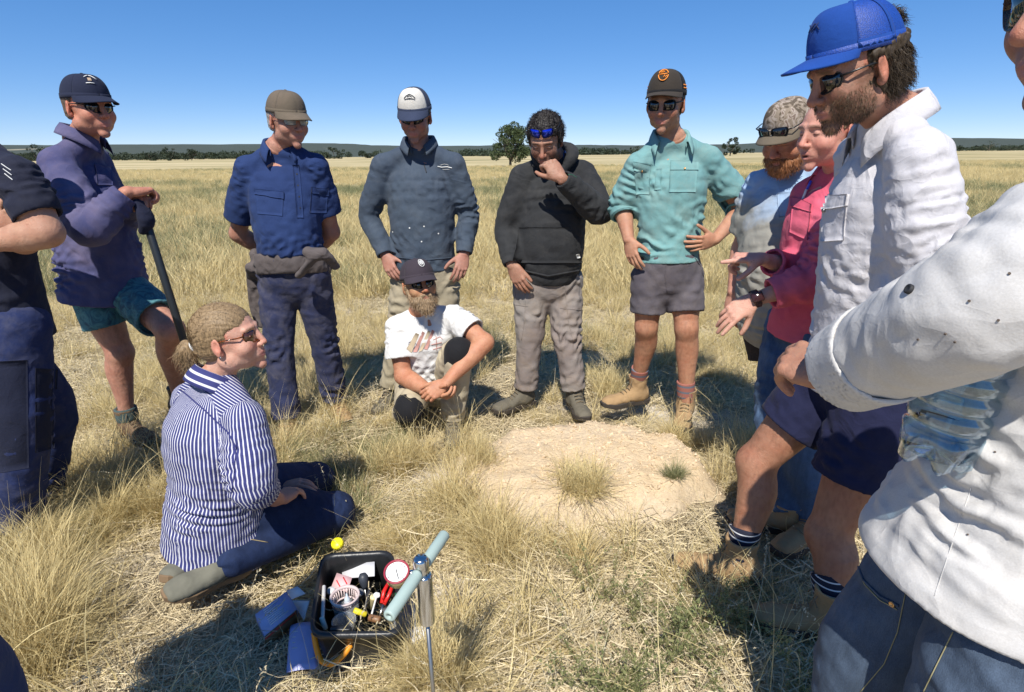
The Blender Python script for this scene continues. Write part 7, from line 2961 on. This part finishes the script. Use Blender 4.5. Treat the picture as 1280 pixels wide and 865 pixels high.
def kit():
    ZR = .155
    cc = [zat(403, 694, ZR), zat(490, 689, ZR), zat(503, 789, ZR), zat(388, 791, ZR)]
    c0 = sum(cc) / 4
    T = Thing('tote_tub', 'black plastic tub with rounded corners holding the soil test gear', 'tub', (c0[0], c0[1], 0))

    def rect(s, z, dr=.18):
        """rounded outline scaled about the middle"""
        out = []
        for i in range(4):
            a, b, d = cc[i - 1], cc[i], cc[(i + 1) % 4]
            p0, p1 = b + (a - b) * dr, b + (d - b) * dr
            for k in range(5):
                t_ = k / 4
                q = (1 - t_) ** 2 * p0 + 2 * t_ * (1 - t_) * b + t_ * t_ * p1
                q = c0 + (q - c0) * s
                q = V(q[0], q[1], z)
                out.append(q)
        return out
    rings = [rect(.86, .0), rect(.98, ZR - .02), rect(1.04, ZR - .02), rect(1.06, ZR - .012), rect(1.05, ZR), rect(.98, ZR), rect(.965, ZR - .01), rect(.84, .006)]
    n = len(rings[0])
    P = np.concatenate([np.array(r) for r in rings])
    Q = []
    for i in range(len(rings) - 1):
        for k in range(n):
            Q.append((i * n + k, i * n + (k + 1) % n, (i + 1) * n + (k + 1) % n, (i + 1) * n + k))
    Q.append(tuple(range(n)))
    Q.append(tuple(range(8 * n - 1, 7 * n - 1, -1)))
    T.add('body', P, Q, TUBP)
    a, b = zat(388, 792, .12), zat(503, 790, .12)
    T.add('latch', *boxm(lerp(a, b, .35) + V(0, -.01, .01), (.03, .008, .02), None, .003), TUBP)
    org = plain('orange_plastic', (.82, .30, .015), .4)
    h = [zat(392, 790, .11), zat(396, 812, .075), zat(402, 826, .055), zat(416, 829, .055), zat(430, 818, .075), zat(441, 802, .10)]
    pts = _resample(np.array(h), 4)
    T.add('handle', *tube(pts, .0085, 8), org)

    # carton on its side
    A = [zat(319, 768, .06), zat(358, 739, .075), zat(372, 762, .05), zat(331, 795, .03)]
    T = Thing('carton', 'blue and brown printed cardboard carton with its flap open beside the tub', 'carton', V(*A[3][:2], 0))
    wht = plain('white_card', (.66, .66, .68), .8)
    bc = plain('blue_printed_card', (.36, .42, .68), .55)
    brn = plain('brown_photo_card', (.16, .10, .045), .5, var=.3, scale=60)
    T.add('body', *quad_solid(A, .045), bc)
    lo = [q - V(0, 0, .002) for q in A]
    dn = V(.0, -.012, -.038)
    T.add('front_panel', *quad_solid([A[3] + V(.002, -.003, .001), A[2] + V(-.002, -.003, .001), A[2] + dn, A[3] + dn], .002, V(0, -1, .2)), brn)
    for i in range(9):
        u0, u1 = .12, .12 + RS.uniform(.25, .62)
        v = .12 + i * .085
        a0 = lerp(lerp(A[0], A[1], .1 + u0), lerp(A[3], A[2], .1 + u0), v) + V(0, 0, .003)
        a1 = lerp(lerp(A[0], A[1], .1 + u1), lerp(A[3], A[2], .1 + u1), v) + V(0, 0, .003)
        w = (lerp(A[3], A[2], .5) - lerp(A[0], A[1], .5)) * .016
        T.add('print_line', *quad_solid([a0 - w, a1 - w, a1 + w, a0 + w], .0008), M['white_print'])
    T.add('flap', *quad_solid([A[1] + V(0, 0, .003), zat(372, 733, .10), zat(382, 742, .095), lerp(A[1], A[2], .5) + V(0, 0, .004)], .001), wht)
    T.add('flap', *quad_solid([lerp(A[1], A[2], .5), zat(388, 750, .05), zat(380, 776, .02), A[2]], .001), wht)
    T.add('stripe', *quad_solid([A[3] + dn * .05 + V(.004, -.006, 0), A[2] + dn * .05 + V(-.004, -.006, 0), A[2] + dn * .2 + V(-.004, -.006, 0), A[3] + dn * .2 + V(.004, -.006, 0)], .001, V(0, -1, .2)), plain('red_print', (.5, .05, .03), .6))
    B = [zat(363, 782, .012), zat(391, 778, .018), zat(398, 836, .015), zat(358, 840, .010)]
    pp, qq = sheet(lambda u, v: lerp(lerp(B[0], B[1], u), lerp(B[3], B[2], u), v) + V(0, 0, .006 * math.sin(3 * u) + .004 * math.sin(4 * v)), 8, 8, .002)
    T2 = Thing('booklet', 'violet-blue printed booklet lying flat under the front of the tub', 'booklet', V(*B[3][:2], 0))
    T2.add('cover', pp, qq, plain('violet_blue_cover', (.42, .44, .72), .5, var=.1, scale=20))
    for i in range(4):
        a0 = lerp(lerp(B[0], B[1], .15), lerp(B[3], B[2], .15), .2 + i * .12) + V(0, 0, .009)
        a1 = lerp(lerp(B[0], B[1], .7), lerp(B[3], B[2], .7), .2 + i * .12) + V(0, 0, .009)
        T2.add('print_line', *quad_solid([a0, a1, a1 + V(0, -.003, 0), a0 + V(0, -.003, 0)], .0006), M['white_print'])

    def thing1(name, label, cat, geo, mat, **kw):
        P, Q = geo
        return single(name, label, cat, P, Q, mat, **kw)

    def obj_at(px, py, z):
        return zat(px, py, z)
    # papers
    A = [zat(427, 706, .10), zat(468, 702, .13), zat(468, 720, .11), zat(428, 723, .085)]
    thing1('paper', 'plain white folded paper propped at the far end of the tub', 'paper', quad_solid(A, .003), wht)
    pk = plain('pink_white_card', (.72, .45, .45), .7)
    T = Thing('warning_leaflet', 'pinkish leaflet with a red diamond warning symbol inside the tub', 'leaflet', obj_at(425, 730, .07))
    A = [zat(421, 716, .11), zat(440, 722, .105), zat(434, 740, .09), zat(414, 734, .09)]
    T.add('sheet', *quad_solid(A, .002), pk)
    m_ = sum(A) / 4 + V(0, 0, .003)
    T.add('diamond', *quad_solid([lerp(m_, (A[0] + A[1]) / 2, .75), lerp(m_, (A[1] + A[2]) / 2, .75), lerp(m_, (A[2] + A[3]) / 2, .75), lerp(m_, (A[3] + A[0]) / 2, .75)], .001), plain('warning_red', (.75, .03, .04), .5))
    # strainer cup
    c = zat(431, 745, .15)
    r = .042
    T = Thing('strainer_cup', 'round clear plastic strainer cup with slotted rim standing in the tub', 'cup', c - V(0, 0, .10))
    cp = plain('pale_pink_plastic', (.62, .50, .47), .25, var=.04)
    clr = NT('clear_cup')
    clr.set(Base_Color=(.9, .92, .92), Roughness=.06)
    clr.b.inputs['Transmission Weight'].default_value = .85
    T.add('cup', *lathe([(r * .72, -.10), (r * .78, -.098), (r * .98, -.02), (r * .96, -.02), (r * .7, -.096), (0, -.096)], c, n=32), clr.m)
    T.add('rim', *lathe([(r, -.004), (r * 1.08, 0), (r * 1.06, .004), (r * .93, .003), (r * .9, -.006), (r, -.008)], c, n=40), cp)
    for k in range(26):
        a = 2 * math.pi * k / 26
        p = c + V(math.cos(a) * r * .86, math.sin(a) * r * .86, -.014)
        T.add('slat', *tube([p + V(0, 0, .011), lerp(p, c + V(0, 0, -.014), .12) - V(0, 0, .02)], .0021, 5), cp)
    T.add('inner_ring', *lathe([(r * .76, -.034), (r * .80, -.03), (r * .74, -.028), (r * .7, -.033)], c, n=32), cp)
    q = c + V(.006, 0, -.07)
    T = Thing('dropper_bottle', 'small white dropper bottle standing inside the strainer cup', 'bottle', q)
    T.add('body', *lathe([(0, 0), (.0125, 0), (.013, .003), (.013, .042), (.009, .05), (.009, .052), (0, .052)], q, n=20), wht)
    T.add('nozzle', *lathe([(.0085, .05), (.0085, .062), (.004, .066), (.0025, .078), (0, .08)], q, n=16), plain('pale_grey_plastic', (.55, .62, .68), .4))
    c2 = zat(430, 776, .135)
    T = Thing('measuring_cup', 'clear plastic measuring cup at the near end of the tub', 'cup', c2 - V(0, 0, .09))
    T.add('wall', *lathe([(.026, -.09), (.034, 0), (.036, .002), (.034, .003), (.0325, 0), (.0245, -.088), (0, -.088)], c2, n=28), clr.m)
    # brush with a round dark head
    c = zat(455, 728, .15)
    T = Thing('rubber_bulb', 'dark grey rubber bulb with a metal stem lying in the tub', 'bulb', c - V(0, 0, .06))
    ax = nrm(V(-.15, .35, 1))
    T.add('bulb', *lathe([(0, .03), (.010, .028), (.0155, .018), (.015, .005), (.010, -.012), (.006, -.02), (0, -.02)], c, ax, 20), plain('dark_grey_rubber', (.035, .04, .05), .5))
    T.add('stem', *tube([c - ax * .015, c - ax * .075], .003, 8), M['steel'])
    # pliers
    T = Thing('pliers', 'pair of pliers with bright red handles at the right of the tub', 'pliers', obj_at(478, 750, .06))
    rd = plain('red_handle_plastic', (.62, .02, .015), .35)
    for s_ in (0, 1):
        a = zat(486 + s_ * 5, 728 + s_ * 3, .14)
        b_ = zat(477 + s_ * 3, 754 + s_ * 2, .11)
        T.add('handle', *tube([a, lerp(a, b_, .5) + V(.004 * (s_ * 2 - 1), 0, .004), b_], [.006, .007, .006], 8), rd)
    T.add('jaw', *tube([zat(479, 756, .11), zat(474, 772, .09)], [.008, .004], 8), M['steel'])
    for nm, lb, ct, pa, pb, r_, col in (
            ('spoon', 'white plastic spoon with a rounded head lying across the tub', 'spoon', (471, 744, .13), (463, 774, .11), .003, (.75, .74, .7)),
            ('test_tube', 'long white plastic tube leaning along the left wall of the tub', 'tube', (405, 733, .14), (403, 776, .12), .006, (.6, .58, .55)),
            ('vial', 'short grey-green vial standing in the near left corner of the tub', 'vial', (402, 772, .14), (407, 786, .11), .0075, (.45, .55, .5)),
            ('marker', 'slim dark marker lying between the bulb and the pliers', 'marker', (462, 735, .13), (456, 762, .10), .0045, (.03, .03, .035)),
            ('yellow_scoop', 'small yellow plastic scoop between the strainer cup and the pliers', 'scoop', (443, 763, .13), (457, 768, .11), .009, (.75, .62, .03)),
            ('cork', 'brown cork block in the near right corner of the tub', 'cork', (462, 772, .12), (475, 775, .12), .011, (.22, .11, .05)),
            ('green_tube', 'dark green tube against the right wall of the tub', 'tube', (497, 742, .14), (500, 764, .12), .010, (.01, .12, .06))):
        a, b_ = zat(*pa), zat(*pb)
        o_ = thing1(nm, lb, ct, tube([a + nrm(a - b_) * .002, a, lerp(a, b_, .5), b_, b_ + nrm(b_ - a) * .002], [r_ * .7, r_, r_ * .96, r_, r_ * .7], 12), plain(nm + '_material', col, .45))
    a = zat(471, 744, .132)
    thing1('cotton_ball', 'small white cotton ball on top of the tools in the tub', 'cotton ball', (lambda g: (g[0] + vnormals(*g) * (.002 * vnoise(g[0] * 160))[:, None], g[1]))(sdf([('u', Ell(a, (.011, .010, .009)), 0)], .002)), M['white_print'])
    for i, (x, y, c_) in enumerate(((415, 742, (.7, .7, .68)), (449, 745, (.3, .3, .3)), (466, 752, (.75, .65, .35)), (484, 768, (.1, .1, .1)))):
        a = zat(x, y, .09)
        R = rotz(i * 1.1) @ rotx(.3)
        thing1('sample_jar', ['white round sample jar deep at the left of the tub', 'grey lidded sample jar beside the strainer cup', 'cream sample jar in the middle of the tub tools', 'black sample jar in the right corner of the tub'][i], 'jar',
               lathe([(0, .02), (.013, .02), (.0135, .012), (.012, .011), (.012, -.02), (0, -.02)], a, R[:, 2], 18), plain('jar_%s' % 'abcd'[i], c_, .4))
    # grey-blue tray to the right
    A = [zat(486, 752, .05), zat(519, 750, .05), zat(521, 792, .05), zat(487, 792, .05)]
    thing1('lid_tray', 'grey-blue plastic lid lying beside the right side of the tub', 'lid', quad_solid(A, .03), plain('grey_blue_plastic', (.10, .13, .19), .35))
    # yellow cap on the straw
    c = zat(422, 680, .10)
    T = Thing('screw_lid', 'bright yellow screw lid resting on the straw behind the tub', 'lid', c - V(0, 0, .1))
    yl = plain('bright_yellow_plastic', (.85, .74, .01), .4)
    T.add('lid', *lathe([(0, .012), (.0195, .012), (.021, .009), (.021, -.008), (.019, -.008), (.0185, .008), (0, .008)], c, nrm(V(0, -.55, .9)), 26), yl)
    for k in range(20):
        a = 2 * math.pi * k / 20
        X, Y, Z = frame(V(0, -.55, .9))
        p = c + .0212 * (math.cos(a) * X + math.sin(a) * Y)
        T.add('ridge', *tube([p - Z * .007, p + Z * .007], .0012, 4), yl)
    # crumpled tissue
    c = zat(522, 797, .03)
    g = sdf([('u', Ell(c, (.035, .02, .025)), 0), ('u', Ell(c + V(.025, 0, .015), (.014, .012, .014)), .01)], .003)
    N = vnormals(*g)
    g = (g[0] + N * (.010 * (1 - np.abs(vnoise(g[0] * 55))) ** 2 + .004 * vnoise(g[0] * 120))[:, None], g[1])
    thing1('tissue', 'crumpled white tissue on the straw behind the chrome rod', 'tissue', g, wht)

    # penetrometer
    hub = V(-.203, 1.028, .60)
    far, nr = zat(556, 668, .615), zat(486, 771, .595)
    hub = lerp(far, nr, .46)
    T = Thing('soil_penetrometer', 'chrome penetrometer with pale green T handle and round dial pushed into the soil', 'penetrometer', (hub[0] + .01, hub[1], 0))
    grp = plain('pale_green_grip', (.36, .46, .42), .5, var=.05)
    d = nrm(far - nr)
    for a, b_ in ((hub + d * .017, far), (hub - d * .017, nr)):
        X, Y, Z = frame(b_ - a)
        L = np.linalg.norm(b_ - a)
        T.add('grip', *lathe([(0.007, 0), (.0125, .0), (.0130, .004), (.0130, L - .003), (.0115, L), (.0055, L), (.005, L - .012), (0, L - .012)], a, Z, 24), grp)
    T.add('hub', *lathe([(0, .03), (.012, .03), (.0165, .024), (.017, .0), (.0168, -.02)], hub, n=28), M['chrome'])
    bt = hub + V(.006, -.005, -.135)
    T.add('sleeve', *lathe([(.0168, 0), (.0168, .12), (.015, .125), (0, .125)][::-1] + [], bt + V(0, 0, .0), n=28), M['chrome'])
    T.add('rod', *tube([bt, V(bt[0] + .004, bt[1], -.05)], .0048, 12), M['steel'])
    T.add('bolt', *lathe([(0, .004), (.005, .004), (.005, 0)], hub + V(.016, -.006, -.06), V(1, -.3, 0), 8), M['chrome'])
    gc = zat(496, 716, .60)
    ax = nrm(V(.03, -.42, 1))
    T.add('dial_case', *lathe([(.0, -.030), (.016, -.030), (.024, -.022), (.0255, -.004), (.0265, .0), (.0265, .004), (.0245, .004), (.0245, .001)], gc, ax, 32), M['chrome'])
    T.add('dial_rim', *lathe([(.0255, .002), (.0275, .004), (.027, .007), (.0235, .007), (.0235, .003)], gc, ax, 32), plain('maroon_rim', (.32, .03, .05), .4))
    face = T.add('dial_face', *lathe([(.0236, .0025), (0, .003)], gc, ax, 32), M['white_print'])
    X, Y, Z = frame(ax, V(1, 0, 0))
    for k in range(11):
        a = math.radians(-40 + 26 * k)
        p = gc + Z * .0038
        e = math.cos(a) * X * -1 + math.sin(a) * Y
        T.add('tick', *tube([p + e * .018, p + e * .0215], .0006, 4), M['black_print'], parent=face)
    e = nrm(X * .35 - Y * .9)
    T.add('needle', *tube([gc + Z * .0045 - e * .006, gc + Z * .0045 + e * .016], .0008, 5), M['black_print'], parent=face)
    T.add('bracket', *tube([gc - Z * .015 , hub - V(0, 0, .005)], .007, 10), M['chrome'])


kit()
